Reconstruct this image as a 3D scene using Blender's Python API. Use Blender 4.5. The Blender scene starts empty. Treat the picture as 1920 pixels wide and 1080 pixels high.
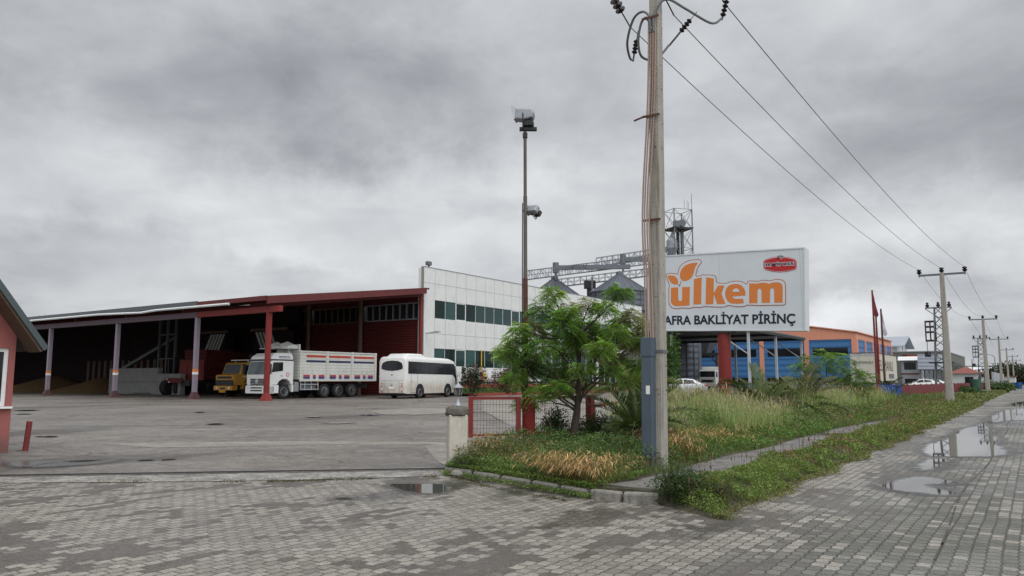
import bpy, bmesh, math, random
import numpy as np
from mathutils import Vector, Matrix
random.seed(7); RNG = np.random.default_rng(11)
C = bpy.context.scene.collection
scene = bpy.context.scene
PI = math.pi; rad = math.radians

# ------------------------------------------------------------------ camera
FPX = 1442.0; HZ = 712.0; EYE = 1.6
PITCH = math.atan((HZ-540)/FPX)
cam_d = bpy.data.cameras.new('camera'); cam = bpy.data.objects.new('camera', cam_d); C.objects.link(cam)
cam.location = (0, 0, EYE); cam.rotation_euler = (PI/2+PITCH, 0, 0)
cam_d.sensor_width = 36; cam_d.lens = FPX/1920*36; cam_d.clip_start = 0.1; cam_d.clip_end = 6000
scene.camera = cam

# ------------------------------------------------------------------ world (overcast sky with broken cloud)
SUN_EL, SUN_AZ = rad(48), rad(150)
world = bpy.data.worlds.new("World"); scene.world = world; world.use_nodes = True
nt = world.node_tree; nt.nodes.clear()
class NT:
    "tiny helper to write node maths"
    def __init__(s, nt): s.nt = nt
    def new(s, t, **kw):
        n = s.nt.nodes.new(t)
        for k, v in kw.items(): setattr(n, k, v)
        return n
    def put(s, sock, v):
        if isinstance(v, bpy.types.NodeSocket): s.nt.links.new(v, sock)
        elif v is not None: sock.default_value = v
    def m(s, op, a, b=None, c=None, clamp=False):
        n = s.new('ShaderNodeMath', operation=op); n.use_clamp = clamp
        s.put(n.inputs[0], a)
        if b is not None: s.put(n.inputs[1], b)
        if c is not None: s.put(n.inputs[2], c)
        return n.outputs[0]
    def v(s, op, a, b=None, out=0):
        n = s.new('ShaderNodeVectorMath', operation=op); s.put(n.inputs[0], a)
        if b is not None: s.put(n.inputs[1], b)
        return n.outputs[out]
    def xyz(s, x, y, z=0.0):
        n = s.new('ShaderNodeCombineXYZ'); s.put(n.inputs[0], x); s.put(n.inputs[1], y); s.put(n.inputs[2], z); return n.outputs[0]
    def sep(s, v):
        n = s.new('ShaderNodeSeparateXYZ'); s.put(n.inputs[0], v); return n.outputs
    def noise(s, vec, scale, detail=4, rough=.55, dist=0, col=False):
        n = s.new('ShaderNodeTexNoise'); s.put(n.inputs['Vector'], vec); n.inputs['Scale'].default_value = scale
        n.inputs['Detail'].default_value = detail; n.inputs['Roughness'].default_value = rough; n.inputs['Distortion'].default_value = dist
        return n.outputs['Color' if col else 'Fac']
    def ramp(s, x, a, b, lo=0.0, hi=1.0, smooth=True):
        n = s.new('ShaderNodeMapRange'); n.interpolation_type = 'SMOOTHSTEP' if smooth else 'LINEAR'
        s.put(n.inputs[0], x); n.inputs[1].default_value = a; n.inputs[2].default_value = b; n.inputs[3].default_value = lo; n.inputs[4].default_value = hi
        return n.outputs[0]
    def mix(s, f, a, b):
        n = s.new('ShaderNodeMix', data_type='RGBA'); s.put(n.inputs[0], f)
        s.put(n.inputs[6], a if isinstance(a, bpy.types.NodeSocket) else (*a[:3], 1)); s.put(n.inputs[7], b if isinstance(b, bpy.types.NodeSocket) else (*b[:3], 1))
        return n.outputs[2]
N = NT(nt)
d = N.new('ShaderNodeTexCoord').outputs['Generated']
dx, dy, dz = N.sep(d)
zz = N.m('ADD', N.m('MAXIMUM', dz, 0.0), 0.16)
pl = N.xyz(N.m('DIVIDE', dx, zz), N.m('DIVIDE', dy, zz), 0.0)           # cloud-deck plane
warp = N.v('SUBTRACT', N.noise(pl, 1.1, 3, col=True), (.5, .5, .5))
pw = N.v('ADD', pl, N.v('SCALE', warp, None)) if False else N.v('ADD', pl, N.v('MULTIPLY', warp, (.9, .9, .9)))
n1 = N.noise(pw, .8, 8, .55); n2 = N.noise(N.v('MULTIPLY', d, (1.0, 1.0, 1.9)), 4.6, 9, .58, .35)
cl = N.m('ADD', N.m('MULTIPLY', N.m('SUBTRACT', N.ramp(n1, .36, .64, .3, .7), .5), 1.0), N.m('MULTIPLY', N.m('SUBTRACT', n2, .5), 1.05))
dw = N.v('ADD', d, N.v('MULTIPLY', N.v('SUBTRACT', N.noise(d, 3.6, 9, .62, col=True), (.5, .5, .5)), (.34, .34, .28)))
def direc(px, py):
    u = (px-960)/FPX; v = (540-py)/FPX
    return Vector((u, math.cos(PITCH)-v*math.sin(PITCH), math.sin(PITCH)+v*math.cos(PITCH))).normalized()
# (direction, half width, half height, amount): the broad masses of the cloud deck
BL = [(620, 190, .34, .10, -.20), (980, 210, .28, .085, -.14), (250, 110, .20, .10, -.05), (1120, 40, .25, .06, -.03),
      (1700, 190, .26, .12, -.17), (1900, 330, .15, .10, -.07), (1560, 60, .10, .08, .08), (1400, 240, .14, .08, .06), (60, 250, .10, .07, .07),
      (420, 395, .26, .06, .12), (330, 455, .16, .035, -.04), (250, 490, .2, .028, -.13), (80, 540, .12, .035, -.10), (520, 490, .12, .02, .11), (900, 430, .34, .07, .09),
      (1500, 420, .2, .08, .05), (1560, 585, .14, .030, -.14), (1860, 590, .07, .04, -.14), (1640, 640, .13, .028, .17), (1860, 440, .13, .05, .13),
      (1250, 470, .1, .06, -.03), (1790, 520, .1, .03, -.04), (900, 395, .05, .012, -.06), (1050, 330, .16, .05, .04)]
val = N.m('ADD', .595, N.m('MULTIPLY', cl, .40))
for px, py, rx, rz, a in BL:
    c = direc(px, py)
    ax = Vector((c.y, -c.x, 0)).normalized(); az = ax.cross(c).normalized()
    df = N.v('SUBTRACT', dw, tuple(c))
    e1 = N.m('DIVIDE', N.v('DOT_PRODUCT', df, tuple(ax), out=1), rx); e2 = N.m('DIVIDE', N.v('DOT_PRODUCT', df, tuple(az), out=1), rz)
    e3 = N.v('DOT_PRODUCT', df, tuple(c), out=1)
    r2 = N.m('ADD', N.m('ADD', N.m('MULTIPLY', e1, e1), N.m('MULTIPLY', e2, e2)), N.m('MULTIPLY', N.m('MULTIPLY', e3, e3), 4))
    g = N.m('EXPONENT', N.m('MULTIPLY', r2, -1.0))
    val = N.m('ADD', val, N.m('MULTIPLY', g, a*(.68 if a < 0 else 1.2)))
# the overcast brightens towards the zenith
val = N.m('ADD', val, N.m('MULTIPLY', N.ramp(dz, .52, .95), .55))
SUNV = (math.sin(SUN_AZ)*math.cos(SUN_EL), math.cos(SUN_AZ)*math.cos(SUN_EL), math.sin(SUN_EL))   # sky glow added round the assumed sun, behind the camera, to light facing fronts
val = N.m('ADD', val, N.m('MULTIPLY', N.ramp(N.v('DOT_PRODUCT', d, SUNV, out=1), .15, 1.0), 1.05))
val = N.m('MAXIMUM', val, .22)
bl = N.ramp(val, .34, .72)
tint = N.mix(bl, (.935, .975, 1.045), (.975, .997, 1.03))
ccol = N.v('MULTIPLY', tint, N.xyz(val, val, val))
ccol = N.v('MULTIPLY', ccol, (10, 10, 10))
sky = N.new('ShaderNodeTexSky', sky_type='NISHITA'); sky.sun_disc = False; sky.sun_elevation = SUN_EL; sky.sun_rotation = SUN_AZ
sky.air_density = 1.2; sky.dust_density = 2.0
cover = N.ramp(val, .30, .38, .955, .97)
fin = N.mix(cover, sky.outputs[0], ccol)
bg = N.new('ShaderNodeBackground'); nt.links.new(fin, bg.inputs[0]); bg.inputs[1].default_value = .1
wo = N.new('ShaderNodeOutputWorld'); nt.links.new(bg.outputs[0], wo.inputs[0])

# ------------------------------------------------------------------ soft sun behind the cloud
sun_d = bpy.data.lights.new('sun', 'SUN'); sun = bpy.data.objects.new('sun', sun_d); C.objects.link(sun)
sun_d.energy = .7; sun_d.angle = rad(28); sun_d.color = (1, .97, .93)
sv = Vector((math.sin(SUN_AZ)*math.cos(SUN_EL), math.cos(SUN_AZ)*math.cos(SUN_EL), math.sin(SUN_EL)))
sun.rotation_euler = sv.to_track_quat('Z', 'Y').to_euler(); sun.location = (0, -20, 40)
scene.view_settings.view_transform = 'Standard'; scene.view_settings.look = 'None'
scene.view_settings.exposure = 0.0; scene.view_settings.gamma = 1.0; scene.view_settings.use_curve_mapping = False
scene.render.engine = 'CYCLES'

# ------------------------------------------------------------------ coordinates: s runs along the road, t to its left
RA = rad(34.1); R0, R1 = math.sin(RA), math.cos(RA)
ROT = math.atan2(R1, R0)                       # local +X along the road, local +Y to its left
def W(s, t, z=0.0): return Vector((s*R0-t*R1, s*R1+t*R0, z))
def ray(px, py):
    u = (px-960)/FPX; v = (540-py)/FPX
    return Vector((u, math.cos(PITCH)-v*math.sin(PITCH), math.sin(PITCH)+v*math.cos(PITCH)))
def G(px, py, z=0.0):                          # where a sight line meets the level z
    r = ray(px, py); k = (z-EYE)/r.z
    return Vector((r.x*k, r.y*k, z))
def D(px, py, dep):                            # the point at a given distance ahead
    r = ray(px, py); k = dep/r.y
    return Vector((r.x*k, dep, EYE+r.z*k))
def X(px, dep, z=0.0):                         # near-level position: column px, distance, height
    r = ray(px, HZ); return Vector((r.x*dep/r.y, dep, z))
def ST(p): return (p.x*R0+p.y*R1, -p.x*R1+p.y*R0)
GA, GB = (6.07, 14.43), (11.02, 8.91)          # line of the sliding-gate track, in s,t
_gl = math.hypot(GB[0]-GA[0], GB[1]-GA[1]); GN = (-(GB[1]-GA[1])/_gl, (GB[0]-GA[0])/_gl)
def gz(x, y):                                  # the yard rises a little behind the gate
    s, t = x*R0+y*R1, -x*R1+y*R0
    k = ((s-GA[0])*GN[0]+(t-GA[1])*GN[1])/16.0
    k = min(1, max(0, k)); return .25*k*k*(3-2*k)

# ------------------------------------------------------------------ object helpers
def tag(o, label=None, cat=None, group=None, kind=None):
    if label: o['label'] = label
    if cat: o['category'] = cat
    if group: o['group'] = group
    if kind: o['kind'] = kind
    return o
def thing(name, label, cat, loc=(0, 0, 0), rz=0.0, group=None):
    o = bpy.data.objects.new(name, None); C.objects.link(o); o.empty_display_size = .3
    o.location = loc; o.rotation_euler = (0, 0, rz); return tag(o, label, cat, group)
def rot_z(v, a): c, s = math.cos(a), math.sin(a); return Vector((v[0]*c-v[1]*s, v[0]*s+v[1]*c, v[2]))
class MB:
    def __init__(s): s.v = []; s.f = []; s.M = None
    def add(s, vs, fs):
        b = len(s.v); s.v += [tuple(s.M @ Vector(p)) if s.M else tuple(p) for p in vs]; s.f += [tuple(i+b for i in f) for f in fs]; return s
    def box(s, x0, x1, y0, y1, z0, z1):
        return s.add([(x0,y0,z0),(x1,y0,z0),(x1,y1,z0),(x0,y1,z0),(x0,y0,z1),(x1,y0,z1),(x1,y1,z1),(x0,y1,z1)],
                     [(0,3,2,1),(4,5,6,7),(0,1,5,4),(1,2,6,5),(2,3,7,6),(3,0,4,7)])
    def bar(s, a, b, w, h=None, up=(0, 0, 1)):
        a, b = Vector(a), Vector(b); h = h or w; d = (b-a).normalized(); u = Vector(up)
        if abs(d.dot(u)) > .98: u = Vector((1, 0, 0))
        x = d.cross(u).normalized()*w/2; y = x.cross(d).normalized()*h/2
        vs = [p+i*x+j*y for p in (a, b) for i, j in ((-1,-1),(1,-1),(1,1),(-1,1))]
        return s.add(vs, [(0,1,2,3),(7,6,5,4),(0,4,5,1),(1,5,6,2),(2,6,7,3),(3,7,4,0)])
    def tube(s, pts, rs, n=8, caps=True):
        pts = [Vector(p) for p in pts]
        rs = [float(q) for q in rs] if hasattr(rs, '__len__') else [rs]*len(pts)
        b = []; ref = None
        for i, p in enumerate(pts):
            d = (pts[min(i+1, len(pts)-1)]-pts[max(i-1, 0)]).normalized()
            if ref is None: ref = Vector((0, 0, 1)) if abs(d.z) < .9 else Vector((1, 0, 0))
            x = d.cross(ref).normalized(); y = d.cross(x).normalized(); ref = x.cross(d).normalized() if abs(x.cross(d).length) > 1e-6 else ref
            b += [p+rs[i]*(math.cos(2*PI*k/n)*x+math.sin(2*PI*k/n)*y) for k in range(n)]
        fs = [(i*n+k, i*n+(k+1)%n, (i+1)*n+(k+1)%n, (i+1)*n+k) for i in range(len(pts)-1) for k in range(n)]
        if caps: fs += [tuple(range(n-1, -1, -1)), tuple((len(pts)-1)*n+k for k in range(n))]
        return s.add(b, fs)
    def lathe(s, prof, c=(0, 0, 0), n=16, axis='z', caps=True):
        vs = []
        for r, h in prof:
            for k in range(n):
                a = 2*PI*k/n; p = (r*math.cos(a), r*math.sin(a), h)
                if axis == 'y': p = (p[0], h, p[1])
                if axis == 'x': p = (h, p[0], p[1])
                vs.append((p[0]+c[0], p[1]+c[1], p[2]+c[2]))
        fs = [(i*n+k, i*n+(k+1)%n, (i+1)*n+(k+1)%n, (i+1)*n+k) for i in range(len(prof)-1) for k in range(n)]
        if caps: fs += [tuple(range(n-1, -1, -1)), tuple((len(prof)-1)*n+k for k in range(n))]
        return s.add(vs, fs)
    def prism(s, poly, y0, y1):                # poly in x,z extruded along y
        n = len(poly); vs = [(x, y0, z) for x, z in poly]+[(x, y1, z) for x, z in poly]
        return s.add(vs, [tuple(range(n)), tuple(range(2*n-1, n-1, -1))]+[(k, k+n, (k+1) % n+n, (k+1) % n) for k in range(n)])
    def slab(s, poly, z0, z1):                 # poly in x,y extruded along z
        n = len(poly); vs = [(x, y, z0) for x, y in poly]+[(x, y, z1) for x, y in poly]
        return s.add(vs, [tuple(range(n-1, -1, -1)), tuple(range(n, 2*n))]+[(k, (k+1) % n, (k+1) % n+n, k+n) for k in range(n)])
    def loft(s, rings):
        n = len(rings[0]); vs = [p for r in rings for p in r]
        fs = [(i*n+k, i*n+(k+1) % n, (i+1)*n+(k+1) % n, (i+1)*n+k) for i in range(len(rings)-1) for k in range(n)]
        return s.add(vs, fs+[tuple(range(n-1, -1, -1)), tuple((len(rings)-1)*n+k for k in range(n))])
    def build(s, name, mat, parent=None, smooth=False, bevel=0, recalc=True):
        me = bpy.data.meshes.new(name); me.from_pydata(s.v, [], s.f)
        if recalc:
            bm = bmesh.new(); bm.from_mesh(me); bmesh.ops.recalc_face_normals(bm, faces=bm.faces); bm.to_mesh(me); bm.free()
        if mat: me.materials.append(mat)
        if smooth:
            me.polygons.foreach_set('use_smooth', [True]*len(me.polygons)); me.set_sharp_from_angle(angle=rad(40))
        o = bpy.data.objects.new(name, me); C.objects.link(o)
        if parent: o.parent = parent
        if bevel:
            b = o.modifiers.new('bevel', 'BEVEL'); b.width = bevel; b.segments = 2; b.limit_method = 'ANGLE'; b.angle_limit = rad(35)
        return o
def B(name, mat, parent, *a, **k): return MB().box(*a).build(name, mat, parent, **k)
def dup(root, loc=None, rz=None, label=None):
    def cp(o, par):
        c = o.copy(); C.objects.link(c)
        if par: c.parent = par
        for ch in list(o.children): cp(ch, c)
        return c
    r = cp(root, None)
    if loc is not None: r.location = loc
    if rz is not None: r.rotation_euler = (0, 0, rz)
    if label: r['label'] = label
    return r

# ------------------------------------------------------------------ materials
def M(name, col, rough=.6, metal=0.0, var=.18, scale=2.0, bump=.0, bscale=60, streak=0.0, stain=None, spec=.3):
    m = bpy.data.materials.new(name); m.use_nodes = True; t = m.node_tree; b = t.nodes['Principled BSDF']; n = NT(t)
    co = n.new('ShaderNodeTexCoord').outputs['Object']
    f = n.noise(co, scale, 5, .6); f2 = n.noise(co, scale*9, 3, .6)
    k = n.m('ADD', n.m('MULTIPLY', n.m('SUBTRACT', f, .5), 2*var), n.m('MULTIPLY', n.m('SUBTRACT', f2, .5), var))
    k = n.m('ADD', k, 1.0)
    c = n.v('MULTIPLY', (col[0], col[1], col[2]), n.xyz(k, k, k))
    if streak:
        st = n.noise(n.v('MULTIPLY', co, (6, 6, .35)), 2.2, 4, .6)
        c = n.mix(n.ramp(st, .48, .75, 0, streak), c, stain or (col[0]*.45, col[1]*.42, col[2]*.38))
    t.links.new(c, b.inputs['Base Color'])
    t.links.new(n.m('ADD', n.m('MULTIPLY', n.m('SUBTRACT', f2, .5), .25), rough, clamp=True), b.inputs['Roughness'])
    b.inputs['Metallic'].default_value = metal; b.inputs['Specular IOR Level'].default_value = spec
    if bump:
        bp = n.new('ShaderNodeBump'); bp.inputs['Strength'].default_value = bump; bp.inputs['Distance'].default_value = .02
        t.links.new(n.noise(co, bscale, 4, .6), bp.inputs['Height']); t.links.new(bp.outputs[0], b.inputs['Normal'])
    return m
def M_lines(name, col, line, period, axis=2, duty=.08, rough=.55, depth=.5, col2=None, vax=None, vper=1.0, metal=0.0, streak=.0, wavy=True):
    "sheeting with ribs or seams every `period` metres along an axis"
    m = M(name, col, rough, metal, .12, 1.0, streak=streak); t = m.node_tree; b = t.nodes['Principled BSDF']; n = NT(t)
    co = n.new('ShaderNodeTexCoord').outputs['Object']; comp = n.sep(co)
    base = b.inputs['Base Color'].links[0].from_socket
    def seam(ax, per, du):
        fr = n.m('FRACT', n.m('ADD', n.m('DIVIDE', comp[ax], per), 500.0)); return n.m('LESS_THAN', fr, du), fr
    ms, fr = seam(axis, period, duty)
    if vax is not None: ms = n.m('MAXIMUM', ms, seam(vax, vper, duty*period/vper)[0])
    t.links.new(n.mix(ms, base, line), b.inputs['Base Color'])
    bp = n.new('ShaderNodeBump'); bp.inputs['Strength'].default_value = depth; bp.inputs['Distance'].default_value = .03
    h = n.m('SINE', n.m('MULTIPLY', fr, 2*PI)) if wavy else n.m('SUBTRACT', 1.0, ms)
    t.links.new(h, bp.inputs['Height']); t.links.new(bp.outputs[0], b.inputs['Normal'])
    return m
def M_veg(name, rough=.55, trans=.35):
    m = bpy.data.materials.new(name); m.use_nodes = True; t = m.node_tree; b = t.nodes['Principled BSDF']; n = NT(t)
    a = n.new('ShaderNodeAttribute'); a.attribute_name = 'col'
    t.links.new(a.outputs['Color'], b.inputs['Base Color']); b.inputs['Roughness'].default_value = rough; b.inputs['Specular IOR Level'].default_value = .35
    tr = n.new('ShaderNodeBsdfTranslucent'); t.links.new(n.v('MULTIPLY', a.outputs['Color'], (1.2, 1.25, .6)), tr.inputs[0])
    mx = n.new('ShaderNodeMixShader'); mx.inputs[0].default_value = trans
    t.links.new(b.outputs[0], mx.inputs[1]); t.links.new(tr.outputs[0], mx.inputs[2]); t.links.new(mx.outputs[0], t.nodes['Material Output'].inputs[0])
    return m
concrete = M('pole_concrete', (.31, .29, .255), .8, var=.26, scale=5, bump=.6, bscale=30, streak=.75, stain=(.13, .12, .11))
white_pl = M('white_plaster', (.46, .43, .37), .85, var=.3, scale=6, bump=.2, streak=.95, stain=(.26, .23, .20))
kerb_m = M('kerb_concrete', (.22, .21, .185), .9, var=.45, scale=9, bump=.9, bscale=35, streak=.6)
red_pt = M('red_paint', (.18, .021, .018), .5, var=.25, scale=6, bump=.1, streak=.35, stain=(.10, .03, .02))
red_pt2 = M('red_paint_weathered', (.15, .028, .025), .6, var=.3, scale=5, bump=.2, streak=.5, stain=(.13, .02, .015))
rust = M('rusty_steel', (.095, .04, .028), .75, var=.4, scale=9, bump=.3, streak=.4, stain=(.05, .02, .015))
mauve = M('mauve_paint', (.22, .185, .225), .55, var=.2, scale=4, streak=.3)
galv = M('galvanised_steel', (.30, .32, .34), .5, .55, var=.2, scale=5)
galv_d = M('dull_steel', (.14, .155, .17), .55, .4, var=.25, scale=5)
galv_l = M('pale_steel', (.42, .44, .46), .5, .2, var=.15, scale=5)
dark_m = M('dark_steel', (.035, .037, .04), .6, .2, var=.3, scale=5)
black_r = M('black_rubber', (.018, .018, .019), .8, var=.3, scale=8, bump=.3)
black_p = M('black_plastic', (.02, .02, .022), .45, var=.2)
porc = M('dark_glazed_insulator', (.018, .012, .012), .25, var=.2)
cable_g = M('grey_cable', (.14, .15, .155), .6)
cable_p = M('pinkish_cable', (.29, .215, .18), .65, var=.15)
wire_m = M('aluminium_wire', (.14, .15, .16), .5, .3)
guard_m = M('blue_grey_guard', (.085, .11, .14), .5, .3, var=.18, scale=3, streak=.2)
paper = M('white_paper', (.7, .7, .68), .7)
alu_w = M_lines('white_cladding', (.62, .635, .62), (.24, .24, .22), 1.49, axis=0, duty=.022, rough=.35, depth=.1, wavy=False, streak=.4)
alu_e = M('white_aluminium', (.62, .64, .64), .35, var=.08)
glassg = M('green_tinted_glass', (.012, .04, .038), .06, var=.3, scale=.35, spec=.6)
glassd = M('dark_glass', (.012, .013, .015), .06, var=.3, scale=.5)
glassb = M('smoked_bus_glass', (.02, .022, .026), .08, var=.4, scale=1.2)
glassw = M('windscreen_glass', (.10, .12, .13), .05, var=.3)
glasses = [glassg, glassg, M('green_glass_blind', (.03, .075, .07), .1, var=.2, scale=.5), M('green_glass_dark', (.006, .02, .018), .05, var=.3, scale=.4)]
maroon = M_lines('maroon_sheeting', (.10, .018, .017), (.05, .008, .008), .22, 2, .1, .55, .7)
maroon_f = M_lines('maroon_fence_sheet', (.16, .018, .022), (.045, .006, .008), .25, 0, .16, .5, .7)
dkbase = M('dark_base_paint', (.075, .035, .04), .7)
fasc = M('faded_maroon_trim', (.115, .026, .026), .65, var=.3, scale=2, streak=.6, stain=(.06, .018, .016))
maroon_d = M('dark_maroon', (.10, .015, .015), .6, streak=.3)
roof_d = M_lines('dark_roof_sheet', (.09, .10, .105), (.05, .05, .055), .3, 0, .1, .5, .6)
black_shade = M('hopper_black_wall_shade', (.018, .012, .011), .9, var=.4, scale=.4)  # near-black: indoor darkness painted into the shed walls, also the hoppers' own black
pipe_t = M('tan_pipe', (.13, .09, .065), .6, var=.3)
grayconc = M('barrier_concrete', (.22, .225, .215), .85, var=.25, scale=1.5, bump=.3, streak=.4)
wood = M('worn_planks', (.10, .065, .045), .8, var=.4, scale=8)
pink = M('pink_plaster', (.29, .10, .09), .85, var=.14, scale=2.5, bump=.5, bscale=90, streak=.3, stain=(.25, .08, .07))
t_ = pink.node_tree; n_ = NT(t_); b_ = t_.nodes['Principled BSDF']; base_ = b_.inputs['Base Color'].links[0].from_socket; co_ = n_.new('ShaderNodeTexCoord').outputs['Object']
t_.links.new(n_.mix(n_.ramp(n_.m('ADD', n_.sep(co_)[2], n_.m('MULTIPLY', n_.noise(n_.v('MULTIPLY', co_, (1, 1, .4)), 5, 5, .7), .9)), .55, 1.0, .7, 0), base_, (.11, .07, .06)), b_.inputs['Base Color'])      # splash dirt
upvc = M('white_upvc', (.70, .70, .69), .35, var=.06)
slate = M('slate_green_metal', (.07, .09, .09), .5, .2, var=.2)
bluew = M_lines('blue_sheeting', (.045, .145, .32), (.012, .045, .13), .95, 2, .06, .5, .5, streak=.15)
blues = M_lines('blue_sheeting_side', (.06, .17, .36), (.014, .05, .14), .95, 2, .06, .5, .5)
orange_p = M('salmon_paint', (.60, .26, .17), .6, var=.12, scale=2, streak=.25)
silo_m = M_lines('silo_sheet', (.115, .13, .155), (.05, .055, .065), .9, 2, .06, .5, .8, metal=.35)
silo_r = M('silo_roof', (.085, .095, .12), .5, .35, var=.15)
whitep = M('white_vehicle_paint', (.66, .67, .66), .28, var=.05, scale=1.5)
whited = M('dusty_white_paint', (.60, .60, .57), .4, var=.12, scale=1.5, streak=.25, stain=(.42, .36, .28))
creamd = M_lines('cream_drop_side', (.60, .60, .565), (.25, .23, .19), .22, 2, .07, .5, .5, streak=.3, wavy=False)
silverp = M('silver_paint', (.46, .48, .50), .25, .3, var=.05)
yellowp = M('mustard_paint', (.46, .24, .035), .45, var=.2, scale=3, streak=.25)
orange_s = M('orange_signage', (.60, .19, .045), .5, var=.03)
brown_s = M('brown_outline', (.36, .10, .04), .5, var=.03)
board_w = M_lines('board_face', (.55, .585, .615), (.40, .42, .44), 2.9, 0, .004, .45, .05, wavy=False)
board_p = M('board_plain', (.55, .585, .615), .45, var=.02)
board_e = M('board_edge', (.55, .58, .60), .4, var=.08)
red_s = M('red_signage', (.42, .02, .025), .45, var=.03)
navy_s = M('navy_lettering', (.012, .018, .035), .5, var=.03)
bluelet = M('blue_lettering', (.03, .05, .18), .5, var=.03)
yellow_s = M('yellow_sticker', (.65, .42, .03), .5)
lamp_r = M('red_lens', (.35, .02, .02), .3); lamp_w = M('clear_lens', (.6, .6, .55), .15); lamp_o = M('amber_lens', (.5, .12, .02), .3)
bluebin = M('blue_plastic', (.02, .08, .30), .5, var=.2); greenbin = M('green_bin_paint', (.03, .085, .06), .55, var=.25)
brick_r = M('brick_red_plinth', (.25, .055, .04), .8, var=.25, scale=2, streak=.3)
grain = M('grain', (.14, .085, .035), .95, var=.3, scale=2, bump=.6, bscale=40)
bark = M('bark', (.065, .05, .04), .9, var=.3, scale=14, bump=.7, bscale=40)
tile_r = M('red_roof_tile', (.20, .07, .055), .8, var=.2)
greyw = M('grey_render', (.13, .135, .12), .85, var=.1, scale=.3, streak=.15)
greyl = M('light_grey_render', (.30, .32, .34), .8, var=.1)
whiter = M('white_render', (.52, .54, .53), .8, var=.1, scale=.5, streak=.15)
cream = M('cream_curtain', (.50, .48, .40), .5, var=.08, scale=.8, streak=.2)
signtext = M('dark_brown_lettering', (.07, .055, .05), .6)
leafm = M_veg('foliage'); grassm = M_veg('grass_blades', .6, .3); palmm = M_veg('palm_leaf', .45, .25)
flagr = M('maroon_flag', (.14, .015, .03), .8); flagw = M('pale_flag', (.42, .40, .48), .8)
def M_ground(name, col, col2, patch=.6, agg=70, aggv=.4, rough=.6, bump=.35, wet=.5, pt=.5, crack=0, extra=None):
    m = bpy.data.materials.new(name); m.use_nodes = True; t = m.node_tree; b = t.nodes['Principled BSDF']; n = NT(t)
    co = n.new('ShaderNodeTexCoord').outputs['Object']
    big = n.noise(co, patch, 6, .6, .4); mid = n.noise(co, patch*6, 5, .6); fi = n.noise(co, agg, 2, .7)
    c = n.mix(n.ramp(n.m('ADD', big, n.m('MULTIPLY', n.m('SUBTRACT', mid, .5), .5)), pt-.12, pt+.12), col, col2)
    k = n.m('ADD', 1-aggv*.9, n.m('ADD', n.m('MULTIPLY', n.ramp(fi, .38, .64), aggv*.7), n.m('ADD', n.m('MULTIPLY', n.ramp(n.noise(co, agg*.28, 3, .7), .38, .64), aggv*.6), n.m('MULTIPLY', n.ramp(n.noise(co, agg*.07, 4, .7), .38, .64), aggv*.5)))); c = n.v('MULTIPLY', c, n.xyz(k, k, k))
    if crack:
        vo = n.new('ShaderNodeTexVoronoi', feature='DISTANCE_TO_EDGE'); vo.inputs['Scale'].default_value = crack
        t.links.new(n.v('ADD', co, n.v('MULTIPLY', n.noise(co, 1.2, 4, col=True), (1.1, 1.1, 0))), vo.inputs['Vector'])
        ck = n.m('MULTIPLY', n.m('LESS_THAN', vo.outputs[0], .018*crack), n.ramp(mid, .40, .5)); c = n.mix(n.m('MULTIPLY', ck, .75), c, (.035, .032, .03))
    if extra: c = extra(n, co, c)
    t.links.new(c, b.inputs['Base Color'])
    wt = n.ramp(n.noise(co, patch*1.7, 4, .6), .42, .66)
    t.links.new(n.m('SUBTRACT', rough, n.m('MULTIPLY', wt, wet*rough)), b.inputs['Roughness'])
    b.inputs['Specular IOR Level'].default_value = .25
    bp = n.new('ShaderNodeBump'); bp.inputs['Strength'].default_value = bump; bp.inputs['Distance'].default_value = .012
    t.links.new(n.m('ADD', fi, n.m('MULTIPLY', mid, .6)), bp.inputs['Height']); t.links.new(bp.outputs[0], b.inputs['Normal'])
    return m
WET = [((1600, 822), (1.6, .9)), ((1780, 840), (2.6, 1.6)), ((1740, 872), (1.3, .8)), ((1720, 912), (1.5, .7)), ((1890, 790), (5, 2.2)), ((780, 918), (1.5, .55)), ((1110, 968), (1.0, .38)), ((645, 935), (.5, .25)),
       ((110, 870), (2.4, 1.0)), ((1000, 915), (1.6, .4)), ((1340, 990), (1.2, .3))]
def wetmask(n, co, lst):
    "damp ground spreading irregularly round the puddles"
    w_ = n.v('MULTIPLY', n.v('SUBTRACT', n.noise(co, 1.6, 5, .65, col=True), (.5, .5, .5)), (1.5, 1.5, 0)); cw = n.v('ADD', co, w_); tot = None
    for (px, py), (rx, ry) in lst:
        q = G(px, py); df = n.v('SUBTRACT', cw, (q.x, q.y, 0))
        ds = n.m('DIVIDE', n.v('DOT_PRODUCT', df, (R0, R1, 0), out=1), rx); dt = n.m('DIVIDE', n.v('DOT_PRODUCT', df, (-R1, R0, 0), out=1), ry)
        g_ = n.m('EXPONENT', n.m('MULTIPLY', n.m('ADD', n.m('MULTIPLY', ds, ds), n.m('MULTIPLY', dt, dt)), -1.0)); tot = g_ if tot is None else n.m('MAXIMUM', tot, g_)
    return n.ramp(tot, .25, .75)
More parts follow.
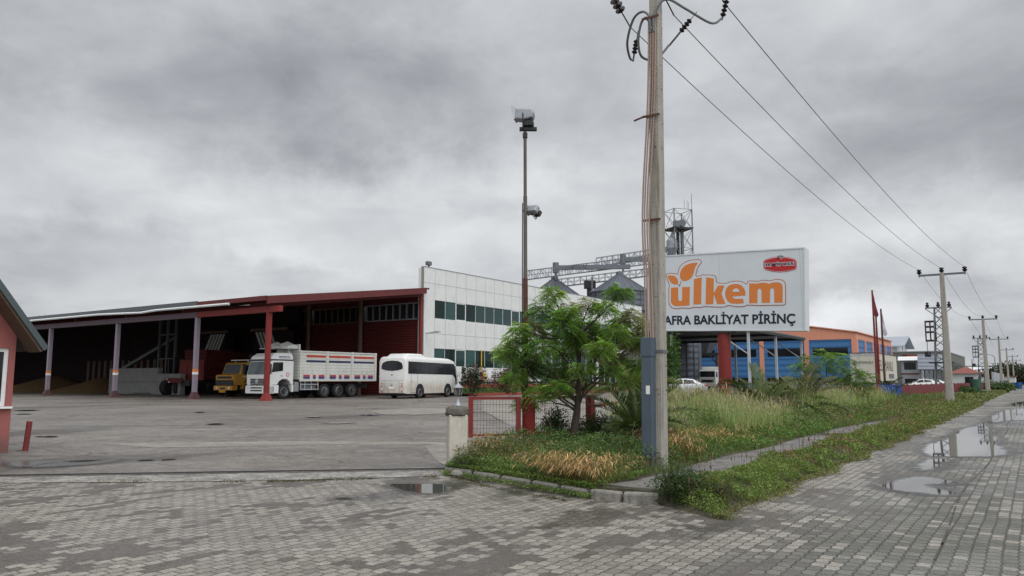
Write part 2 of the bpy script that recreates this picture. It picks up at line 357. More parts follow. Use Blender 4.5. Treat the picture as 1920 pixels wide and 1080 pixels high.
def M_pavers():
    m = bpy.data.materials.new('interlocking_pavers'); m.use_nodes = True; t = m.node_tree; b = t.nodes['Principled BSDF']; n = NT(t)
    co = n.new('ShaderNodeTexCoord').outputs['Object']
    wob = n.v('MULTIPLY', n.v('SUBTRACT', n.noise(co, .6, 2, col=True), (.5, .5, .5)), (.06, .06, 0)); cw = n.v('ADD', co, wob)
    u = n.v('DOT_PRODUCT', cw, (R0, R1, 0), out=1); v = n.v('DOT_PRODUCT', cw, (-R1, R0, 0), out=1)
    Lc, Hc = .165, .125
    v2 = n.m('ADD', v, n.m('MULTIPLY', n.m('PINGPONG', u, Lc/2), .25))
    rv = n.m('DIVIDE', v2, Hc); row = n.m('FLOOR', rv); fv = n.m('SUBTRACT', rv, row)
    ru = n.m('ADD', n.m('DIVIDE', u, Lc), n.m('MULTIPLY', n.m('FLOORED_MODULO', row, 2.0), .5))
    colm = n.m('FLOOR', ru); fu = n.m('SUBTRACT', ru, colm)
    wn = n.new('ShaderNodeTexWhiteNoise', noise_dimensions='2D'); n.put(wn.inputs['Vector'], n.xyz(colm, row)); rnd = wn.outputs['Value']
    eu = n.m('MULTIPLY', n.m('MINIMUM', fu, n.m('SUBTRACT', 1.0, fu)), Lc); ev = n.m('MULTIPLY', n.m('MINIMUM', fv, n.m('SUBTRACT', 1.0, fv)), Hc)
    edge = n.m('MINIMUM', eu, ev); fine = n.noise(co, 45, 3, .7); fine2 = n.noise(co, 95, 3, .75)
    edge = n.m('ADD', edge, n.m('MULTIPLY', n.m('SUBTRACT', fine, .5), .014))
    inside = n.ramp(edge, .002, .011)
    cc = n.xyz(n.m('MULTIPLY', colm, Lc), n.m('MULTIPLY', row, Hc))
    ca = n.v('MULTIPLY', n.xyz(n.m('MULTIPLY', colm, Lc*.75), n.m('MULTIPLY', row, Hc*1.35)), (1, 1, 1))
    pn = n.m('ADD', n.noise(ca, .62, 5, .62, .7), n.m('MULTIPLY', n.m('SUBTRACT', n.noise(ca, 3.4, 3), .5), .34))
    left = n.ramp(v, 1.4, 3.6)                                   # the junction is worn, the street less so
    pn = n.m('ADD', pn, n.m('MULTIPLY', n.m('SUBTRACT', rnd, .5), .13))
    light = n.ramp(n.m('SUBTRACT', pn, n.m('MULTIPLY', n.m('SUBTRACT', 1.0, left), .13)), .43, .47)
    silt = n.m('MULTIPLY', n.ramp(n.m('ADD', pn, n.m('MULTIPLY', n.m('SUBTRACT', fine, .5), .06)), .405, .45, 1, 0), n.ramp(n.m('ADD', v, n.m('MULTIPLY', n.noise(co, .7), 3)), 2.0, 4.5, .25, 1.0))
    kb = n.m('ADD', .78, n.m('MULTIPLY', rnd, .42)); kf = n.m('ADD', .62, n.m('ADD', n.ramp(n.noise(co, 55, 2, .6), .38, .66, 0, .42), n.ramp(n.noise(co, 14, 4, .7), .38, .66, 0, .30)))
    lightc = n.v('MULTIPLY', (.240, .220, .190), n.xyz(n.m('MULTIPLY', kb, kf), n.m('MULTIPLY', kb, kf), n.m('MULTIPLY', kb, kf)))
    midc = n.v('MULTIPLY', n.mix(left, (.135, .132, .112), (.150, .134, .115)), n.xyz(n.m('MULTIPLY', kb, kf), n.m('MULTIPLY', kb, kf), n.m('MULTIPLY', kb, kf)))
    ks = n.m('ADD', .35, n.m('ADD', n.ramp(n.noise(co, 48, 2, .6), .38, .66, 0, .75), n.ramp(n.noise(co, 17, 3, .7), .4, .65, 0, .45))); siltc = n.v('MULTIPLY', (.100, .087, .075), n.xyz(ks, ks, ks))
    siltc = n.mix(n.ramp(fine2, .58, .70, 0, .55), siltc, (.27, .245, .21)); siltc = n.mix(n.ramp(n.noise(co, 3.0, 4), .45, .65, 0, .5), siltc, (.10, .088, .078))
    joint = n.mix(left, (.055, .052, .047), (.115, .104, .092))
    joint = n.mix(n.ramp(n.noise(co, 1.6, 3), .56, .68, 0, .6), joint, (.075, .085, .045))
    c = n.mix(light, midc, lightc); c = n.mix(inside, joint, c); c = n.mix(n.m('MULTIPLY', silt, .93), c, siltc)
    st = n.noise(co, .35, 4, .6); st2 = n.noise(co, 2.3, 5, .65); kk = n.m('ADD', .62, n.m('ADD', n.m('MULTIPLY', st, .36), n.m('MULTIPLY', st2, .40))); c = n.v('MULTIPLY', c, n.xyz(kk, kk, kk))
    wm = wetmask(n, co, WET); c = n.mix(n.m('MULTIPLY', wm, .55), c, (.05, .046, .042))
    t.links.new(c, b.inputs['Base Color'])
    wet = n.noise(n.v('ADD', co, (31, 7, 0)), .42, 4, .6)
    t.links.new(n.m('MULTIPLY', n.ramp(wet, .38, .64, .62, .30), n.m('SUBTRACT', 1.0, n.m('MULTIPLY', wm, .7))), b.inputs['Roughness'])
    b.inputs['Specular IOR Level'].default_value = .28
    bp = n.new('ShaderNodeBump'); bp.inputs['Strength'].default_value = .9; bp.inputs['Distance'].default_value = .016
    h = n.m('ADD', n.m('MULTIPLY', n.m('MAXIMUM', inside, silt), 1.0), n.m('MULTIPLY', fine, .5)); h = n.m('ADD', h, n.m('MULTIPLY', rnd, .35))
    t.links.new(h, bp.inputs['Height']); t.links.new(bp.outputs[0], b.inputs['Normal'])
    return m
def M_water():
    m = bpy.data.materials.new('puddle_water'); m.use_nodes = True; t = m.node_tree; b = t.nodes['Principled BSDF']; n = NT(t)
    co = n.new('ShaderNodeTexCoord').outputs['Object']
    t.links.new(n.mix(n.noise(co, 2.2, 4), (.045, .042, .036), (.08, .075, .065)), b.inputs['Base Color'])
    b.inputs['Roughness'].default_value = .015; b.inputs['IOR'].default_value = 1.34
    bp = n.new('ShaderNodeBump'); bp.inputs['Strength'].default_value = .05; bp.inputs['Distance'].default_value = .002
    t.links.new(n.noise(co, 9, 2), bp.inputs['Height']); t.links.new(bp.outputs[0], b.inputs['Normal'])
    ea = n.new('ShaderNodeAttribute'); ea.attribute_name = 'edge'
    f_ = n.m('ADD', ea.outputs['Fac'], n.m('ADD', n.m('MULTIPLY', n.m('SUBTRACT', n.noise(co, 2.6, 6, .65), .5), 2.6), n.m('MULTIPLY', n.m('SUBTRACT', n.noise(co, 22, 3, .7), .5), .5)))
    tr = n.new('ShaderNodeBsdfTransparent'); dp = n.new('ShaderNodeBsdfPrincipled'); dp.inputs['Base Color'].default_value = (.055, .050, .044, 1); dp.inputs['Roughness'].default_value = .28
    m1 = n.new('ShaderNodeMixShader'); t.links.new(n.ramp(f_, -1.4, .1, 0, .6), m1.inputs[0]); t.links.new(tr.outputs[0], m1.inputs[1]); t.links.new(dp.outputs[0], m1.inputs[2])   # damp rim, then standing water
    mx = n.new('ShaderNodeMixShader'); t.links.new(n.ramp(f_, -.1, .35), mx.inputs[0])
    t.links.new(m1.outputs[0], mx.inputs[1]); t.links.new(b.outputs[0], mx.inputs[2]); t.links.new(mx.outputs[0], t.nodes['Material Output'].inputs[0])
    return m
pavers = M_pavers(); water = M_water(); film = M_water(); film.name = 'wet_film'; film.node_tree.nodes['Principled BSDF'].inputs['Roughness'].default_value = .24
def yard_extra(n, co, c):
    u = n.v('DOT_PRODUCT', co, (R0, R1, 0), out=1); v = n.v('DOT_PRODUCT', co, (-R1, R0, 0), out=1)
    w = n.m('MULTIPLY', n.noise(co, .5, 4), 1.6)                # tyre-worn streaks across the yard
    st = n.noise(n.xyz(n.m('MULTIPLY', n.m('ADD', n.m('ADD', u, n.m('MULTIPLY', v, .9)), w), .9), n.m('MULTIPLY', n.m('SUBTRACT', u, v), .06)), 1.0, 4, .6)
    c = n.mix(n.ramp(st, .54, .68, 0, .65), c, (.08, .074, .07))
    c = n.mix(n.ramp(st, .40, .28, 0, .45), c, (.31, .285, .25))
    c = n.mix(n.ramp(n.noise(co, .9, 6, .7), .56, .66, 0, .5), c, (.10, .092, .084)); c = n.mix(n.ramp(n.noise(co, 26, 3, .8), .60, .68, 0, .5), c, (.36, .33, .29))
    fj = n.m('FRACT', n.m('ADD', n.m('DIVIDE', n.m('ADD', v, n.m('MULTIPLY', n.noise(co, .25, 3), .5)), 7.5), 100)); c = n.mix(n.m('MULTIPLY', n.m('LESS_THAN', fj, .006), .7), c, (.05, .045, .04))
    fj = n.m('FRACT', n.m('ADD', n.m('DIVIDE', n.m('ADD', u, n.m('MULTIPLY', n.noise(co, .2, 3), .8)), 9.0), 100)); c = n.mix(n.m('MULTIPLY', n.m('LESS_THAN', fj, .005), .7), c, (.05, .045, .04))
    c = n.mix(n.m('MULTIPLY', wetmask(n, co, WET[-3:-2]+[((60, 822), (3, 1)), ((40, 775), (6, 2)), ((640, 794), (3, 1)), ((300, 862), (1.5, .5))]), .6), c, (.05, .045, .04))
    return c
yard_m = M_ground('yard_asphalt', (.128, .113, .099), (.175, .156, .137), .16, 55, .55, .6, .5, .55, .5, .22, yard_extra)
slab_m = M_ground('pale_concrete', (.185, .17, .148), (.245, .228, .20), .9, 60, .3, .7, .3, .3)
apron_m = M_ground('broken_apron', (.17, .16, .145), (.28, .265, .24), 2.2, 40, .6, .75, .8, .2)
path_m = M_ground('worn_path', (.115, .108, .10), (.17, .16, .148), 1.3, 50, .5, .6, .6, .4, .5, .8)
soil_m = M_ground('soil', (.05, .045, .03), (.075, .065, .045), 1.0, 30, .5, .95, .8, 0)
field_m = M_ground('field', (.055, .07, .03), (.09, .085, .05), .05, 3, .5, .95, .6, 0)

# ================================================================== GROUND
def S(name, mb, mat, **k): return tag(mb.build(name, mat, **k), kind='structure')
g = MB(); g.add([(-3000, -300, -.06), (3000, -300, -.06), (3000, 5000, -.06), (-3000, 5000, -.06)], [(0, 1, 2, 3)]); S('ground', g, field_m)
ed = [W(-40, -9), W(700, -9), W(700, 3.3), W(9.8, 3.3), W(9.9, 4.3), W(9.8, 4.8), W(10.0, 5.7), W(10.45, 7.3), W(10.7, 8.3), W(11.6, 8.6), W(11.2, 8.95), W(5.9, 14.5), W(-2.0, 23.3), W(-40, 60)]
g = MB(); g.add([(p.x, p.y, 0) for p in ed], [tuple(range(len(ed)))]); S('street', g, pavers)
# yard: a grid that follows the rise behind the gate, bounded by gate line and fence line
def grid(name, mat, cells, zf, zo):
    vs, idx, fs = [], {}, []
    def vi(p):
        k = (round(p[0], 3), round(p[1], 3))
        if k not in idx: idx[k] = len(vs); q = W(p[0], p[1]); vs.append((q.x, q.y, zf(q.x, q.y)+zo))
        return idx[k]
    for quad in cells: fs.append([vi(p) for p in quad])
    m = MB(); m.add(vs, fs); return S(name, m, mat, smooth=True)
def gate_s(t): return GA[0]+(t-GA[1])*(GB[0]-GA[0])/(GB[1]-GA[1])       # s of the gate line at t
FEN = [(10.9, 8.55), (12.0, 8.7), (13.95, 8.75), (15.1, 8.15), (19, 9.2), (27, 11.3), (47, 9.0), (60, 7.4), (110, 5.3), (160, 4.6), (400, 4.4)]
def fence_t(s):
    for (a, b), (c, e) in zip(FEN, FEN[1:]):
        if a <= s <= c: return b+(e-b)*(s-a)/(c-a)
    return FEN[0][1] if s < FEN[0][0] else FEN[-1][1]
cells = []
for sa in np.concatenate([np.linspace(0, 1, 18)**1.6]): pass
us = np.linspace(0, 1, 26)**1.8; ts = np.concatenate([[8.9, 9.6, 10.4, 11.5, 13], np.linspace(15, 40, 12), np.linspace(50, 170, 9)])
def yp(t, u): s0 = gate_s(t)-.12; return (s0+(420-s0)*u, t)
for i in range(len(us)-1):
    for j in range(len(ts)-1):
        cells.append([yp(ts[j], us[i]), yp(ts[j], us[i+1]), yp(ts[j+1], us[i+1]), yp(ts[j+1], us[i])])
grid('yard', yard_m, cells, gz, .004)
# sliver of yard between the fence line and the first row of the grid (beyond s=47 the fence runs nearer the road)
cells = []
sv_ = [15, 20, 27, 35, 47, 60, 85, 110, 160, 250, 420]
for a, b in zip(sv_, sv_[1:]): cells.append([(a, min(fence_t(a), 8.9)-.1), (b, min(fence_t(b), 8.9)-.1), (b, 8.9), (a, 8.9)])
grid('yard', yard_m, cells, gz, .006)
def puddle_grid(name, mat, pts, zo, yard):
    for _ in range(2): pts = [q_ for a, b in zip(pts, pts[1:]+pts[:1]) for q_ in ((a[0]*.75+b[0]*.25, a[1]*.75+b[1]*.25), (a[0]*.25+b[0]*.75, a[1]*.25+b[1]*.75))]
    poly = []
    for p in pts:
        q = G(p[0], p[1], 0)
        if yard:
            for _ in range(4): q = G(p[0], p[1], gz(q.x, q.y))
        poly.append((q.x, q.y, gz(q.x, q.y) if yard else 0))
    A = np.array(poly); zl = A[:, 2].mean()+zo; P = A[:, :2]; sz = np.ptp(P, axis=0); lo = P.min(0)-.4; hi = P.max(0)+.4; st = max(.05, float(max(sz))/70)
    gx = np.arange(lo[0], hi[0]+st, st); gy = np.arange(lo[1], hi[1]+st, st); X_, Y_ = np.meshgrid(gx, gy, indexing='ij'); Q = np.stack([X_.ravel(), Y_.ravel()], 1)
    a = P; b = np.roll(P, -1, 0); ab = b-a; t_ = np.clip(((Q[:, None]-a)*ab).sum(2)/np.maximum((ab**2).sum(1), 1e-9), 0, 1); dist = np.sqrt((((a+ab*t_[:, :, None])-Q[:, None])**2).sum(2)).min(1)
    cr_ = ((a[:, 1] > Q[:, None, 1]) != (b[:, 1] > Q[:, None, 1])) & (Q[:, None, 0] < (b[:, 0]-a[:, 0])*(Q[:, None, 1]-a[:, 1])/(b[:, 1]-a[:, 1]+1e-12)+a[:, 0]); sd = np.where(cr_.sum(1) % 2 == 1, dist, -dist)
    sc = min(.22, max(.03, float(min(sz))*.16)); e = np.clip(sd/sc, -3, 3); nx, ny = len(gx), len(gy); I = np.arange(nx*ny).reshape(nx, ny)
    F = np.stack([I[:-1, :-1].ravel(), I[1:, :-1].ravel(), I[1:, 1:].ravel(), I[:-1, 1:].ravel()], 1); F = F[(e[F] > -2).any(1)]
    used = np.unique(F); mp = -np.ones(nx*ny, int); mp[used] = np.arange(len(used)); me = bpy.data.meshes.new(name)
    me.from_pydata([(float(Q[k, 0]), float(Q[k, 1]), float(zl)) for k in used], [], [tuple(int(v) for v in mp[f]) for f in F]); at_ = me.attributes.new('edge', 'FLOAT', 'POINT'); at_.data.foreach_set('value', e[used].astype(np.float32))
    me.materials.append(mat); o = bpy.data.objects.new(name, me); C.objects.link(o); return tag(o, kind='structure')
def patch(name, mat, pts, zo, yard=True, jit=.0):
    vs = []
    if mat in (water, film): return puddle_grid(name, mat, pts, zo, yard)
    n = len(pts); fine_ = []
    for i in range(n):
        a, b = Vector(pts[i]), Vector(pts[(i+1) % n])
        for k in range(6):
            p = a.lerp(b, k/6)+Vector((random.uniform(-jit, jit), random.uniform(-jit, jit)*.4)); fine_.append(p)
    for p in fine_:
        q = G(p[0], p[1], 0)
        if yard:
            for _ in range(4): q = G(p[0], p[1], gz(q.x, q.y))
        vs.append((q.x, q.y, (gz(q.x, q.y) if yard else 0)+zo))
    m = MB(); m.add(vs, [tuple(range(len(vs)))]); me = m.build(name, mat); 
    bm = bmesh.new(); bm.from_mesh(me.data)
    bmesh.ops.triangulate(bm, faces=bm.faces); bm.to_mesh(me.data); bm.free()
    return tag(me, kind='structure')
patch('concrete_strip', slab_m, [(190, 833), (400, 829.5), (640, 828), (835, 830), (835, 834.5), (640, 834.5), (500, 836.5), (400, 839), (290, 840)], .012, jit=.7)
patch('concrete_slab', slab_m, [(690, 771), (760, 767), (835, 765), (838, 776), (790, 778), (720, 778)], .012, jit=.8)
patch('concrete_slab', slab_m, [(795, 835.5), (842, 833), (842, 876), (822, 868), (806, 850)], .012, jit=.6)
patch('concrete_slab', slab_m, [(905, 748.5), (1050, 748), (1330, 748), (1330, 762), (1050, 795), (960, 800), (905, 770)], .010, jit=.5)
patch('apron', apron_m, [(0, 895.5), (260, 893), (560, 887.5), (826, 882.5), (824, 893), (690, 897.5), (420, 903), (180, 905), (0, 906)], .008, False, .9)
# puddles
pud = lambda pts, y=False, j=.8: patch('puddle', water, pts, .007 if not y else .016, y, j)
pud([(1740, 833), (1768, 826), (1790, 813), (1806, 803), (1832, 799), (1850, 789), (1850, 800), (1868, 806), (1856, 815), (1880, 823), (1863, 832), (1893, 845), (1890, 854), (1840, 857), (1788, 856.5), (1742, 858), (1728, 845)])
pud([(1716, 880), (1727, 868), (1742, 860.5), (1782, 860.5), (1772, 870), (1752, 880), (1735, 884)])
pud([(1636, 912), (1672, 904), (1692, 896), (1730, 894), (1762, 898), (1800, 904), (1784, 909), (1735, 909), (1745, 915), (1778, 918), (1792, 927), (1764, 931), (1720, 924), (1680, 921)])
pud([(1848, 786), (1868, 777), (1880, 769), (1920, 764), (1960, 764), (1960, 786), (1910, 788), (1880, 789), (1858, 796)])
pud([(1886, 760), (1905, 754), (1930, 752), (1950, 758), (1930, 762), (1900, 763)])
pud([(722, 908), (770, 907), (835, 908.5), (850, 918), (820, 927), (775, 926), (745, 918)])
patch('puddle', film, [(8, 868), (60, 866), (120, 863), (128, 866), (80, 870), (60, 876), (20, 877)], .016, True, .8)
patch('puddle', film, [(25, 877), (110, 868), (190, 862), (232, 863), (200, 869), (140, 875), (70, 878)], .016, True, .8)
pud([(120, 867), (150, 864.5), (196, 863), (180, 865.5), (150, 868)], True, .3)
pud([(60, 819), (100, 818), (112, 820), (84, 821)], True, .3)
pud([(252, 864), (285, 862.5), (292, 864), (272, 865.5)], True, .3); pud([(300, 863), (325, 861.5), (332, 862.5), (308, 865)], True, .3)
pud([(600, 795), (640, 792), (672, 793), (640, 796)], True, .3); pud([(385, 796), (410, 794), (424, 796), (400, 797.5)], True, .2)
pud([(362, 774), (380, 772.5), (385, 774), (370, 775)], True, .2); pud([(672, 778.5), (700, 777), (708, 778.5), (690, 779.5)], True, .2)
pud([(570, 782), (596, 780.8), (602, 782), (585, 783)], True, .2); pud([(622, 935), (640, 933.5), (666, 934.5), (650, 936.5)], False, .3)
pud([(20, 770), (60, 768.6), (75, 770), (50, 771.5)], True, .2); pud([(25, 777), (50, 776), (65, 777), (40, 778)], True, .2)
# verge beside the street
def verge_z(s, t):
    e = min(t-3.12, s-front_s(t)-.02, 30)
    k = min(1, max(0, e/(.3 if t < 4.0 else .06))); z = -.03+.17*k
    k2 = min(1, max(0, (t-5.2)/3))*min(1, max(0, (s-front_s(t)-.2)/2.6)); z += .22*k2*(1-min(1, max(0, (s-60)/60)))
    return z
def front_s(t):                                # the kerb line in front of the planted corner
    pts = [(3.1, 8.75), (4.2, 9.5), (4.7, 9.4), (5.56, 9.6), (7.2, 10.05), (8.3, 10.35), (9.2, 11.0)]
    for (a, b), (c, e) in zip(pts, pts[1:]):
        if a <= t <= c: return b+(e-b)*(t-a)/(c-a)
    return pts[0][1] if t < 3.1 else pts[-1][1]
cells = []; svv = list(np.linspace(0, 1, 60)**2.2*420); tv = np.linspace(0, 1, 22)
def vp(i, j):
    tt = 3.14+(fence_t(9+svv[i])+.25-3.14)*tv[j]; s = max(front_s(tt), 8.75)+.04+svv[i]; tt = 3.14+(fence_t(s)+(.25 if s > 13 else .0)-3.14)*tv[j]; s = max(front_s(tt), 8.75)+.04+svv[i]; return (s, tt)
for i in range(len(svv)-1):
    for j in range(len(tv)-1): cells.append([vp(i, j), vp(i+1, j), vp(i+1, j+1), vp(i, j+1)])
def vz(x, y): s, t = x*R0+y*R1, -x*R1+y*R0; return verge_z(s, t)+.02*math.sin(x*3.1)*math.cos(y*2.7)
grid('verge_soil', soil_m, cells, vz, 0)
# worn footpath along the verge
pc = []; ps = [9.75, 10.5, 11.5, 13, 15, 17, 20, 24, 28, 31, 34]; wob_ = lambda s, k: .10*math.sin(s*1.3+k)+.05*math.sin(s*3.1+k*2)
for a, b in zip(ps, ps[1:]):
    wa, wb = (1-max(0, (a-26)/10)), (1-max(0, (b-26)/10))
    la, lb = 4.55-.42*wa, 4.55-.42*wb; ha, hb = 4.55+.42*wa, 4.55+.42*wb
    pc.append([(a, la+wob_(a, 0)), (b, lb+wob_(b, 0)), (b, hb+wob_(b, 2)), (a, ha+wob_(a, 2))])
grid('path', path_m, pc, vz, .014)
# kerb stones at the corner
kp = [(10.42, 8.45), (10.22, 7.7), (10.02, 7.0), (9.82, 6.3), (9.62, 5.7), (9.46, 5.15), (9.38, 4.62), (9.58, 4.12)]
for i, (a, b) in enumerate(zip(kp, kp[1:])):
    P0, P1 = W(*a), W(*b); dd = (P1-P0); L_ = dd.length
    o = thing('kerb_stone', ['weathered kerb stone nearest the white gate pillar', 'long kerb stone half buried under trailing weeds, second from the gate pillar', 'grey kerb stone below the straw coloured grass, third from the gate pillar', 'kerb stone in front of the tree, fourth from the gate pillar', 'kerb stone fifth from the gate pillar, left of the bare gap', 'pale chipped kerb stone just left of the conduit pole', 'end kerb stone at the street corner below the concrete pole'][i], 'kerb', P0, math.atan2(dd.y, dd.x), 'kerb stones round the planted corner')
    m = MB(); m.box(.03, L_-.035+.0, -.02, .12, -.05, .125); m.build('stone', kerb_m, o, bevel=.03)
    o.rotation_euler = (rad(random.uniform(-5, 4)), rad(random.uniform(-1.5, 1.5)), math.atan2(dd.y, dd.x))
# raised seam of broken mortar along the street
m = MB(); sx_ = 8.0
while sx_ < 46:
    ln_ = random.uniform(.25, 1.1); tt_ = .92+.06*math.sin(sx_*.6); a, b = W(sx_, tt_, .004), W(sx_+ln_, .92+.06*math.sin((sx_+ln_)*.6), .004); m.bar(a, b, random.uniform(.008, .018), .008); sx_ += ln_*random.uniform(.8, 1.6)
tag(m.build('street_seam', M('seam_grit', (.07, .062, .05), .9, var=.5, scale=8)), kind='structure')
# gate track
a, b = W(*GA, .0), W(*GB, 0); dd = (b-a).normalized(); a = a-dd*16
m = MB(); m.bar((a.x, a.y, .018), (b.x, b.y, .018), .03, .016); o = m.build('gate_track', dark_m); tag(o, 'long rusty steel sliding gate track laid across the yard entrance', 'gate track')

# ================================================================== SHED with open front
s1, s2 = 32.5, 49.95; tr, tl = 40.55, 128.0
def zroof(s): return 6.97+(s-s1)*(9.37-6.97)/(50-32.5)
sh = thing('open_shed', 'long dark open fronted red steel shed with a sloping roof', 'shed', W(s1, tr, .25), ROT)
def shp(s, t): return (s-s1, t-tr)
m = MB(); Z0 = -.25
T = tl-tr
m.add([(-.6, -.0, 6.97-.25-.08), (17.6, 1.9, 9.40-.25), (17.6, T, 9.40-.25), (-.6, T, 6.97-.25-.08), (-.6, 0, 6.84-.25-.08), (17.6, 1.9, 9.26-.25), (17.6, T, 9.26-.25), (-.6, T, 6.84-.25-.08)],
      [(0,1,2,3),(7,6,5,4),(0,4,5,1),(1,5,6,2),(2,6,7,3),(3,7,4,0)])
m.build('roof', maroon_d, sh)
m = MB(); m.box(-.75, -.62, 7.4, T, 6.45, 6.78); m.build('front_fascia', roof_d, sh)
m = MB(); m.box(-.75, -.62, 0, 7.4, 6.42, 6.72); m.build('front_fascia', fasc, sh)
m = MB(); m.add([(-.7, -.16, 6.2), (17.2, 1.84, 8.62), (17.2, 1.96, 8.62), (-.7, -.04, 6.2), (-.7, -.16, 6.70), (17.2, 1.84, 9.12), (17.2, 1.96, 9.12), (-.7, -.04, 6.70)], [(0,3,2,1),(4,5,6,7),(0,1,5,4),(1,2,6,5),(2,3,7,6),(3,0,4,7)]); m.build('side_fascia', fasc, sh)
m = MB(); m.tube([(-.9, 3.6, 6.36), (-.9, 12, 6.36), (-.88, 14, 6.28), (-.9, 20, 6.42), (-.9, T, 6.36)], .09, 6); m.build('gutter', alu_e, sh)
m = MB(); m.box(-.15, .15, 8.3, T, 5.72, 6.1); m.build('front_beam', M('dark_mauve_paint', (.11, .078, .095), .6, streak=.3), sh)
m = MB(); m.box(-.15, .15, -.6, 8.3, 5.72, 6.1); m.build('front_beam', red_pt, sh)
for i, t_ in enumerate([41.1, 48.85, 59.2, 69.8, 81, 92, 103, 114]):
    mt = red_pt if i == 0 else mauve
    o = m = MB(); y = t_-tr
    m.box(-.14, .14, y-.13, y+.13, .3, 5.72); c_ = m.build('column', mt, sh)
    m = MB(); m.loft([[(-.34, y-.3, 0), (.34, y-.3, 0), (.34, y+.3, 0), (-.34, y+.3, 0)], [(-.15, y-.14, .5), (.15, y-.14, .5), (.15, y+.14, .5), (-.15, y+.14, .5)]]); m.build('base_plate', mt if i == 0 else dkbase, c_)
    if i: m = MB(); m.box(-.145, .145, y-.135, y+.135, 1.9, 2.1); m.build('warning_band', orange_s, c_); m = MB(); m.box(-.146, .146, y-.136, y+.136, 1.72, 1.89); m.build('warning_band', paper, c_)
for k in range(8):                                           # rafters under the roof
    y = 2.5+k*7.6; m = MB(); m.bar((0, y, 6.25), (17.4, y, 8.6), .18, .3); m.build('rafter', maroon_d, sh)
m = MB(); m.box(17.5, 17.7, 2.6, T, Z0+.25, 6.55); m.box(17.5, 17.7, 2.6, T, 7.95, 8.7); bw = m.build('back_wall', maroon, sh)
for k in range(9):                                           # window band in the back wall
    y0 = 2.7+k*6.9; m = MB(); m.box(17.56, 17.6, y0, y0+6.5, 6.55, 7.95); m.build('window', glassd if k else glassb, bw)
    m = MB()
    for q in range(9): m.box(17.44, 17.54, y0+q*.8, y0+q*.8+.09, 6.55, 7.95)
    m.box(17.42, 17.55, y0, y0+6.5, 6.5, 6.6); m.box(17.42, 17.55, y0, y0+6.5, 7.88, 7.98); m.build('window_frame', galv if k == 0 else pipe_t, bw)
m = MB(); m.tube([(17.3, 2.55, 0), (17.3, 2.55, 8.4)], .16, 8); m.build('drain_pipe', red_pt, sh)
for y in (9.6, 16.5): m = MB(); m.tube([(17.2, y, 0), (17.2, y, 8.4)], .2, 8); m.build('back_column', pipe_t, sh)
m = MB(); m.box(-.2, 17.6, T, T+.2, 0, 7); m.build('end_wall', black_shade, sh)
m = MB(); m.box(17.0, 17.35, 17.8, T, 0, 8.4); m.build('shade_lining', black_shade, sh)  # black sheet before the back wall, painting its fade into shade
m = MB()
for k in range(16): m.box(16.9, 17.0, 36+k*1.3, 36+k*1.3+.5, 1.0, 3.6)
m.build('grain_bay_slats', pipe_t, sh)
# machinery and walls inside the shed
def grain_heap(label, s, t, r, h):
    m = MB(); n = 26; rings = []
    for k in range(7):
        rr = r*(1-k/6.5); rings.append([(rr*math.cos(2*PI*i/n)*(1+.06*math.sin(i*1.7+k)), rr*math.sin(2*PI*i/n)*(1+.06*math.cos(i*2.1)), h*(k/6.5)**1.1) for i in range(n)])
    m.loft(rings); o = m.build('grain_heap', grain, smooth=True); o.location = W(s, t, .26); return tag(o, label, 'grain heap')
grain_heap('wide low brown heap of grain in the far left bay of the shed', 43.5, 92, 6.5, 1.9)
grain_heap('brown heap of grain behind the second mauve column from the left', 43.5, 81.5, 5.5, 1.7)
o = thing('concrete_barrier', 'pale grey concrete push wall standing inside the shed', 'barrier', W(41, 67.4, .25), ROT)
m = MB(); m.box(0, .5, 0, 8.4, 0, 2.45); m.build('tall_panel', grayconc, o, bevel=.03)
m = MB(); m.box(0, .5, -3.6, -.03, 0, 1.9); m.build('low_panel', grayconc, o, bevel=.03)
m = MB(); m.box(-.02, .0, .1, 8.3, 1.12, 1.16); m.box(-.02, .0, 1.0, 4.0, .05, .13); m.build('joint', dark_m, o)
def hopper(label, t, flip):
    o = thing('striped_hopper', label, 'hopper', W(47.2, t, 1.6), ROT, 'striped hoppers in the shed')
    m = MB()
    for q in range(5):
        y = q*.5; a_ = y+(.9 if flip else -.9)
        m.add([(0, y, 2.9), (0, y+.3, 2.9), (0, a_+.3, 4.5), (0, a_, 4.5), (-.04, y, 2.9), (-.04, y+.3, 2.9), (-.04, a_+.3, 4.5), (-.04, a_, 4.5)], [(0,1,2,3),(7,6,5,4),(0,4,5,1),(1,5,6,2),(2,6,7,3),(3,7,4,0)])
    m.build('white_stripes', whiter, o)
    m = MB(); m.box(.02, 1.2, -.9, 3.4, 2.8, 4.6); m.build('bin', black_shade, o)
    m = MB(); m.box(-.1, 0, -1.4, 3.9, 4.6, 4.85); m.build('top_beam', pipe_t, o)
    for y in (-.8, 3.1): m = MB(); m.box(.1, .3, y, y+.2, -1.35, 2.8); m.build('leg', black_shade, o)
    return o
hopper('black hopper with white slanting stripes behind the red trailer', 67.2, False)
hopper('black hopper with white slanting stripes behind the red steel column', 58.4, True)
o = thing('grain_conveyor', 'dark inclined grain conveyor on a steel frame behind the concrete barrier', 'conveyor', W(44.5, 74.5, .25), ROT)
m = MB(); m.bar((0, 6, 2.2), (1.0, -2.6, 5.6), .35, .3); m.build('belt', galv_d, o)
m = MB()
for y in (-3.6, -2.2, -.8): m.box(.3, .5, y, y+.2, 0, 7.4)
m.box(.3, .5, -3.6, -.6, 5.8, 5.95); m.box(.3, .5, -3.6, -.6, 3.4, 3.5); m.build('frame', galv_d, o)

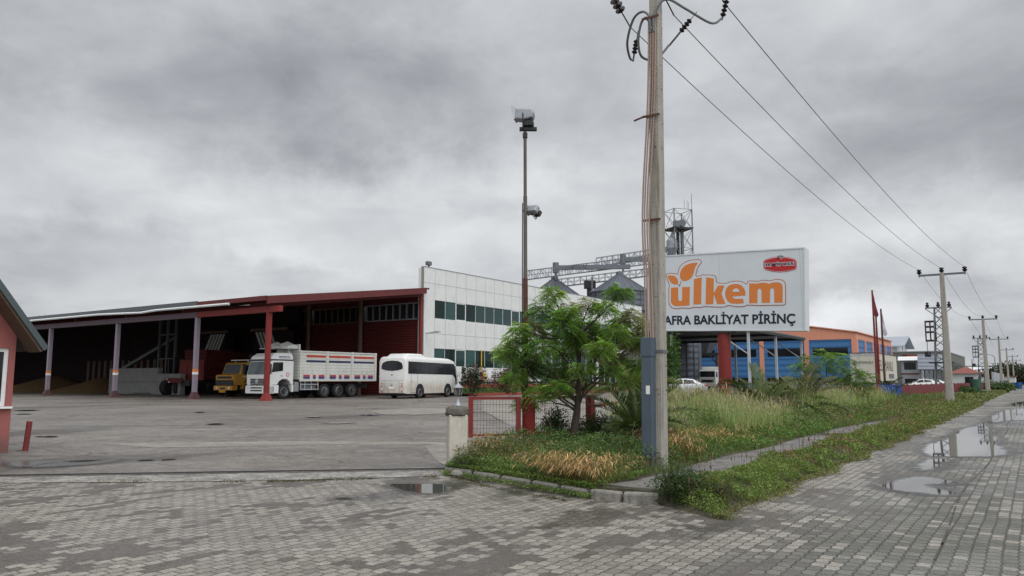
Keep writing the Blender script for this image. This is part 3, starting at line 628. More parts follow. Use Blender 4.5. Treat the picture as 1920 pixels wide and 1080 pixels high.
# ================================================================== OFFICE BUILDING
ob = thing('office_building', 'white panelled two storey office block with green glass bands', 'building', W(49.95, 42.95, .25), ROT)
Lf = 44.3
def bz(z): return z-.25
rows = [(.75, 1.20, 'plinth'), (1.20, 1.45, 'low'), (1.45, 2.7, 'w'), (2.7, 4.3, 'win'), (4.3, 6.9, 'w'), (6.9, 8.5, 'win'), (8.5, 11.25, 'w')]
m = MB(); Lw = 21.0
for z0, z1, k in rows:
    if k == 'w': m.box(0, Lw, 0, .3, bz(z0), bz(z1))
    if k in ('win', 'low'): m.box(0, 1.49, 0, .3, bz(z0), bz(z1))
m.box(Lw, Lf, 0, .3, bz(8.35), bz(11.25))
m.box(Lf-4.6, Lf, 0, .3, bz(1.4), bz(8.35))
m.build('wall', alu_w, ob)
m = MB()
for z in (9.9, 5.55, 2.2): m.box(0, Lw, -.006, 0, bz(z), bz(z)+.03)
m.box(Lw, Lf, -.006, 0, bz(9.9), bz(9.93)); m.box(0, Lf, -.03, .33, bz(11.25), bz(11.31)); m.build('panel_joint', galv, ob)
m = MB(); m.box(0, Lf, .02, .34, -.2, bz(1.2)); m.box(.45, Lf, .34, 24, -.2, bz(1.19)); m.build('plinth', brick_r, ob)
m = MB(); m.box(.45, .7, .3, 24, .2, bz(8.9)); m.box(Lf-.3, Lf-.02, .3, 24, 0, bz(8.9)); m.box(.7, Lf-.3, 23.8, 24, 0, bz(8.9)); m.box(.45, Lf-.02, .31, .5, bz(8.55), bz(8.9)); m.build('side_wall', whiter, ob)
m = MB(); m.box(0, .44, .3, .6, 0, bz(11.2)); m.build('corner_return', alu_e, ob)
m = MB(); m.box(.44, Lf, .3, 24, bz(8.9), bz(9.0)); m.build('roof', greyl, ob)
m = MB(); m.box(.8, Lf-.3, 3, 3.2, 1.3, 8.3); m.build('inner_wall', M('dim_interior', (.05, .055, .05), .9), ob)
for z0, z1 in ((2.7, 4.3), (6.9, 8.5), (1.2, 1.45)):
    n_ = 13 if z1 > 2 else 11
    for q in range(n_):
        x0 = 1.49+q*1.49+(0 if z1 > 2 else 3.2)
        if x0+1.49 > Lw+.1: break
        opening = z1 > 2 and q in (2, 8)
        m = MB(); m.box(x0+.01, x0+1.48, .06, .08, bz(z0), bz(z1)); w_ = m.build('window', random.choice(glasses), ob)
        m = MB(); f_ = .09 if opening else .017
        m.box(x0, x0+f_, .03, .12, bz(z0), bz(z1)); m.box(x0+1.49-f_, x0+1.49, .03, .12, bz(z0), bz(z1)); m.box(x0+f_, x0+1.49-f_, .03, .12, bz(z0), bz(z0)+f_); m.box(x0+f_, x0+1.49-f_, .03, .12, bz(z1)-f_, bz(z1))
        m.build('window_frame', alu_e, w_)
# glazed entrance bay
q = 0; x = Lw
while x < Lf-4.8:
    z0, z1 = 1.3, 8.35
    m = MB(); m.box(x+.04, x+1.86, -.02, 0, bz(z0), bz(z1)); w_ = m.build('window', random.choice(glasses), ob)
    m = MB(); m.box(x, x+.08, -.1, .03, bz(z0), bz(z1))
    for z in (1.3, 2.9, 4.6, 5.9, 7.2, 8.25): m.box(x+.08, x+1.9, -.1, .03, bz(z), bz(z)+.08)
    m.build('window_frame', alu_e, w_); x += 1.9
m = MB(); m.box(Lw+7, Lw+17, -1.9, .0, bz(4.75), bz(5.3)); m.build('entrance_canopy', alu_e, ob)
for x in (Lw+7.2, Lw+16.7): m = MB(); m.tube([(x, -1.7, .2), (x, -1.7, bz(4.75))], .14, 10); m.build('canopy_column', alu_e, ob)
m = MB(); m.box(Lw+9, Lw+15, -.14, -.11, bz(1.3), bz(4.0)); d_ = m.build('door', glassd, ob)
m = MB()
for k in range(5): m.box(Lw+9+k*1.45, Lw+9.08+k*1.45, -.2, -.14, bz(1.3), bz(4.0))
m.build('door_frame', alu_e, d_)
m = MB(); m.box(Lf, Lf+7, .6, 12, 0, bz(9.0)); m.build('stone_wing', M('pinkish_stone', (.30, .22, .20), .8, scale=.6), ob)
m = MB(); m.box(.04, .16, -.06, .0, 1.6, 8.2); m.build('downpipe', alu_e, ob)
m = MB(); m.tube([(.4, -.0, bz(5.55)), (.4, -1.0, bz(5.6))], .05, 6); m.box(.25, .55, -1.5, -.9, bz(5.55), bz(5.68)); m.build('wall_lamp', galv_l, ob)
m = MB(); m.box(8.4, 8.8, -.2, 0, bz(1.5), bz(2.25)); m.build('gas_box', yellow_s, ob)
m = MB(); m.box(9.1, 9.9, -.3, 0, bz(1.4), bz(2.2)); m.build('air_unit', upvc, ob)
m = MB(); m.tube([(8.3, -.06, bz(1.4)), (8.3, -.06, bz(4.4))], .05, 6); m.build('conduit', yellow_s, ob)
o = thing('roof_floodlight', 'small grey floodlight on the parapet corner of the white office', 'floodlight', W(50.7, 42.95, 11.31), ROT)
m = MB(); m.box(-.25, .25, -.05, .3, .15, .5); m.build('housing', galv_d, o, bevel=.04); m = MB(); m.box(-.05, .05, .05, .15, 0, .2); m.build('bracket', dark_m, o)
# planted strip before the office
cells = [[(50.8, 38.6), (70, 37.6), (70, 42.9), (50.8, 42.9)], [(70, 37.6), (96, 36.5), (96, 42.9), (70, 42.9)]]
def gbed(x, y): s, t = x*R0+y*R1, -x*R1+y*R0; return .3+.55*max(0, min(1, (t-38)/5))
grid('planting_bed', soil_m, cells, gbed, .02)
m = MB(); m.bar(W(50.7, 38.5, .33), W(96, 36.4, .33), .3, .32); o = m.build('bed_kerb', brick_r); tag(o, 'low red kerb edging the lawn in front of the office', 'kerb')

# ================================================================== GUARD CABIN at the left edge
gc = thing('guard_cabin', 'small pink rendered cabin with white window at the left edge', 'cabin', W(7.87, 18.42, 0), ROT)
m = MB()   # gable wall along x, opening for the window
m.box(-.12, 0, 0, .16, 0, 2.55); m.box(-1.8, -.12, 0, .16, 0, 1.03); m.box(-1.8, -.12, 0, .16, 2.28, 2.55); m.box(-3.6, -1.8, 0, .16, 0, 2.55)
m.prism([(-3.6, 2.55), (0, 2.55), (-1.8, 4.9)], .002, .158)
m.box(-.16, 0, .16, 3.4, 0, 2.55); m.box(-3.6, -3.44, .16, 3.4, 0, 2.55); m.box(-3.6, 0, 3.4, 3.56, 0, 2.55); m.prism([(-3.6, 2.55), (0, 2.55), (-1.8, 4.9)], 3.402, 3.558)
m.build('wall', pink, gc)
m = MB(); m.box(-1.8, -1.73, .05, .11, 1.03, 2.28); m.box(-.20, -.12, .05, .11, 1.03, 2.28); m.box(-1.73, -.2, .05, .11, 1.03, 1.11); m.box(-1.73, -.2, .05, .11, 2.2, 2.28); m.box(-1.0, -.93, .05, .11, 1.11, 2.2)
w_ = m.build('window', upvc, gc); B('pane', glassd, w_, -1.73, -.2, .075, .085, 1.11, 2.2)
B('window_sill', upvc, gc, -1.85, -.02, -.10, .05, .985, 1.028)
th = math.atan2(1.35, 1); ca, sa = math.cos(th), math.sin(th)
for sg in (1, -1):
    m = MB(); ex = .30; x1 = -1.8+sg*(1.8+ex); z1 = 2.55-ex*1.35+.08; n_ = (sg*sa*.12, ca*.12)
    m.prism([(x1, z1), (-1.8, 5.0), (-1.8+.0, 5.0+.14/ca*.8), (x1+n_[0], z1+n_[1])], -.62, 4.1); rf = m.build('roof', slate, gc)
    m = MB(); m.prism([(x1-sg*.04, z1-.03), (-1.8, 4.94), (-1.8, 5.0), (x1, z1)], -.56, 0); m.build('soffit', wood, rf)
m = MB(); m.tube([(-1.1, .6, 3.9), (-1.1, .6, 4.35)], .05, 8); m.tube([(-1.1, .6, 4.35), (-1.1, .6, 4.40)], .10, 8); m.build('vent_pipe', galv_d, gc)
o = thing('bollard', 'leaning rusty red steel bollard beside the pink cabin', 'bollard', G(47, 847, .03)); o.rotation_euler = (0, rad(4.5), 0)
m = MB(); m.tube([(0, 0, 0), (0, 0, .66)], .058, 12); m.build('tube', red_pt2, o); m = MB(); m.box(-.13, .13, -.13, .13, 0, .02); m.build('foot_plate', rust, o)

# ================================================================== GATE PILLAR, FENCE, MAST
P = X(858, 13.72)
o = thing('gate_pillar', 'stained white plastered gate pillar with a crumbling round cap', 'pillar', (P.x, P.y, 0), rad(12))
m = MB(); m.box(-.165, .165, -.165, .165, 0, 1.0); m.build('shaft', white_pl, o, bevel=.03)
m = MB(); rings = []
for z, r in ((.96, .16), (.99, .20), (1.02, .215), (1.06, .20), (1.09, .205), (1.12, .17), (1.14, .11), (1.15, .05)):
    rings.append([(r*(1+.10*random.uniform(-1, 1))*math.cos(2*PI*k/18), r*(1+.10*random.uniform(-1, 1))*math.sin(2*PI*k/18), z+.012*random.uniform(-1, 1)) for k in range(18)])
m.loft(rings); m.build('cap', M('mossy_cap', (.12, .11, .095), .95, var=.5, scale=12, bump=.8), o, smooth=True)
o = thing('garden_lantern', 'small grey lantern standing on the gate pillar', 'lantern', (P.x+.01, P.y, 1.14))
m = MB(); m.lathe([(.075, 0), (.05, .05), (.022, .1), (.022, .16), (.04, .18)], n=12); m.build('stem', galv, o, smooth=True)
m = MB(); m.lathe([(.035, .18), (.062, .19), (.075, .315)], n=6); l_ = m.build('glass', M('lantern_glass', (.06, .06, .055), .2), o)
m = MB()
for k in range(6): a = 2*PI*k/6; m.bar((.06*math.cos(a), .06*math.sin(a), .19), (.076*math.cos(a), .076*math.sin(a), .315), .01)
m.build('cage', galv, o)
m = MB(); m.lathe([(.10, .315), (.10, .325), (.035, .375), (.015, .40), (.008, .43)], n=12); m.build('hood', galv, o, smooth=True)
def fence_panel(label, a, b, z0, z1, wires=16, base=True, posts=(.085, .085)):
    a, b = Vector(a), Vector(b); dd = b-a; Lp = dd.length
    o = thing('fence_panel', label, 'fence', (a.x, a.y, 0), math.atan2(dd.y, dd.x), 'red wire fence beside the gate')
    for x, w in ((0, posts[0]), (Lp, posts[1])): m = MB(); m.box(x-w/2, x+w/2, -w/2, w/2, z0-.02, z1); m.build('post', red_pt, o)
    m = MB(); m.box(posts[0]/2, Lp-posts[1]/2, -.02, .02, z1-.055, z1-.002); m.build('top_rail', red_pt, o)
    m = MB(); m.box(posts[0]/2, Lp-posts[1]/2, -.02, .02, z0, z0+.035); m.build('bottom_rail', red_pt, o)
    m = MB(); n_ = int(Lp/.06)
    for k in range(1, n_): x = Lp*k/n_; m.tube([(x, 0, z0+.03), (x, 0, z1-.05)], .0028, 4, False)
    for k in range(1, 5): z = z0+(z1-z0)*k/5; m.tube([(.04, 0, z), (Lp-.04, 0, z)], .0035, 4, False)
    m.build('wire_mesh', rust, o)
    if base: m = MB(); m.box(-.06, Lp+.06, -.08, .08, .1, z0-.03); m.build('base_wall', white_pl, o)
    return o
F1 = X(883, 15.05); F2 = X(972, 15.2); F2b = X(992, 15.25); F3 = X(1106, 16.9)
fence_panel('red framed wire fence panel next to the white gate pillar', F1, F2, .52, 1.27)
fence_panel('red wire fence panel behind the tree trunk', F2b, F3, .54, 1.27, posts=(.17, .14))
pts = [W(15.6, 8.35), W(19, 9.3), W(23, 10.4), W(27, 11.3), W(32, 10.75), (W(37, 10.2)), W(42, 9.6), W(47, 9.0)]
m = [F3+(pts[0]-F3)*.1]+pts
for i, (a, b) in enumerate(zip(m, m[1:])):
    lab = ['short red fence bay just past the tree', 'red fence bay hidden behind the large young palm', 'red post and rail bay directly behind the concrete pole', 'red post and rail bay left of the billboard post', 'red rail bay behind the billboard post', 'red post and rail bay behind the second young palm', 'red rail bay left of the small tree', 'last red rail bay behind the small tree, before the sheeted fence'][i]
    o = thing('rail_fence', lab, 'fence', (a.x, a.y, 0), math.atan2((b-a).y, (b-a).x), 'low red rail fence behind the verge'); Lp = (b-a).length
    n_ = max(1, round(Lp/2.4)); mm = MB()
    for k in range(n_): x = Lp*k/n_; q_ = MB(); q_.box(x-.05, x+.05, -.05, .05, 0, 1.05); q_.build('post', red_pt2, o)
    q_ = MB(); q_.box(0, Lp, -.03, .03, .97, 1.04); q_.build('rail', red_pt2, o); q_ = MB(); q_.box(0, Lp, -.1, .1, 0, .3); q_.build('base_wall', white_pl, o)
# sheeted fence on a low wall
fp = [(47, 9.0), (60, 7.4), (76, 6.75), (92, 6.1), (110, 5.4)]
labs = ['maroon sheeted fence run behind the blue bin', 'maroon sheeted fence run left of the nearer roadside pole', 'maroon sheeted fence run right of the nearer roadside pole', 'farthest maroon sheeted fence run near the green litter bin']
for i, (a, b) in enumerate(zip(fp, fp[1:])):
    A_, B_ = W(*a), W(*b); Lp = (B_-A_).length
    o = thing('sheet_fence', labs[i], 'fence', A_, math.atan2((B_-A_).y, (B_-A_).x), 'maroon sheeted fence along the road')
    q_ = MB(); q_.box(0, Lp, -.12, .12, 0, .42); q_.build('base_wall', grayconc, o)
    q_ = MB(); q_.box(.02, Lp-.02, -.03, .0, .50, 1.25); q_.build('sheeting', maroon_f, o)
    n_ = round(Lp/2.6)
    for k in range(n_+1): x = Lp*k/n_; q_ = MB(); q_.box(x-.05, x+.05, .0, .08, .42, 1.30); q_.build('post', red_pt2, o)
# floodlight mast
P = X(985.5, 15.9)
o = thing('floodlight_mast', 'tall slim rusty mast behind the red fence', 'mast', (P.x, P.y, .1))
m = MB(); m.tube([(0, 0, 0), (0, 0, 3.6)], .052, 10); m.build('lower_tube', rust, o, smooth=True)
m = MB(); m.tube([(0, 0, 3.6), (0, 0, 5.35)], .043, 10); m.tube([(0, 0, 5.35), (0, 0, 6.75)], .036, 10); m.build('upper_tube', M('peeling_grey_paint', (.12, .10, .09), .7, var=.4, scale=14, streak=.5), o, smooth=True)
m = MB(); m.tube([(-.06, 0, .3), (-.065, .0, 2.5), (-.06, 0, 4.6), (-.055, 0, 5.2)], .012, 6); m.build('cable', black_p, o)
m = MB(); m.box(-.06, .06, -.06, .06, 1.75, 1.95); m.box(-.05, .05, -.05, .05, 6.62, 6.72); m.box(-.12, .25, -.06, .06, 6.78, 6.84); m.build('bracket', dark_m, o)
def flood(label, loc, rz, tilt, sc):
    o = thing('floodlight', label, 'floodlight', loc, rz, 'floodlights on the rusty mast'); o.rotation_euler = (tilt, 0, rz); o.scale = (sc, sc, sc)
    m = MB(); m.prism([(-.2, -.1), (-.16, .13), (.2, .1), (.22, .0), (.2, -.1), (.0, -.14)], -.13, .13); m.build('housing', galv, o, bevel=.03)
    m = MB(); m.add([(-.2, -.14, -.12), (-.2, .14, -.12), (-.27, .16, .17), (-.27, -.16, .17), (-.17, -.13, -.1), (-.17, .13, -.1), (-.16, .13, .14), (-.16, -.13, .14)], [(0,1,2,3),(7,6,5,4),(0,4,5,1),(1,5,6,2),(2,6,7,3),(3,7,4,0)]); m.build('visor', galv_l, o)
    m = MB(); m.box(-.02, .2, -.1, .1, -.26, -.14); m.build('gear_box', dark_m, o, bevel=.01)
    m = MB(); m.bar((0, -.15, 0), (.0, -.15, -.3), .02); m.bar((0, .15, 0), (0, .15, -.3), .02); m.bar((0, -.15, -.3), (0, .15, -.3), .02); m.build('bracket', dark_m, o)
    return o
flood('large grey floodlight at the top of the rusty mast', (P.x-.02, P.y, 7.22), rad(-12), 0, 1.0)
flood('small floodlight halfway up the rusty mast, pointing down', (P.x+.16, P.y, 5.15), rad(-40), rad(55), .62)

# ================================================================== BILLBOARD
BO = Vector((7.73, 28.4, 0)); BU = Vector((.828, -.561, 0)); BN = Vector((-.561, -.828, 0))
roll = rad(2.0); bl_, br_ = -2.93, 2.98; ZB = 3.40
bb = thing('billboard', 'large white billboard with orange lettering on a red post', 'billboard', (BO.x, BO.y, .1), math.atan2(BU.y, BU.x))
m = MB(); m.tube([(0, .28, 0), (0, .28, 3.35)], .235, 24); m.build('post', red_pt, bb, smooth=True)
m = MB(); m.box(-.4, .4, 0, .55, 3.22, 3.32); m.build('bearer', dark_m, bb)
face = bpy.data.objects.new('panel', None)
Mroll = Matrix.Translation((0, 0, ZB-.1)) @ Matrix.Rotation(roll, 4, 'Y')
def tbuild(mb, name, mat, parent, **k):
    mb.v = [tuple(Mroll @ Vector(v)) for v in mb.v]; return mb.build(name, mat, parent, **k)
Hb = 2.92
m = MB(); m.box(bl_, br_, 0, .55, 0, Hb); panel = tbuild(m, 'panel', board_w, bb)
m = MB(); e = .035
m.box(bl_-.01, br_+.01, -.02, .0, -.01, e); m.box(bl_-.01, br_+.01, -.02, .0, Hb-e, Hb+.01); m.box(bl_-.01, bl_+e, -.02, 0, e, Hb-e); m.box(br_-e, br_+.01, -.02, .0, e, Hb-e)
m.box(br_, br_+.012, 0, .56, 0, Hb); m.box(bl_, br_, 0, .56, Hb, Hb+.012); tbuild(m, 'edge_trim', board_e, bb)
Minv = Mroll.inverted()
bbM = Matrix.Translation((BO.x, BO.y, .1)) @ Matrix.Rotation(math.atan2(BU.y, BU.x), 4, 'Z'); bbI = bbM.inverted()
def bpt(X_, Y_):                               # photo tracing -> flat coordinates on the board
    px, py = 1240+X_/6, 450+Y_/6; r = ray(px, py); o_ = Vector((0, 0, EYE))
    o2 = Minv @ (bbI @ o_); p2 = Minv @ (bbI @ (o_+r)); dd = p2-o2; k = (0-o2.y)/dd.y; q = o2+dd*k; return (q.x, q.z)
def curve_shape(name, polys, mat, lift, offset=0.0, parent=None, smooth=0):
    cu = bpy.data.curves.new(name, 'CURVE'); cu.dimensions = '2D'; cu.fill_mode = 'BOTH'; cu.offset = offset; cu.extrude = .002
    for poly in polys:
        pts = [Vector((p[0], p[1])) for p in poly]
        for _ in range(smooth):
            pts = [q for a, b in zip(pts, pts[1:]+pts[:1]) for q in (a*.82+b*.18, a*.18+b*.82)]
        sp = cu.splines.new('POLY'); sp.points.add(len(pts)-1); sp.use_cyclic_u = True
        for i, p in enumerate(pts): sp.points[i].co = (p.x, p.y, 0, 1)
    to = bpy.data.objects.new('tmp', cu); me = bpy.data.meshes.new_from_object(to)
    bpy.data.objects.remove(to); vs = [tuple(Mroll @ Vector((v.co.x, -lift+v.co.z, v.co.y))) for v in me.vertices]
    for v, c in zip(me.vertices, vs): v.co = c
    me.materials.clear(); me.materials.append(mat); me.name = name
    o = bpy.data.objects.new(name, me); C.objects.link(o); o.parent = parent or bb; return o
def text_mesh(name, txt, mat, parent, x0, x1, z0, z1, mtx, offset=0.0, extrude=.002, shear=0.0):
    cu = bpy.data.curves.new(name, 'FONT'); cu.body = txt; cu.offset = offset; cu.extrude = extrude; cu.shear = shear
    to = bpy.data.objects.new('tmp', cu); me = bpy.data.meshes.new_from_object(to); bpy.data.objects.remove(to)
    co = np.array([v.co for v in me.vertices]); cap = .69
    ax, bx = co[:, 0].min(), co[:, 0].max()
    for v in me.vertices:
        p = Vector((x0+(v.co.x-ax)/(bx-ax)*(x1-x0), v.co.z, z0+v.co.y/cap*(z1-z0))); v.co = mtx @ Vector((p.x, -p.y, p.z))
    me.materials.clear(); me.materials.append(mat); me.name = name
    o = bpy.data.objects.new(name, me); C.objects.link(o); o.parent = parent; return o
outline = [(47,398),(60,380),(100,369),(150,375),(183,384),(192,330),(215,285),(260,250),(310,228),(380,217),(430,218),(455,235),(455,258),(420,300),(402,345),(390,407),(440,400),(470,386),(488,393),(515,387),(600,396),(622,420),(623,480),(735,485),(765,470),(810,460),(860,458),(910,466),(945,483),(960,495),(972,462),(995,455),(1090,462),(1150,447),(1225,457),(1280,440),(1340,440),(1380,458),(1402,490),(1404,700),(1398,728),(1372,738),(1245,738),(1110,742),(962,735),(940,752),(850,755),(750,738),(730,755),(640,760),(478,750),(465,762),(350,762),(330,774),(230,768),(180,778),(130,772),(95,745),(82,705),(82,535),(92,512)]
curve_shape('logo_outline', [[bpt(*p) for p in outline]], brown_s, .006, .0, smooth=1)
curve_shape('logo_border', [[bpt(*p) for p in outline]], board_p, .010, -.027, smooth=1)
def arcpts(cx, cy, rx, ry, a0, a1, n=8): return [(cx+rx*math.cos(rad(a0+(a1-a0)*k/n)), cy-ry*math.sin(rad(a0+(a1-a0)*k/n))) for k in range(n+1)]
letters = [
 ('letter_u', [(110,536),(192,533),(192,665)]+arcpts(214,665,22,22,180,360,6)+[(236,530),(323,527),(318,738),(275,740),(230,741),(190,746),(150,741),(122,724),(108,695)]),
 ('letter_l', [(368,440),(380,437),(456,421),(449,722),(363,727)]),
 ('letter_k', [(506,420),(592,433),(590,598),(640,513),(711,510),(678,606),(723,718),(630,721),(592,612),(586,721),(499,725)]),
 ('letter_e', [(948,625),(800,637),(812,652),(838,662),(922,660),(930,712),(850,718),(790,714),(748,692),(724,645),(719,595),(730,545),(765,510),(810,496),(860,495),(905,512),(935,548),(948,590)]),
 ('letter_m', [(990,488),(1085,490),(1115,481),(1165,480),(1212,492),(1262,476),(1320,475),(1355,492),(1367,530),(1365,705),(1272,708)]+arcpts(1248,570,23,27,0,180,6)+[(1223,708),(1130,708)]+arcpts(1106,572,22,25,0,180,6)+[(1083,711),(990,713)])]
for nm, poly in letters: curve_shape(nm, [[bpt(*p) for p in poly]], orange_s, .014, smooth=0)
curve_shape('letter_counter', [[bpt(*p) for p in [(803,583),(808,562),(832,546),(858,548),(876,565),(880,583)]]], board_p, .0185)
curve_shape('large_leaf', [[bpt(*p) for p in [(417,252),(330,262),(270,285),(228,328),(210,380),(212,425),(235,457),(270,464),(310,450),(345,420),(365,378),(380,310)]]], orange_s, .014, smooth=1)
curve_shape('small_leaf', [[bpt(*p) for p in [(66,405),(110,397),(152,405),(180,432),(191,470),(190,498),(142,502),(110,482),(84,440)]]], orange_s, .014, smooth=1)
curve_shape('leaf_stem', [[bpt(*p) for p in [(220,462),(229,462),(209,524),(205,524),(188,500),(195,497),(206,508)]]], brown_s, .014)
hexo = [(1150,240),(1165,222),(1250,196),(1335,186),(1420,193),(1490,210),(1520,228),(1524,316),(1505,335),(1420,355),(1335,363),(1250,357),(1165,332),(1150,312)]
curve_shape('emblem', [[bpt(*p) for p in hexo]], red_s, .006, 0.004, smooth=1)
hm = lambda f, g_: [bpt(1337+(x-1337)*f, 274+(y-274)*g_) for x, y in hexo]
curve_shape('emblem_border', [hm(.975, .95)], board_e, .010, smooth=1); curve_shape('emblem_field', [hm(.955, .89)], red_s, .014, smooth=1)
def brow(X0, X1, yb0, yb1, h): a = bpt(X0, yb0); b = bpt(X1, yb1); return a, b, h
def btext(name, txt, mat, X0, Yb0, X1, Yb1, hpx, off, lift, shear=0.0, par=None):
    a, b = bpt(X0, Yb0), bpt(X1, Yb1); c = bpt(X0, Yb0-hpx); ang = math.atan2(b[1]-a[1], b[0]-a[0]); Lx = math.hypot(b[0]-a[0], b[1]-a[1])
    mt = Mroll @ Matrix.Translation((a[0], -lift, a[1])) @ Matrix.Rotation(-ang, 4, 'Y')
    return text_mesh(name, txt, mat, par or bb, 0, Lx, 0, (c[1]-a[1])*1.0, mt, off, .002, shear)
btext('emblem_lettering', 'metross', board_e, 1168, 299, 1498, 283, 54, .05, .0185); btext('emblem_lettering', 'metross', navy_s, 1176, 294, 1490, 279, 44, .014, .0225)
btext('emblem_lettering', 'glp', board_p, 1303, 203, 1378, 200, 38, .05, .0185); btext('emblem_lettering', 'glp', navy_s, 1306, 200, 1375, 198, 33, .0, .0225)
btext('lettering', 'BAFRA BAKLİYAT PİRİNÇ', navy_s, -28, 951, 1508, 934, 93, .029, .006)
curve_shape('cedilla', [[bpt(*p) for p in [(1466,934),(1480,934),(1478,943),(1490,950),(1487,961),(1470,968),(1453,964),(1455,955),(1469,958),(1475,953),(1464,949)]]], navy_s, .010)

# ================================================================== CONCRETE UTILITY POLES AND WIRES
def taper_pole(mb, b, h, w0, w1):
    r = []
    for k in range(9):
        f = k/8; w = w0+(w1-w0)*f; c = w*.22
        r.append([(-w+c, -w, b+(h-b)*f), (w-c, -w, b+(h-b)*f), (w, -w+c, b+(h-b)*f), (w, w-c, b+(h-b)*f), (w-c, w, b+(h-b)*f), (-w+c, w, b+(h-b)*f), (-w, w-c, b+(h-b)*f), (-w, -w+c, b+(h-b)*f)])
    return mb.loft(r)
P0 = X(1232, 13.05)
up = thing('utility_pole', 'near concrete utility pole with cables and a blue grey conduit cover', 'utility pole', (P0.x, P0.y, 0), ROT, 'concrete utility poles along the road'); up.rotation_euler = (Matrix.Rotation(rad(.85), 4, 'Y') @ Matrix.Rotation(ROT, 4, 'Z')).to_euler()
m = MB(); taper_pole(m, 0, 9.1, .122, .088); m.build('shaft', concrete, up)
m = MB()
for k in range(26):
    z = random.uniform(1.2, 8.2); y0 = random.uniform(-.08, .04); w_ = .122-.034*z/9.1; m.add([(-w_-.003, y0, z), (-w_-.003, y0+random.uniform(.03, .09), z+random.uniform(-.015, .015)), (-w_-.003, y0+.03, z+random.uniform(.006, .02))], [(0, 1, 2)])
    y0 = random.uniform(-.07, .05); m.add([(y0, -w_-.003, z), (y0+random.uniform(.03, .08), -w_-.003, z+random.uniform(-.015, .015)), (y0+.03, -w_-.003, z+random.uniform(.006, .02))], [(0, 1, 2)])
tag(m.build('surface_cracks', M('crack_marks', (.10, .085, .07), .9), up), kind='stuff')  # thin dark brown marks for the cracks in the concrete
m = MB(); m.box(-.06, .06, -1.0, .95, 8.72, 8.82); m.box(-.16, -.12, -.2, .2, 8.6, 8.9); m.build('crossarm', galv_d, up)
ends = []
for y in (.9, 0.0, -.95):
    m = MB(); A_ = Vector((.05, y, 8.72)); dr = Vector((.93, 0, -.36)).normalized(); m.tube([A_, A_+dr*.12], .012, 6)
    for k in range(3):
        c_ = A_+dr*(.16+.12*k); m.tube([c_-dr*.03, c_-dr*.01, c_+dr*.04], [.03, .10, .04], 14)
    m.tube([A_+dr*.1, A_+dr*.85], .014, 6); m.build('strain_insulator', porc, up, smooth=True); ends.append(A_+dr*.85)
# cable terminations and the loops of cable that come down the pole
terms = [((1.05, .86, 8.22), (.92, .86, 7.82)), ((1.05, -.25, 8.35), (.75, .0, 7.85)), ((.95, -.98, 8.50), (.9, -.92, 8.2))]
for i, (a, b) in enumerate(terms):
    a, b = Vector(a), Vector(b); dr = (b-a).normalized(); m = MB(); m.tube([a-dr*.22, a], .008, 6)
    for k in range(4): c_ = a+dr*(.05+.085*k); m.tube([c_-dr*.03, c_, c_+dr*.03], [.025, .055, .03], 12)
    m.tube([a, b+dr*.1], .02, 6); m.build('cable_termination', porc, up, smooth=True)
kx, ky = -.115, .155
def arc3(pts, n=8):                             # Catmull-Rom through control points
    pts = [Vector(p) for p in pts]; P_ = [pts[0]]+pts+[pts[-1]]; out = []
    for i in range(1, len(P_)-2):
        for k in range(n):
            t = k/n; p0, p1, p2, p3 = P_[i-1:i+3]
            out.append(.5*((2*p1)+(-p0+p2)*t+(2*p0-5*p1+4*p2-p3)*t*t+(-p0+3*p1-3*p2+p3)*t**3))
    return out+[pts[-1]]
m = MB()
m.tube(arc3([(.90, .86, 7.75), (.7, .84, 7.72), (.3, .7, 7.85), (.05, .46, 8.12), (-.08, .22, 8.15), (-.13, .06, 7.98), (-.12, .05, 7.7)]), .022, 8)
m.tube(arc3([(.82, -.92, 8.10), (.6, -.8, 7.95), (.2, -.5, 8.12), (-.02, -.25, 8.28), (-.10, -.1, 8.18), (-.13, -.02, 7.95), (-.12, -.01, 7.7)]), .022, 8)
m.tube(arc3([(.70, .04, 7.78), (.45, .20, 7.45), (.15, .34, 7.42), (-.02, .33, 7.65), (-.08, .24, 7.95), (-.13, .10, 7.98), (-.12, .03, 7.75)]), .022, 8)
m.build('cable_loops', cable_g, up, smooth=True)
for k, yy in enumerate((.085, .045, .0, -.04)):
    m = MB(); m.tube(arc3([(-.115+.01*(k % 2), yy, 8.0), (-.12, yy+.01, 7.0), (-.13, yy+.04, 6.1), (-.15-.01*k, yy+.10, 5.0-.1*k), (-.18, yy+.11, 4.2), (-.17, yy+.08, 3.3), (-.19, yy+.05, 2.3)], 6), .0155, 8); m.build('down_cable', cable_p, up, smooth=True)
m = MB()
for z, yy in ((7.95, .0), (6.15, .05), (4.3, .10)):
    m.box(-.20, -.185, -.16, .24, z, z+.045); m.box(-.2, .16, .16, .175, z+.01, z+.035)
m.build('cable_clamp', rust, up) if False else None
for z, yy in ((7.95, .0), (6.15, .05), (4.3, .10)): m = MB(); m.box(-.155, -.14, -.12, .20, z, z+.04); m.box(-.155, .12, .12, .135, z+.01, z+.03); m.build('cable_clamp', rust, up)
m = MB(); m.bar((-.15, .18, 6.17), (-.15, .36, 6.13), .025); m.build('clamp_bolt', rust, up)
m = MB(); m.box(-.285, -.125, -.005, .185, .12, 2.26); cg = m.build('conduit_cover', guard_m, up, bevel=.01)
m = MB(); m.box(-.297, -.12, -.015, .195, 1.98, 2.30); m.build('cover_cap', guard_m, cg, bevel=.01)
m = MB(); m.box(-.290, -.286, .03, .10, 1.36, 1.50); m.build('notice', paper, cg)
m = MB(); m.box(-.125, .125, -.126, -.118, 2.05, 2.10); m.box(-.126, -.118, -.126, .0, 2.05, 2.10); m.build('steel_strap', galv_d, up)
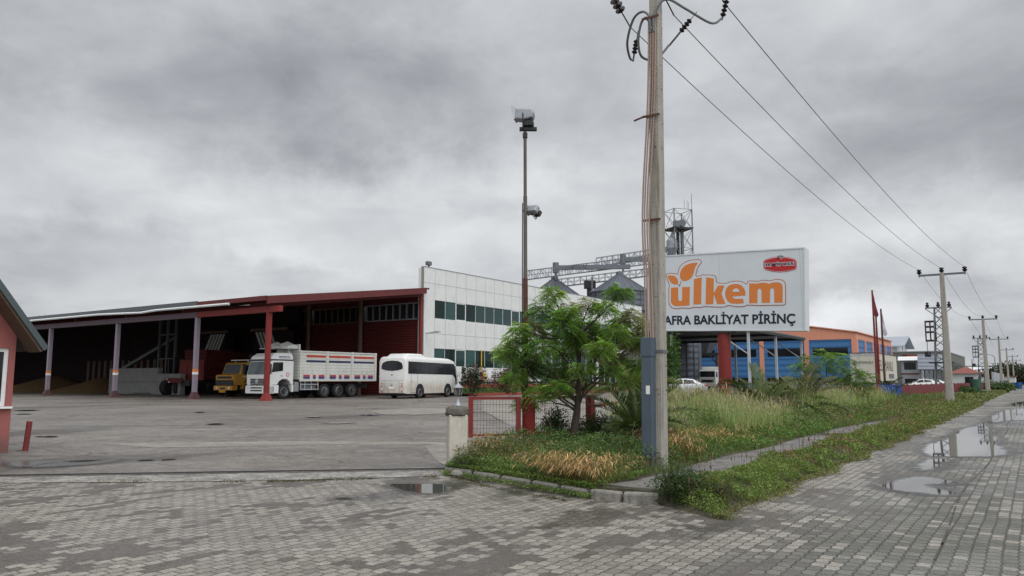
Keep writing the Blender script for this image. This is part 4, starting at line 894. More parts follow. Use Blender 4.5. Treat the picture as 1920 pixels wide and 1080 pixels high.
def pole(i, px, dep, label):
    Pp = X(px, dep); lod = i > 4
    if i == 1:
        o = thing('utility_pole', label, 'utility pole', (Pp.x, Pp.y, 0), ROT, 'concrete utility poles along the road')
        m = MB(); taper_pole(m, 0, 8.5, .24, .125); m.build('shaft', concrete, o)
        m = MB(); m.box(-.07, .07, -1.35, 1.35, 8.34, 8.46); m.build('crossarm', galv_d, o)
        for y in (1.3, 0, -1.3):
            z = 8.46 if y else 8.5
            m = MB(); m.lathe([(.02, z-.2), (.02, z), (.08, z+.04), (.15, z+.12), (.16, z+.16), (.07, z+.2), (.15, z+.26), (.13, z+.32), (.05, z+.36)], (0, y, 0), 12); m.build('insulator', porc, o, smooth=True)
        return o
    return dup(poles[0], (Pp.x, Pp.y, 0), ROT, label)
pp = [(1779, 49.5), (1851, 87), (1878, 130), (1891, 177), (1901.5, 228), (1908, 278), (1912.5, 342), (1917, 405)]
ordn = ['second', 'third', 'fourth', 'fifth', 'sixth', 'seventh', 'eighth', 'ninth']
poles = []
for i, (px, dep) in enumerate(pp): poles.append(pole(i+1, px, dep, f'concrete pole with three insulators, {ordn[i]} of the roadside row from the corner'))
bpy.context.view_layer.update()
upM = up.matrix_world
for k, (lab, yk) in enumerate((('overhead wire strung on the yard side of the poles', 1.3), ('overhead wire strung along the pole tops', 0), ('overhead wire strung on the street side of the poles', -1.3))):
    m = MB(); pts = [upM @ ends[k]]+[p.matrix_world @ Vector((0, yk, 8.80)) for p in poles]
    for j, (a, b) in enumerate(zip(pts, pts[1:])):
        sag = (.55 if j == 0 else .9)*(b-a).length/45; n_ = 28 if j < 2 else 12
        m.tube([a.lerp(b, q/n_)-Vector((0, 0, 4*sag*(q/n_)*(1-q/n_))) for q in range(n_+1)], [.0095+.0004*j]*(n_+1) if j else .0095, 5, False)
    tag(m.build('overhead_wire', wire_m), lab, 'overhead wire', 'overhead wires')

# ================================================================== VEHICLES (local +x forward, +y to the vehicle's left)
def wheel(parent, x, y, r, w, side, tyre=black_r, rimm=galv_d, dish=.06):
    m = MB(); m.lathe([(r*.55, y-w/2), (r*.9, y-w/2), (r*.985, y-w*.38), (r, y-w*.2), (r, y+w*.2), (r*.985, y+w*.38), (r*.9, y+w/2), (r*.55, y+w/2)], (x, 0, r), 26, 'y')
    wh = m.build('wheel', tyre, parent, smooth=True)
    yo = y+side*w/2; m = MB()
    m.lathe([(r*.60, yo-side*.0), (r*.57, yo+side*.012), (r*.50, yo-side*dish), (r*.30, yo-side*dish*.9), (r*.24, yo-side*.01), (r*.10, yo+side*.0)], (x, 0, r), 22, 'y')
    for k in range(8): a = 2*PI*k/8; m.lathe([(r*.045, yo-side*dish), (r*.04, yo-side*dish*.2)], (x+r*.40*math.cos(a), 0, r+r*.40*math.sin(a)), 6, 'y')
    m.build('rim', rimm, wh, smooth=True); return wh
def bx(name, mat, par, *a, bevel=0): return MB().box(*a).build(name, mat, par, bevel=bevel)
# --- white lorry with drop-side body
lo = thing('lorry', 'white four axle lorry with a striped drop side body, behind the red column', 'lorry', W(40.15, 45.25, .25), ROT+PI)
F = 5.15
m = MB(); m.prism([(F, .95), (F+.04, 1.65), (F-.22, 2.72), (F-2.15, 2.72), (F-2.15, .98), (F-1.95, .98), (F-1.82, 1.22), (F-1.55, 1.38), (F-1.15, 1.38), (F-.88, 1.22), (F-.75, .98)], -1.2, 1.2)
cab_ = m.build('cab', whitep, lo, bevel=.06)
m = MB(); m.loft([[(F-.20, -1.16, 2.76), (F-.2, 1.16, 2.76), (F-2.1, 1.18, 2.76), (F-2.1, -1.18, 2.76)], [(F-.30, -1.12, 3.0), (F-.3, 1.12, 3.0), (F-2.1, 1.14, 3.05), (F-2.1, -1.14, 3.05)], [(F-.62, -.98, 3.22), (F-.62, .98, 3.22), (F-2.05, 1.0, 3.28), (F-2.05, -1.0, 3.28)]]); m.build('high_roof', whitep, cab_, bevel=.04)
bx('visor_band', black_p, cab_, F-2.12, F-.16, -1.19, 1.19, 2.68, 2.78)
m = MB(); m.add([(F+.055, -1.08, 1.72), (F+.055, 1.08, 1.72), (F-.165, 1.08, 2.62), (F-.165, -1.08, 2.62), (F+.02, -1.08, 1.72), (F+.02, 1.08, 1.72), (F-.2, 1.08, 2.62), (F-.2, -1.08, 2.62)], [(0,1,2,3),(7,6,5,4),(0,4,5,1),(1,5,6,2),(2,6,7,3),(3,7,4,0)]); m.build('windscreen', glassw, cab_)
for s_ in (1, -1):
    m = MB(); m.prism([(F-.22, 1.86), (F-.34, 2.55), (F-1.18, 2.58), (F-1.18, 1.98)], s_*1.195, s_*1.215); m.build('side_window', glassd, cab_)
    m = MB(); m.bar((F+.05, s_*1.2, 2.3), (F+.15, s_*1.42, 2.35), .03); m.box(F+.02, F+.2, s_*1.42-.07, s_*1.42+.07, 1.75, 2.45); m.build('mirror', black_p, cab_)
    bx('door_handle', black_p, cab_, F-1.15, F-1.0, s_*1.2-.01, s_*1.2+.03, 1.6, 1.64)
bx('grille', black_p, cab_, F-.02, F+.06, -.72, .72, 1.0, 1.42); m = MB()
for k in range(3): m.box(F+.06, F+.08, -.7, .7, 1.06+k*.12, 1.09+k*.12)
m.lathe([(.14, F+.055), (.14, F+.10)], (0, 0, 1.25), 20, 'x'); m.build('grille_bars', galv_l, cab_)
m = MB(); m.box(F-.5, F+.1, -1.22, 1.22, .38, .93); bmp = m.build('bumper', whitep, lo, bevel=.05)
for z in (.55, .74): bx('air_slot', black_p, bmp, F+.09, F+.108, -.62, .62, z, z+.09)
bx('number_plate', paper, bmp, F+.1, F+.112, -.26, .26, .66, .72)
for s_ in (1, -1): bx('headlight', lamp_w, bmp, F+.06, F+.108, s_*.86-.17, s_*.86+.17, .70, .86)
for s_ in (1, -1): bx('step_panel', whitep, lo, F-.85, F-.02, s_*1.2-.03, s_*1.2+.02, .42, .97, bevel=.02)
bx('rear_mudguard', whitep, lo, F-2.15, F-1.98, .85, 1.22, .5, .98)
def lor_text(txt, x0, x1, z0, z1, y, side, mat_, par):
    mt = Matrix.Translation((x0, y, z0)) @ (Matrix.Rotation(PI, 4, 'Z') if side > 0 else Matrix.Identity(4))
    return text_mesh('lettering', txt, mat_, par, 0, x1-x0, 0, z1-z0, mt, .01)
mt = Matrix.Translation((F-.85, 1.165, 2.85)) @ Matrix.Rotation(PI, 4, 'Z'); text_mesh('lettering', 'METROSS', bluelet, cab_, 0, 1.0, 0, .17, mt, .0)
mt = Matrix.Translation((F-.255, -.75, 2.84)) @ Matrix.Rotation(PI/2, 4, 'Z') @ Matrix.Rotation(rad(-22), 4, 'X'); text_mesh('lettering', 'METROSS', bluelet, cab_, 0, 1.5, 0, .19, mt, .0)
m = MB(); m.lathe([(.15, 1.205), (.15, 1.209)], (F-1.62, 0, 1.72), 20, 'y'); m.build('round_decal', red_s, cab_); m = MB(); m.lathe([(.10, 1.2095), (.10, 1.212)], (F-1.62, 0, 1.72), 20, 'y'); m.build('round_decal', whitep, cab_)
bx('chassis', dark_m, lo, -5.1, F-.6, -.45, .45, .7, 1.05); m = MB(); m.box(F-2.7, F-2.3, .5, 1.15, .5, 1.2); m.build('fuel_tank', galv, lo, bevel=.04)
m = MB(); m.box(F-4.55, F-2.85, 1.12, 1.16, .62, .68); m.box(F-4.55, F-2.85, 1.12, 1.16, .98, 1.04)
for x in (F-4.55, F-3.9, F-3.3, F-2.9): m.box(x, x+.06, 1.08, 1.14, .6, 1.3)
m.build('side_guard', galv_l, lo)
bx('spare_tank', galv_d, lo, F-4.4, F-3.0, .5, 1.05, .65, 1.15, bevel=.05)
for f_ in (1.35, 5.1, 6.5, 7.9):
    for s_ in (1, -1): wheel(lo, F-f_, s_*1.06, .52, .3 if f_ < 2 else .34, s_, rimm=galv, dish=.02 if f_ < 2 else .14)
m = MB(); m.tube(arc3([(F-4.3, 1.2, 1.35), (F-4.4, 1.2, .9), (F-4.5, 1.2, .75)]), .02, 6); m.build('mud_flap_stay', orange_p, lo)
x1_, x0_ = F-2.7, F-10.35
body = bx('drop_side_body', creamd, lo, x0_, x1_, -1.25, 1.25, 1.33, 3.42)
m = MB()
for k in range(4): xx = x0_+(x1_-x0_)*k/3; m.box(xx-.09, xx+.09, 1.25, 1.31, 1.25, 3.47); m.box(xx-.09, xx+.09, -1.31, -1.25, 1.25, 3.47)
m.box(x0_-.05, x1_+.05, 1.252, 1.30, 3.36, 3.45); m.box(x0_-.05, x1_+.05, 1.252, 1.30, 1.24, 1.34); m.box(x0_-.05, x1_+.05, -1.30, -1.252, 3.36, 3.45); m.box(x0_-.05, x1_+.05, -1.30, -1.252, 1.24, 1.34)
for xx in (x0_-.03, x1_-.03): m.box(xx, xx+.06, -1.25, 1.25, 3.36, 3.45)
m.build('body_posts', creamd, body)
for k in range(3):
    xa = x0_+(x1_-x0_)*k/3+.16; xb = x0_+(x1_-x0_)*(k+1)/3-.16; last = xb-.38 if k == 2 else xb
    m = MB(); m.box(xa, last, 1.25, 1.262, 2.98, 3.16); m.build('red_stripe', M('stripe_red%d' % k, (.42, .07, .04), .5), body)
    m = MB(); m.box(xa, last, 1.25, 1.262, 2.62, 2.78); m.build('navy_stripe', M('stripe_navy%d' % k, (.03, .035, .09), .5), body)
    for (u0, u1) in ((.03, .32), (.40, .56), (.66, .97)):
        a_, b_ = xa+(xb-xa)*u0, xa+(xb-xa)*u1
        m = MB(); m.box(a_, b_, 1.25, 1.275, 1.40, 2.12); fl = m.build('flap', creamd, body)
        bx('red_patch', red_s, fl, a_+.04, b_-.04, 1.275, 1.281, 1.58, 1.70); bx('blue_patch', bluelet, fl, a_+.04, b_-.04, 1.275, 1.281, 1.42, 1.57)
m = MB(); m.box(x1_+.02, x1_+.14, -1.22, 1.22, 1.4, 3.9); m.build('head_board', creamd, lo)
m = MB(); rings = []
for k in range(7):
    yy = -1.1+2.2*k/6; hh = .16+.10*math.sin(k*1.9); rings.append([(x1_+.1, yy, 3.62), (x1_+1.15, yy, 3.62), (x1_+1.05, yy, 3.68+hh), (x1_+.5, yy, 3.76+hh*1.4), (x1_+.1, yy, 3.7+hh)])
m.loft(rings); m.build('rolled_tarpaulin', whited, lo, smooth=True)
m = MB()
m.bar((x1_+.1, -1.15, 3.58), (x1_+1.7, -1.15, 3.58), .06); m.bar((x1_+.1, 1.15, 3.58), (x1_+1.7, 1.15, 3.58), .06); m.bar((x1_+1.68, -1.2, 3.58), (x1_+1.68, 1.2, 3.58), .07)
m.bar((x1_+1.0, 1.15, 3.2), (x1_+1.0, 1.15, 3.6), .05); m.bar((x1_+1.0, -1.15, 3.2), (x1_+1.0, -1.15, 3.6), .05); m.build('roof_rack', galv_l, lo)
# --- yellow lorry
yl = thing('lorry', 'mustard yellow short nosed lorry parked left of the white lorry', 'lorry', W(38+4, 53.2, .25), ROT+PI)
F = 4.0
m = MB(); m.prism([(F, 1.35), (F+.02, 1.72), (F-.55, 1.80), (F-.85, 2.62), (F-1.0, 2.72), (F-2.5, 2.72), (F-2.5, 1.0), (F-1.9, 1.0), (F-1.75, 1.25), (F-1.4, 1.36), (F-1.05, 1.25), (F-.9, .9), (F-.1, .9)], -1.15, 1.15); cb = m.build('cab', yellowp, yl, bevel=.06)
m = MB(); m.add([(F-.53, -1.0, 1.85), (F-.53, 1.0, 1.85), (F-.78, .96, 2.56), (F-.78, -.96, 2.56), (F-.6, -1.0, 1.85), (F-.6, 1.0, 1.85), (F-.85, .96, 2.56), (F-.85, -.96, 2.56)], [(0,1,2,3),(7,6,5,4),(0,4,5,1),(1,5,6,2),(2,6,7,3),(3,7,4,0)]); m.build('windscreen', glassw, cb)
for s_ in (1, -1):
    m = MB(); m.prism([(F-.85, 1.75), (F-1.05, 2.5), (F-1.75, 2.5), (F-1.75, 1.75)], s_*1.15, s_*1.165); m.build('side_window', glassd, cb)
    m = MB(); m.prism([(F-1.85, 1.8), (F-1.85, 2.5), (F-2.3, 2.5), (F-2.3, 1.8)], s_*1.15, s_*1.165); m.build('side_window', glassd, cb)
    m = MB(); m.bar((F-1.9, s_*1.17, 1.55), (F-.8, s_*1.17, 1.6), .02, .05); m.bar((F-2.4, s_*1.17, 1.95), (F-1.9, s_*1.17, 1.55), .02, .05); m.build('white_stripe', paper, cb)
    m = MB(); pa = [(F-1.4+.62*math.cos(a), .62+.62*math.sin(a)) for a in [PI*k/10 for k in range(11)]]; pb = [(F-1.4+.52*math.cos(a), .62+.52*math.sin(a)) for a in [PI*k/10 for k in range(10, -1, -1)]]; m.prism(pa+pb, s_*.85, s_*1.22); m.build('mudguard', yellowp, yl)
bx('black_grille', black_p, cb, F-.02, F+.03, -1.1, 1.1, .93, 1.33); bx('upper_grille', black_p, cb, F-.02, F+.035, -.9, .9, 1.44, 1.62)
bp_ = bx('bumper', yellowp, yl, F-.35, F+.14, -1.2, 1.2, .52, .88, bevel=.03); bx('step', yellowp, bp_, F+.05, F+.16, -.45, .3, .35, .52)
bx('number_plate', black_p, bp_, F+.14, F+.155, -.3, .3, .6, .74)
for s_ in (1, -1): bx('headlight', lamp_w, bp_, F+.1, F+.155, s_*.8-.12, s_*.8+.12, .62, .8); bx('indicator', lamp_o, bp_, F+.1, F+.15, s_*1.05-.08, s_*1.05+.08, .62, .8)
m = MB(); m.box(F-2.2, F-1.2, -.95, .95, 2.86, 2.95); 
for s_ in (-.8, .8): m.box(F-1.6, F-1.5, s_-.03, s_+.03, 2.7, 2.87)
m.build('roof_rack', creamd, yl)
bx('load_body', yellowp, yl, -4.0, F-2.65, -1.2, 1.2, 1.2, 2.3); bx('chassis', dark_m, yl, -3.9, F-.5, -.45, .45, .65, 1.15)
for f_ in (1.4, 5.8):
    for s_ in (1, -1): wheel(yl, F-f_, s_*1.02, .52, .3, s_)
# --- red tipping trailer in the shed
tp = X(357, 70.3); rt = thing('tipping_trailer', 'long dark red tipping trailer with louvred tail panel, standing in the shed', 'trailer', (tp.x+.25*5.5, tp.y+5.5, .25), rad(76))
m = MB(); m.box(-5.5, 7.0, -1.25, 1.25, 1.35, 3.1); rb = m.build('body', maroon, rt)
m = MB(); m.box(-5.3, 7.0, -1.27, 1.0, 3.1, 4.1); m.build('raised_sides', maroon, rb)
m = MB(); m.box(-5.60, -5.5, -1.27, 1.27, 1.3, 3.12); tg = m.build('tail_panel', red_pt2, rt)
for q in range(3): 
    for k in range(6): bx('louvre', orange_p if False else red_pt, tg, -5.66, -5.60, -1.1+q*.78, -1.1+q*.78+.62, 1.5+k*.22, 1.5+k*.22+.12)
bx('warning_triangle', lamp_o, tg, -5.70, -5.66, -.75, -.45, 1.75, 2.05); bx('chassis', dark_m, rt, -6.4, 6.5, -.5, .5, .8, 1.3)
bx('lamp_board', maroon_d, rt, -6.6, -6.45, .2, 2.0, 1.05, 1.5, bevel=.02)
for y, z in ((1.75, 1.4), (1.85, 1.15), (1.5, 1.15)): m = MB(); m.lathe([(.07, -6.64), (.07, -6.6)], (0, y, z), 10, 'x'); m.build('tail_lamp', lamp_w, rt)
for x in (-5.9, -4.3, 1.0, 2.4):
    for s_ in (1, -1): wheel(rt, x, s_*1.05, .60, .4, s_, rimm=dark_m)
wheel(rt, -6.3, 2.0, .66, .6, 1, rimm=dark_m)
mt = Matrix.Translation((1.6, -1.285, 3.35)); text_mesh('lettering', 'O-70', creamd, rt, 0, 2.6, 0, .55, mt, .0)
# --- bus seen from behind
hd = rad(66.2); fw = Vector((math.cos(hd), math.sin(hd), 0)); lf = Vector((-math.sin(hd), math.cos(hd), 0))
BL_ = 8.1; bc = Vector((-7.55, 55.0, .25))+fw*(BL_/2)+lf*1.15
bu = thing('minibus', 'dusty white minibus seen from behind, parked by the office', 'bus', bc, hd)
def ring(x, w, z0, z1, r, n=4):
    pts = [(x, w, z0), (x, w, z1-r)]+[(x, w-r+r*math.cos(PI/2*k/n), z1-r+r*math.sin(PI/2*k/n)) for k in range(1, n+1)]
    return pts+[(x, -p[1], p[2]) for p in reversed(pts)]
h2 = BL_/2
def busz(x): return 3.02-.10*max(0, (x-1)/3)**2
rg = [ring(-h2, 1.04, .42, 2.86, .30), ring(-h2+.05, 1.11, .38, 2.95, .32), ring(-h2+.20, 1.15, .36, 3.01, .30), ring(-h2+.8, 1.15, .35, 3.02, .3)]+[ring(x, 1.15, .35, busz(x), .3) for x in (-1.5, 0, 1.5, 2.6)]+[ring(h2-.7, 1.14, .35, 2.86, .34), ring(h2-.30, 1.12, .36, 2.55, .42), ring(h2-.08, 1.06, .4, 1.9, .45), ring(h2, .98, .45, 1.3, .3)]
busp = M('bus_paint', (.62, .62, .60), .35, var=.08); t_ = busp.node_tree; n_ = NT(t_); b_ = t_.nodes['Principled BSDF']; base_ = b_.inputs['Base Color'].links[0].from_socket
co_ = n_.new('ShaderNodeTexCoord').outputs['Object']; zz_ = n_.sep(co_)[2]; ds_ = n_.m('ADD', n_.ramp(n_.m('ADD', zz_, n_.m('MULTIPLY', n_.noise(co_, 2.5, 4), .5)), .9, 1.75, .75, 0), 0)
t_.links.new(n_.mix(n_.m('MULTIPLY', ds_, n_.ramp(n_.noise(n_.v('MULTIPLY', co_, (1, 1, .3)), 6, 4), .3, .6, .4, 1)), base_, (.36, .30, .23)), b_.inputs['Base Color'])     # road dirt thrown up by the wheels
m = MB(); m.loft(rg); bdy = m.build('body', busp, bu, smooth=True)
m = MB(); m.loft([ring(-h2+.45, .75, 2.9, 3.05, .1), ring(-h2+.9, .82, 2.9, 3.24, .15), ring(-1.2, .82, 2.9, 3.26, .15), ring(-.6, .78, 2.9, 3.05, .1)]); m.build('air_conditioner', whitep, bdy, smooth=True)
bx('roof_hatch', galv_l, bdy, .2, 1.0, -.3, .3, 2.99, 3.06, bevel=.02)
for s_ in (-1, 1):
    m = MB(); m.prism([(-h2+.32, 1.78), (-h2+.32, 2.66), (h2-.95, 2.60), (h2-.60, 2.35), (h2-.45, 1.45), (h2-.62, 1.45), (h2-1.0, 1.74)], s_*1.145, s_*1.163); gl = m.build('side_glazing', glassb, bu)
    for x in (-2.1, -.75, .7, 2.1): bx('window_bar', black_p, gl, x, x+.07, s_*1.155-.012, s_*1.155+.012, 1.80, 2.62)
    m = MB(); m.prism([(h2-.62, 1.44), (h2-.45, 1.44), (h2-.38, .80), (h2-.5, .8)], s_*1.12, s_*1.158); m.build('front_pillar_panel', black_p, bu)
    for x in (-h2+2.0, -h2+6.25):
        m = MB(); pa = [(x+.60*math.cos(a), .47+.60*math.sin(a)) for a in [PI*k/12 for k in range(-1, 14)]]; m.prism(pa, s_*1.148, s_*1.154); m.build('wheel_arch', black_p, bdy)
        wheel(bu, x, s_*1.045, .43, .24, s_, rimm=galv, dish=.03)
    m = MB()
    for x in (-h2+.72, -h2+1.62): m.box(x, x+.025, s_*1.15-.006, s_*1.15+.004, .42, 1.78)
    m.box(-h2+.745, -h2+1.62, s_*1.15-.006, s_*1.15+.004, .42, .44); m.build('door_gap', black_p, bdy)
    m = MB(); m.box(h2-1.02, h2-1.0, s_*1.15-.006, s_*1.15+.004, .42, 1.7); m.build('panel_gap', black_p, bdy)
    bx('door_handle', black_p, bdy, -h2+.8, -h2+.9, s_*1.15-.01, s_*1.15+.02, 1.2, 1.26)
m = MB(); pr = [(-.88, 2.12), (-.90, 2.3), (-.80, 2.55), (-.5, 2.68), (0, 2.72), (.5, 2.68), (.80, 2.55), (.90, 2.3), (.88, 2.12), (.5, 2.02), (0, 1.98), (-.5, 2.02)]
vs = [(-h2-.014, y, z) for y, z in pr]; m.add(vs+[(v[0]+.08, v[1], v[2]) for v in vs], [tuple(range(12))]+[tuple(range(23, 11, -1))]+[(k, k+12, (k+1) % 12+12, (k+1) % 12) for k in range(12)]); m.build('rear_window', glassb, bu)
bx('number_plate', paper, bdy, -h2-.014, -h2+.01, -.22, .22, .70, .86); bx('emblem', galv_d, bdy, -h2-.012, -h2+.01, -.05, .05, 1.64, 1.76)
m = MB(); m.box(-h2-.006, -h2+.02, -.95, .95, 1.30, 1.312); m.box(-h2-.006, -h2+.02, -.66, -.65, .45, 1.3); m.box(-h2-.006, -h2+.02, .65, .66, .45, 1.3); m.build('panel_gap', galv_d, bdy)
bx('tow_cover', black_p, bdy, -h2-.012, -h2+.02, -.06, .06, .93, .99)
for s_ in (1, -1):
    for z, mm in ((1.06, lamp_o), (.86, lamp_r), (.68, lamp_w), (.5, lamp_r)):
        m = MB(); m.lathe([(.055, -h2-.02), (.06, -h2+.03)], (0, s_*.83, z), 12, 'x'); m.build('rear_lamp', mm, bdy)
bx('underside', dark_m, bu, -h2+.5, h2-.6, -.95, .95, .2, .42)
m = MB(); m.tube(arc3([(h2-.55, -1.05, 2.62), (h2-.1, -1.25, 2.55), (h2+.25, -1.42, 2.3)]), .03, 8); m.box(h2+.18, h2+.3, -1.52, -1.32, 1.85, 2.35); m.build('mirror', black_p, bu)
m = MB(); m.tube(arc3([(h2-.55, 1.05, 2.62), (h2-.1, 1.25, 2.55), (h2+.25, 1.42, 2.3)]), .03, 8); m.box(h2+.18, h2+.3, 1.32, 1.52, 1.85, 2.35); m.build('mirror', whitep, bu)
# --- cars
def car(label, loc, rz, paint, group=None):
    o = thing('parked_car', label, 'car', loc, rz, group)
    st = [(-2.25, .55, .5, .80), (-2.15, .72, .35, .98), (-1.6, .84, .25, 1.02), (-.7, .87, .22, .96), (.6, .87, .22, .93), (1.35, .85, .25, .88), (1.95, .76, .3, .76), (2.25, .55, .38, .62)]
    m = MB(); m.loft([[(x, w*.92, z0), (x, w, (z0+z1)/2), (x, w*.93, z1), (x, -w*.93, z1), (x, -w, (z0+z1)/2), (x, -w*.92, z0)] for x, w, z0, z1 in st]); b_ = m.build('body', paint, o, smooth=True, bevel=.03)
    cs = [(-1.75, .70, .96, 1.02), (-1.0, .72, .94, 1.38), (-.3, .72, .92, 1.46), (.35, .72, .9, 1.42), (1.15, .72, .88, .92)]
    m = MB(); m.loft([[(x, .80, z0), (x, w*.80, z1), (x, -w*.80, z1), (x, -.80, z0)] for x, w, z0, z1 in cs]); m.build('cabin', paint, o, smooth=True)
    for s_ in (1, -1):
        for (xa, xb) in ((-1.30, -.12), (-.04, .80)):
            def P_(x, f):                        # point on the cabin side
                for (xa_, w, z0, z1), (xb_, w2, y0, y1) in zip(cs, cs[1:]):
                    if xa_ <= x <= xb_: k = (x-xa_)/(xb_-xa_); ww, za, zb = .80+(w*.8-.8)*f, z0+(y0-z0)*k, z1+(y1-z1)*k; return (x, s_*(ww+.012), za+(zb-za)*f)
            n_ = 6; low = [P_(xa+(xb-xa)*k/n_, .12) for k in range(n_+1)]; hi = [P_(xa+(xb-xa)*k/n_, .86) for k in range(n_+1)]
            m = MB(); m.add(low+hi, [(k, k+1, k+n_+2, k+n_+1) for k in range(n_)]); m.build('side_window', glassd, o)
        for x in (-1.38, 1.38): wheel(o, x, s_*.76, .31, .2, s_, rimm=galv_l, dish=.02)
        bx('tail_light', lamp_r, b_, -2.22, -1.95, s_*.66-.12, s_*.66+.12, .80, .93)
    m = MB(); m.add([(-1.74, -.6, 1.045), (-1.74, .6, 1.045), (-1.08, .52, 1.36), (-1.08, -.52, 1.36)], [(0, 1, 2, 3)]); m.build('rear_window', glassd, o)
    m = MB(); m.add([(1.10, -.62, .98), (1.10, .62, .98), (.42, .52, 1.41), (.42, -.52, 1.41)], [(0, 1, 2, 3)]); m.build('windscreen', glassd, o)
    return o
c1 = car('silver saloon car parked beyond the concrete pole', X(1277, 70, .25), rad(176), silverp)
car('white hatchback parked behind the maroon fence, left of the roadside pole', X(1728, 108, .25), rad(168), whitep, 'white cars by the grey building')
car('second white car, partly hidden behind the white hatchback', X(1744, 114, .25), rad(170), whitep, 'white cars by the grey building')
# --- distant white tipper under the canopy
dt = thing('lorry', 'distant white tipper lorry parked under the steel canopy', 'lorry', X(1336, 118, .25), ROT+PI+rad(8))
m = MB(); m.prism([(3.6, .6), (3.62, 1.6), (3.4, 2.8), (1.6, 2.8), (1.6, .9)], -1.2, 1.2); b_ = m.build('cab', whitep, dt, bevel=.06)
bx('windscreen', glassd, b_, 3.42, 3.62, -1.08, 1.08, 1.75, 2.6); bx('grille', black_p, b_, 3.5, 3.66, -.9, .9, .95, 1.35); bx('bumper', whitep, dt, 3.3, 3.72, -1.22, 1.22, .4, .85, bevel=.04)
for s_ in (1, -1): bx('side_window', glassd, b_, 2.2, 3.2, s_*1.2-.02, s_*1.2+.015, 1.75, 2.5)
bx('tipper_body', creamd, dt, -3.6, 1.4, -1.25, 1.25, 1.2, 3.3); bx('chassis', dark_m, dt, -3.5, 3.2, -.45, .45, .6, 1.15)
for x in (2.5, -1.4, -2.6):
    for s_ in (1, -1): wheel(dt, x, s_*1.03, .5, .3, s_)
# --- cream curtain-side trailer
tr_ = thing('box_trailer', 'cream curtain sided lorry trailer standing behind the flagpoles', 'trailer', W(86.3, 13.4, .25), ROT)
Ht = 4.05
m = MB(); m.box(0, 13.6, 0, 2.5, 1.05, Ht); bt = m.build('box', cream, tr_)
m = MB(); m.box(-.05, 13.65, -.03, 2.53, Ht, Ht+.09); m.build('top_rail', M('brown_rail', (.10, .07, .055), .7), bt)
m = MB(); m.box(-.04, 0, .0, .10, 1.05, Ht); m.box(-.04, 0, 2.4, 2.5, 1.05, Ht); m.box(-.04, 0, 1.55, 1.68, 1.05, Ht); m.box(-.04, 0, .1, 2.4, 1.05, 1.15); m.box(-.04, 0, .1, 2.4, Ht-.18, Ht-.02); m.build('rear_frame', galv_l, bt)
m = MB(); m.box(0, 13.6, -.02, 0, 1.0, 1.1); m.build('side_rail', galv_d, bt)
bx('chassis', dark_m, tr_, .3, 13, .7, 1.8, .7, 1.05)
for x in (1.6, 2.9, 4.2):
    for y, s_ in ((.15, -1), (2.35, 1)): wheel(tr_, x, y, .5, .3, s_)
mt = Matrix.Translation((-.05, 2.1, 3.0)) @ Matrix.Rotation(-PI/2, 4, 'Z'); text_mesh('lettering', 'ELEMANLI', signtext, bt, 0, 1.75, 0, .26, mt, .0)
mt = Matrix.Translation((1.5, -.012, 2.3)); text_mesh('lettering', 'ELEMANLI', signtext, bt, 0, 9, 0, 1.1, mt, .0)
m = MB(); m.box(7.5, 11, -.03, -.01, 1.5, 2.0); m.build('grey_label', galv_d, bt, bevel=.01); m = MB(); m.box(3.6, 4.3, -.03, -.01, 1.9, 2.9); m.build('red_mark', lamp_o, bt)

# ================================================================== BLUE HALL, CANOPY, SILOS, BACKGROUND
hs, ht = 134.9, 23.8
bh = thing('blue_hall', 'big blue factory hall with salmon pink frame and roof edge', 'building', W(hs, ht, .25), ROT)
Lh, Wh = 36.6, 38.0; ez, rz_ = 8.95, 12.0
m = MB(); m.box(.05, Lh-.05, .05, Wh-.05, 0, ez-1.0); m.build('wall', bluew, bh)
m = MB(); m.box(.4, Lh-.4, .05, .06, 0, 1); 
m = MB(); m.prism([(0, 0), (1, 0), (1, 1)], 0, .01); 
def gable(x0, x1): return [(x0, 0.0, ez-1.0), (x0, 0, ez), (x0, Wh/2, rz_), (x0, Wh, ez), (x0, Wh, ez-1.0), (x1, 0, ez-1.0), (x1, 0, ez), (x1, Wh/2, rz_), (x1, Wh, ez), (x1, Wh, ez-1.0)]
m = MB(); m.add(gable(-.05, Lh+.05), [(0,1,2,3,4),(9,8,7,6,5),(0,5,6,1),(4,3,8,9),(0,4,9,5)]); m.build('gable_band', orange_p, bh)
m = MB(); m.add([(-.3, -.3, ez+.02), (-.3, Wh/2, rz_+.07), (-.3, Wh+.3, ez+.02), (Lh+.3, -.3, ez+.02), (Lh+.3, Wh/2, rz_+.07), (Lh+.3, Wh+.3, ez+.02), (-.3, -.3, ez+.2), (-.3, Wh/2, rz_+.27), (-.3, Wh+.3, ez+.2), (Lh+.3, -.3, ez+.2), (Lh+.3, Wh/2, rz_+.27), (Lh+.3, Wh+.3, ez+.2)],
  [(0,3,4,1),(1,4,5,2),(6,7,10,9),(7,8,11,10),(0,1,7,6),(1,2,8,7),(3,9,10,4),(4,10,11,5),(0,6,9,3),(2,5,11,8)]); m.build('roof', orange_p, bh)
for y in (.0, 7.4, 14.9, 22.3, 29.8, 37.2):
    m = MB(); m.box(-.12, .04, y, y+.75, 0, ez-1.0); m.build('frame_column', orange_p, bh)
for k in range(6): x = k*(Lh-.6)/5; m = MB(); m.box(x, x+.8, -.12, .04, 0, ez-1.0); m.build('frame_column', orange_p, bh)
for y in (.75, 8.15, 15.65, 23.05, 30.5): bx('window', glassd, bh, .0, .045, y+.6, y+6.1, 5.3, 6.6); bx('low_window', glassd, bh, .0, .045, y+.2, y+6.4, .5, 1.7)
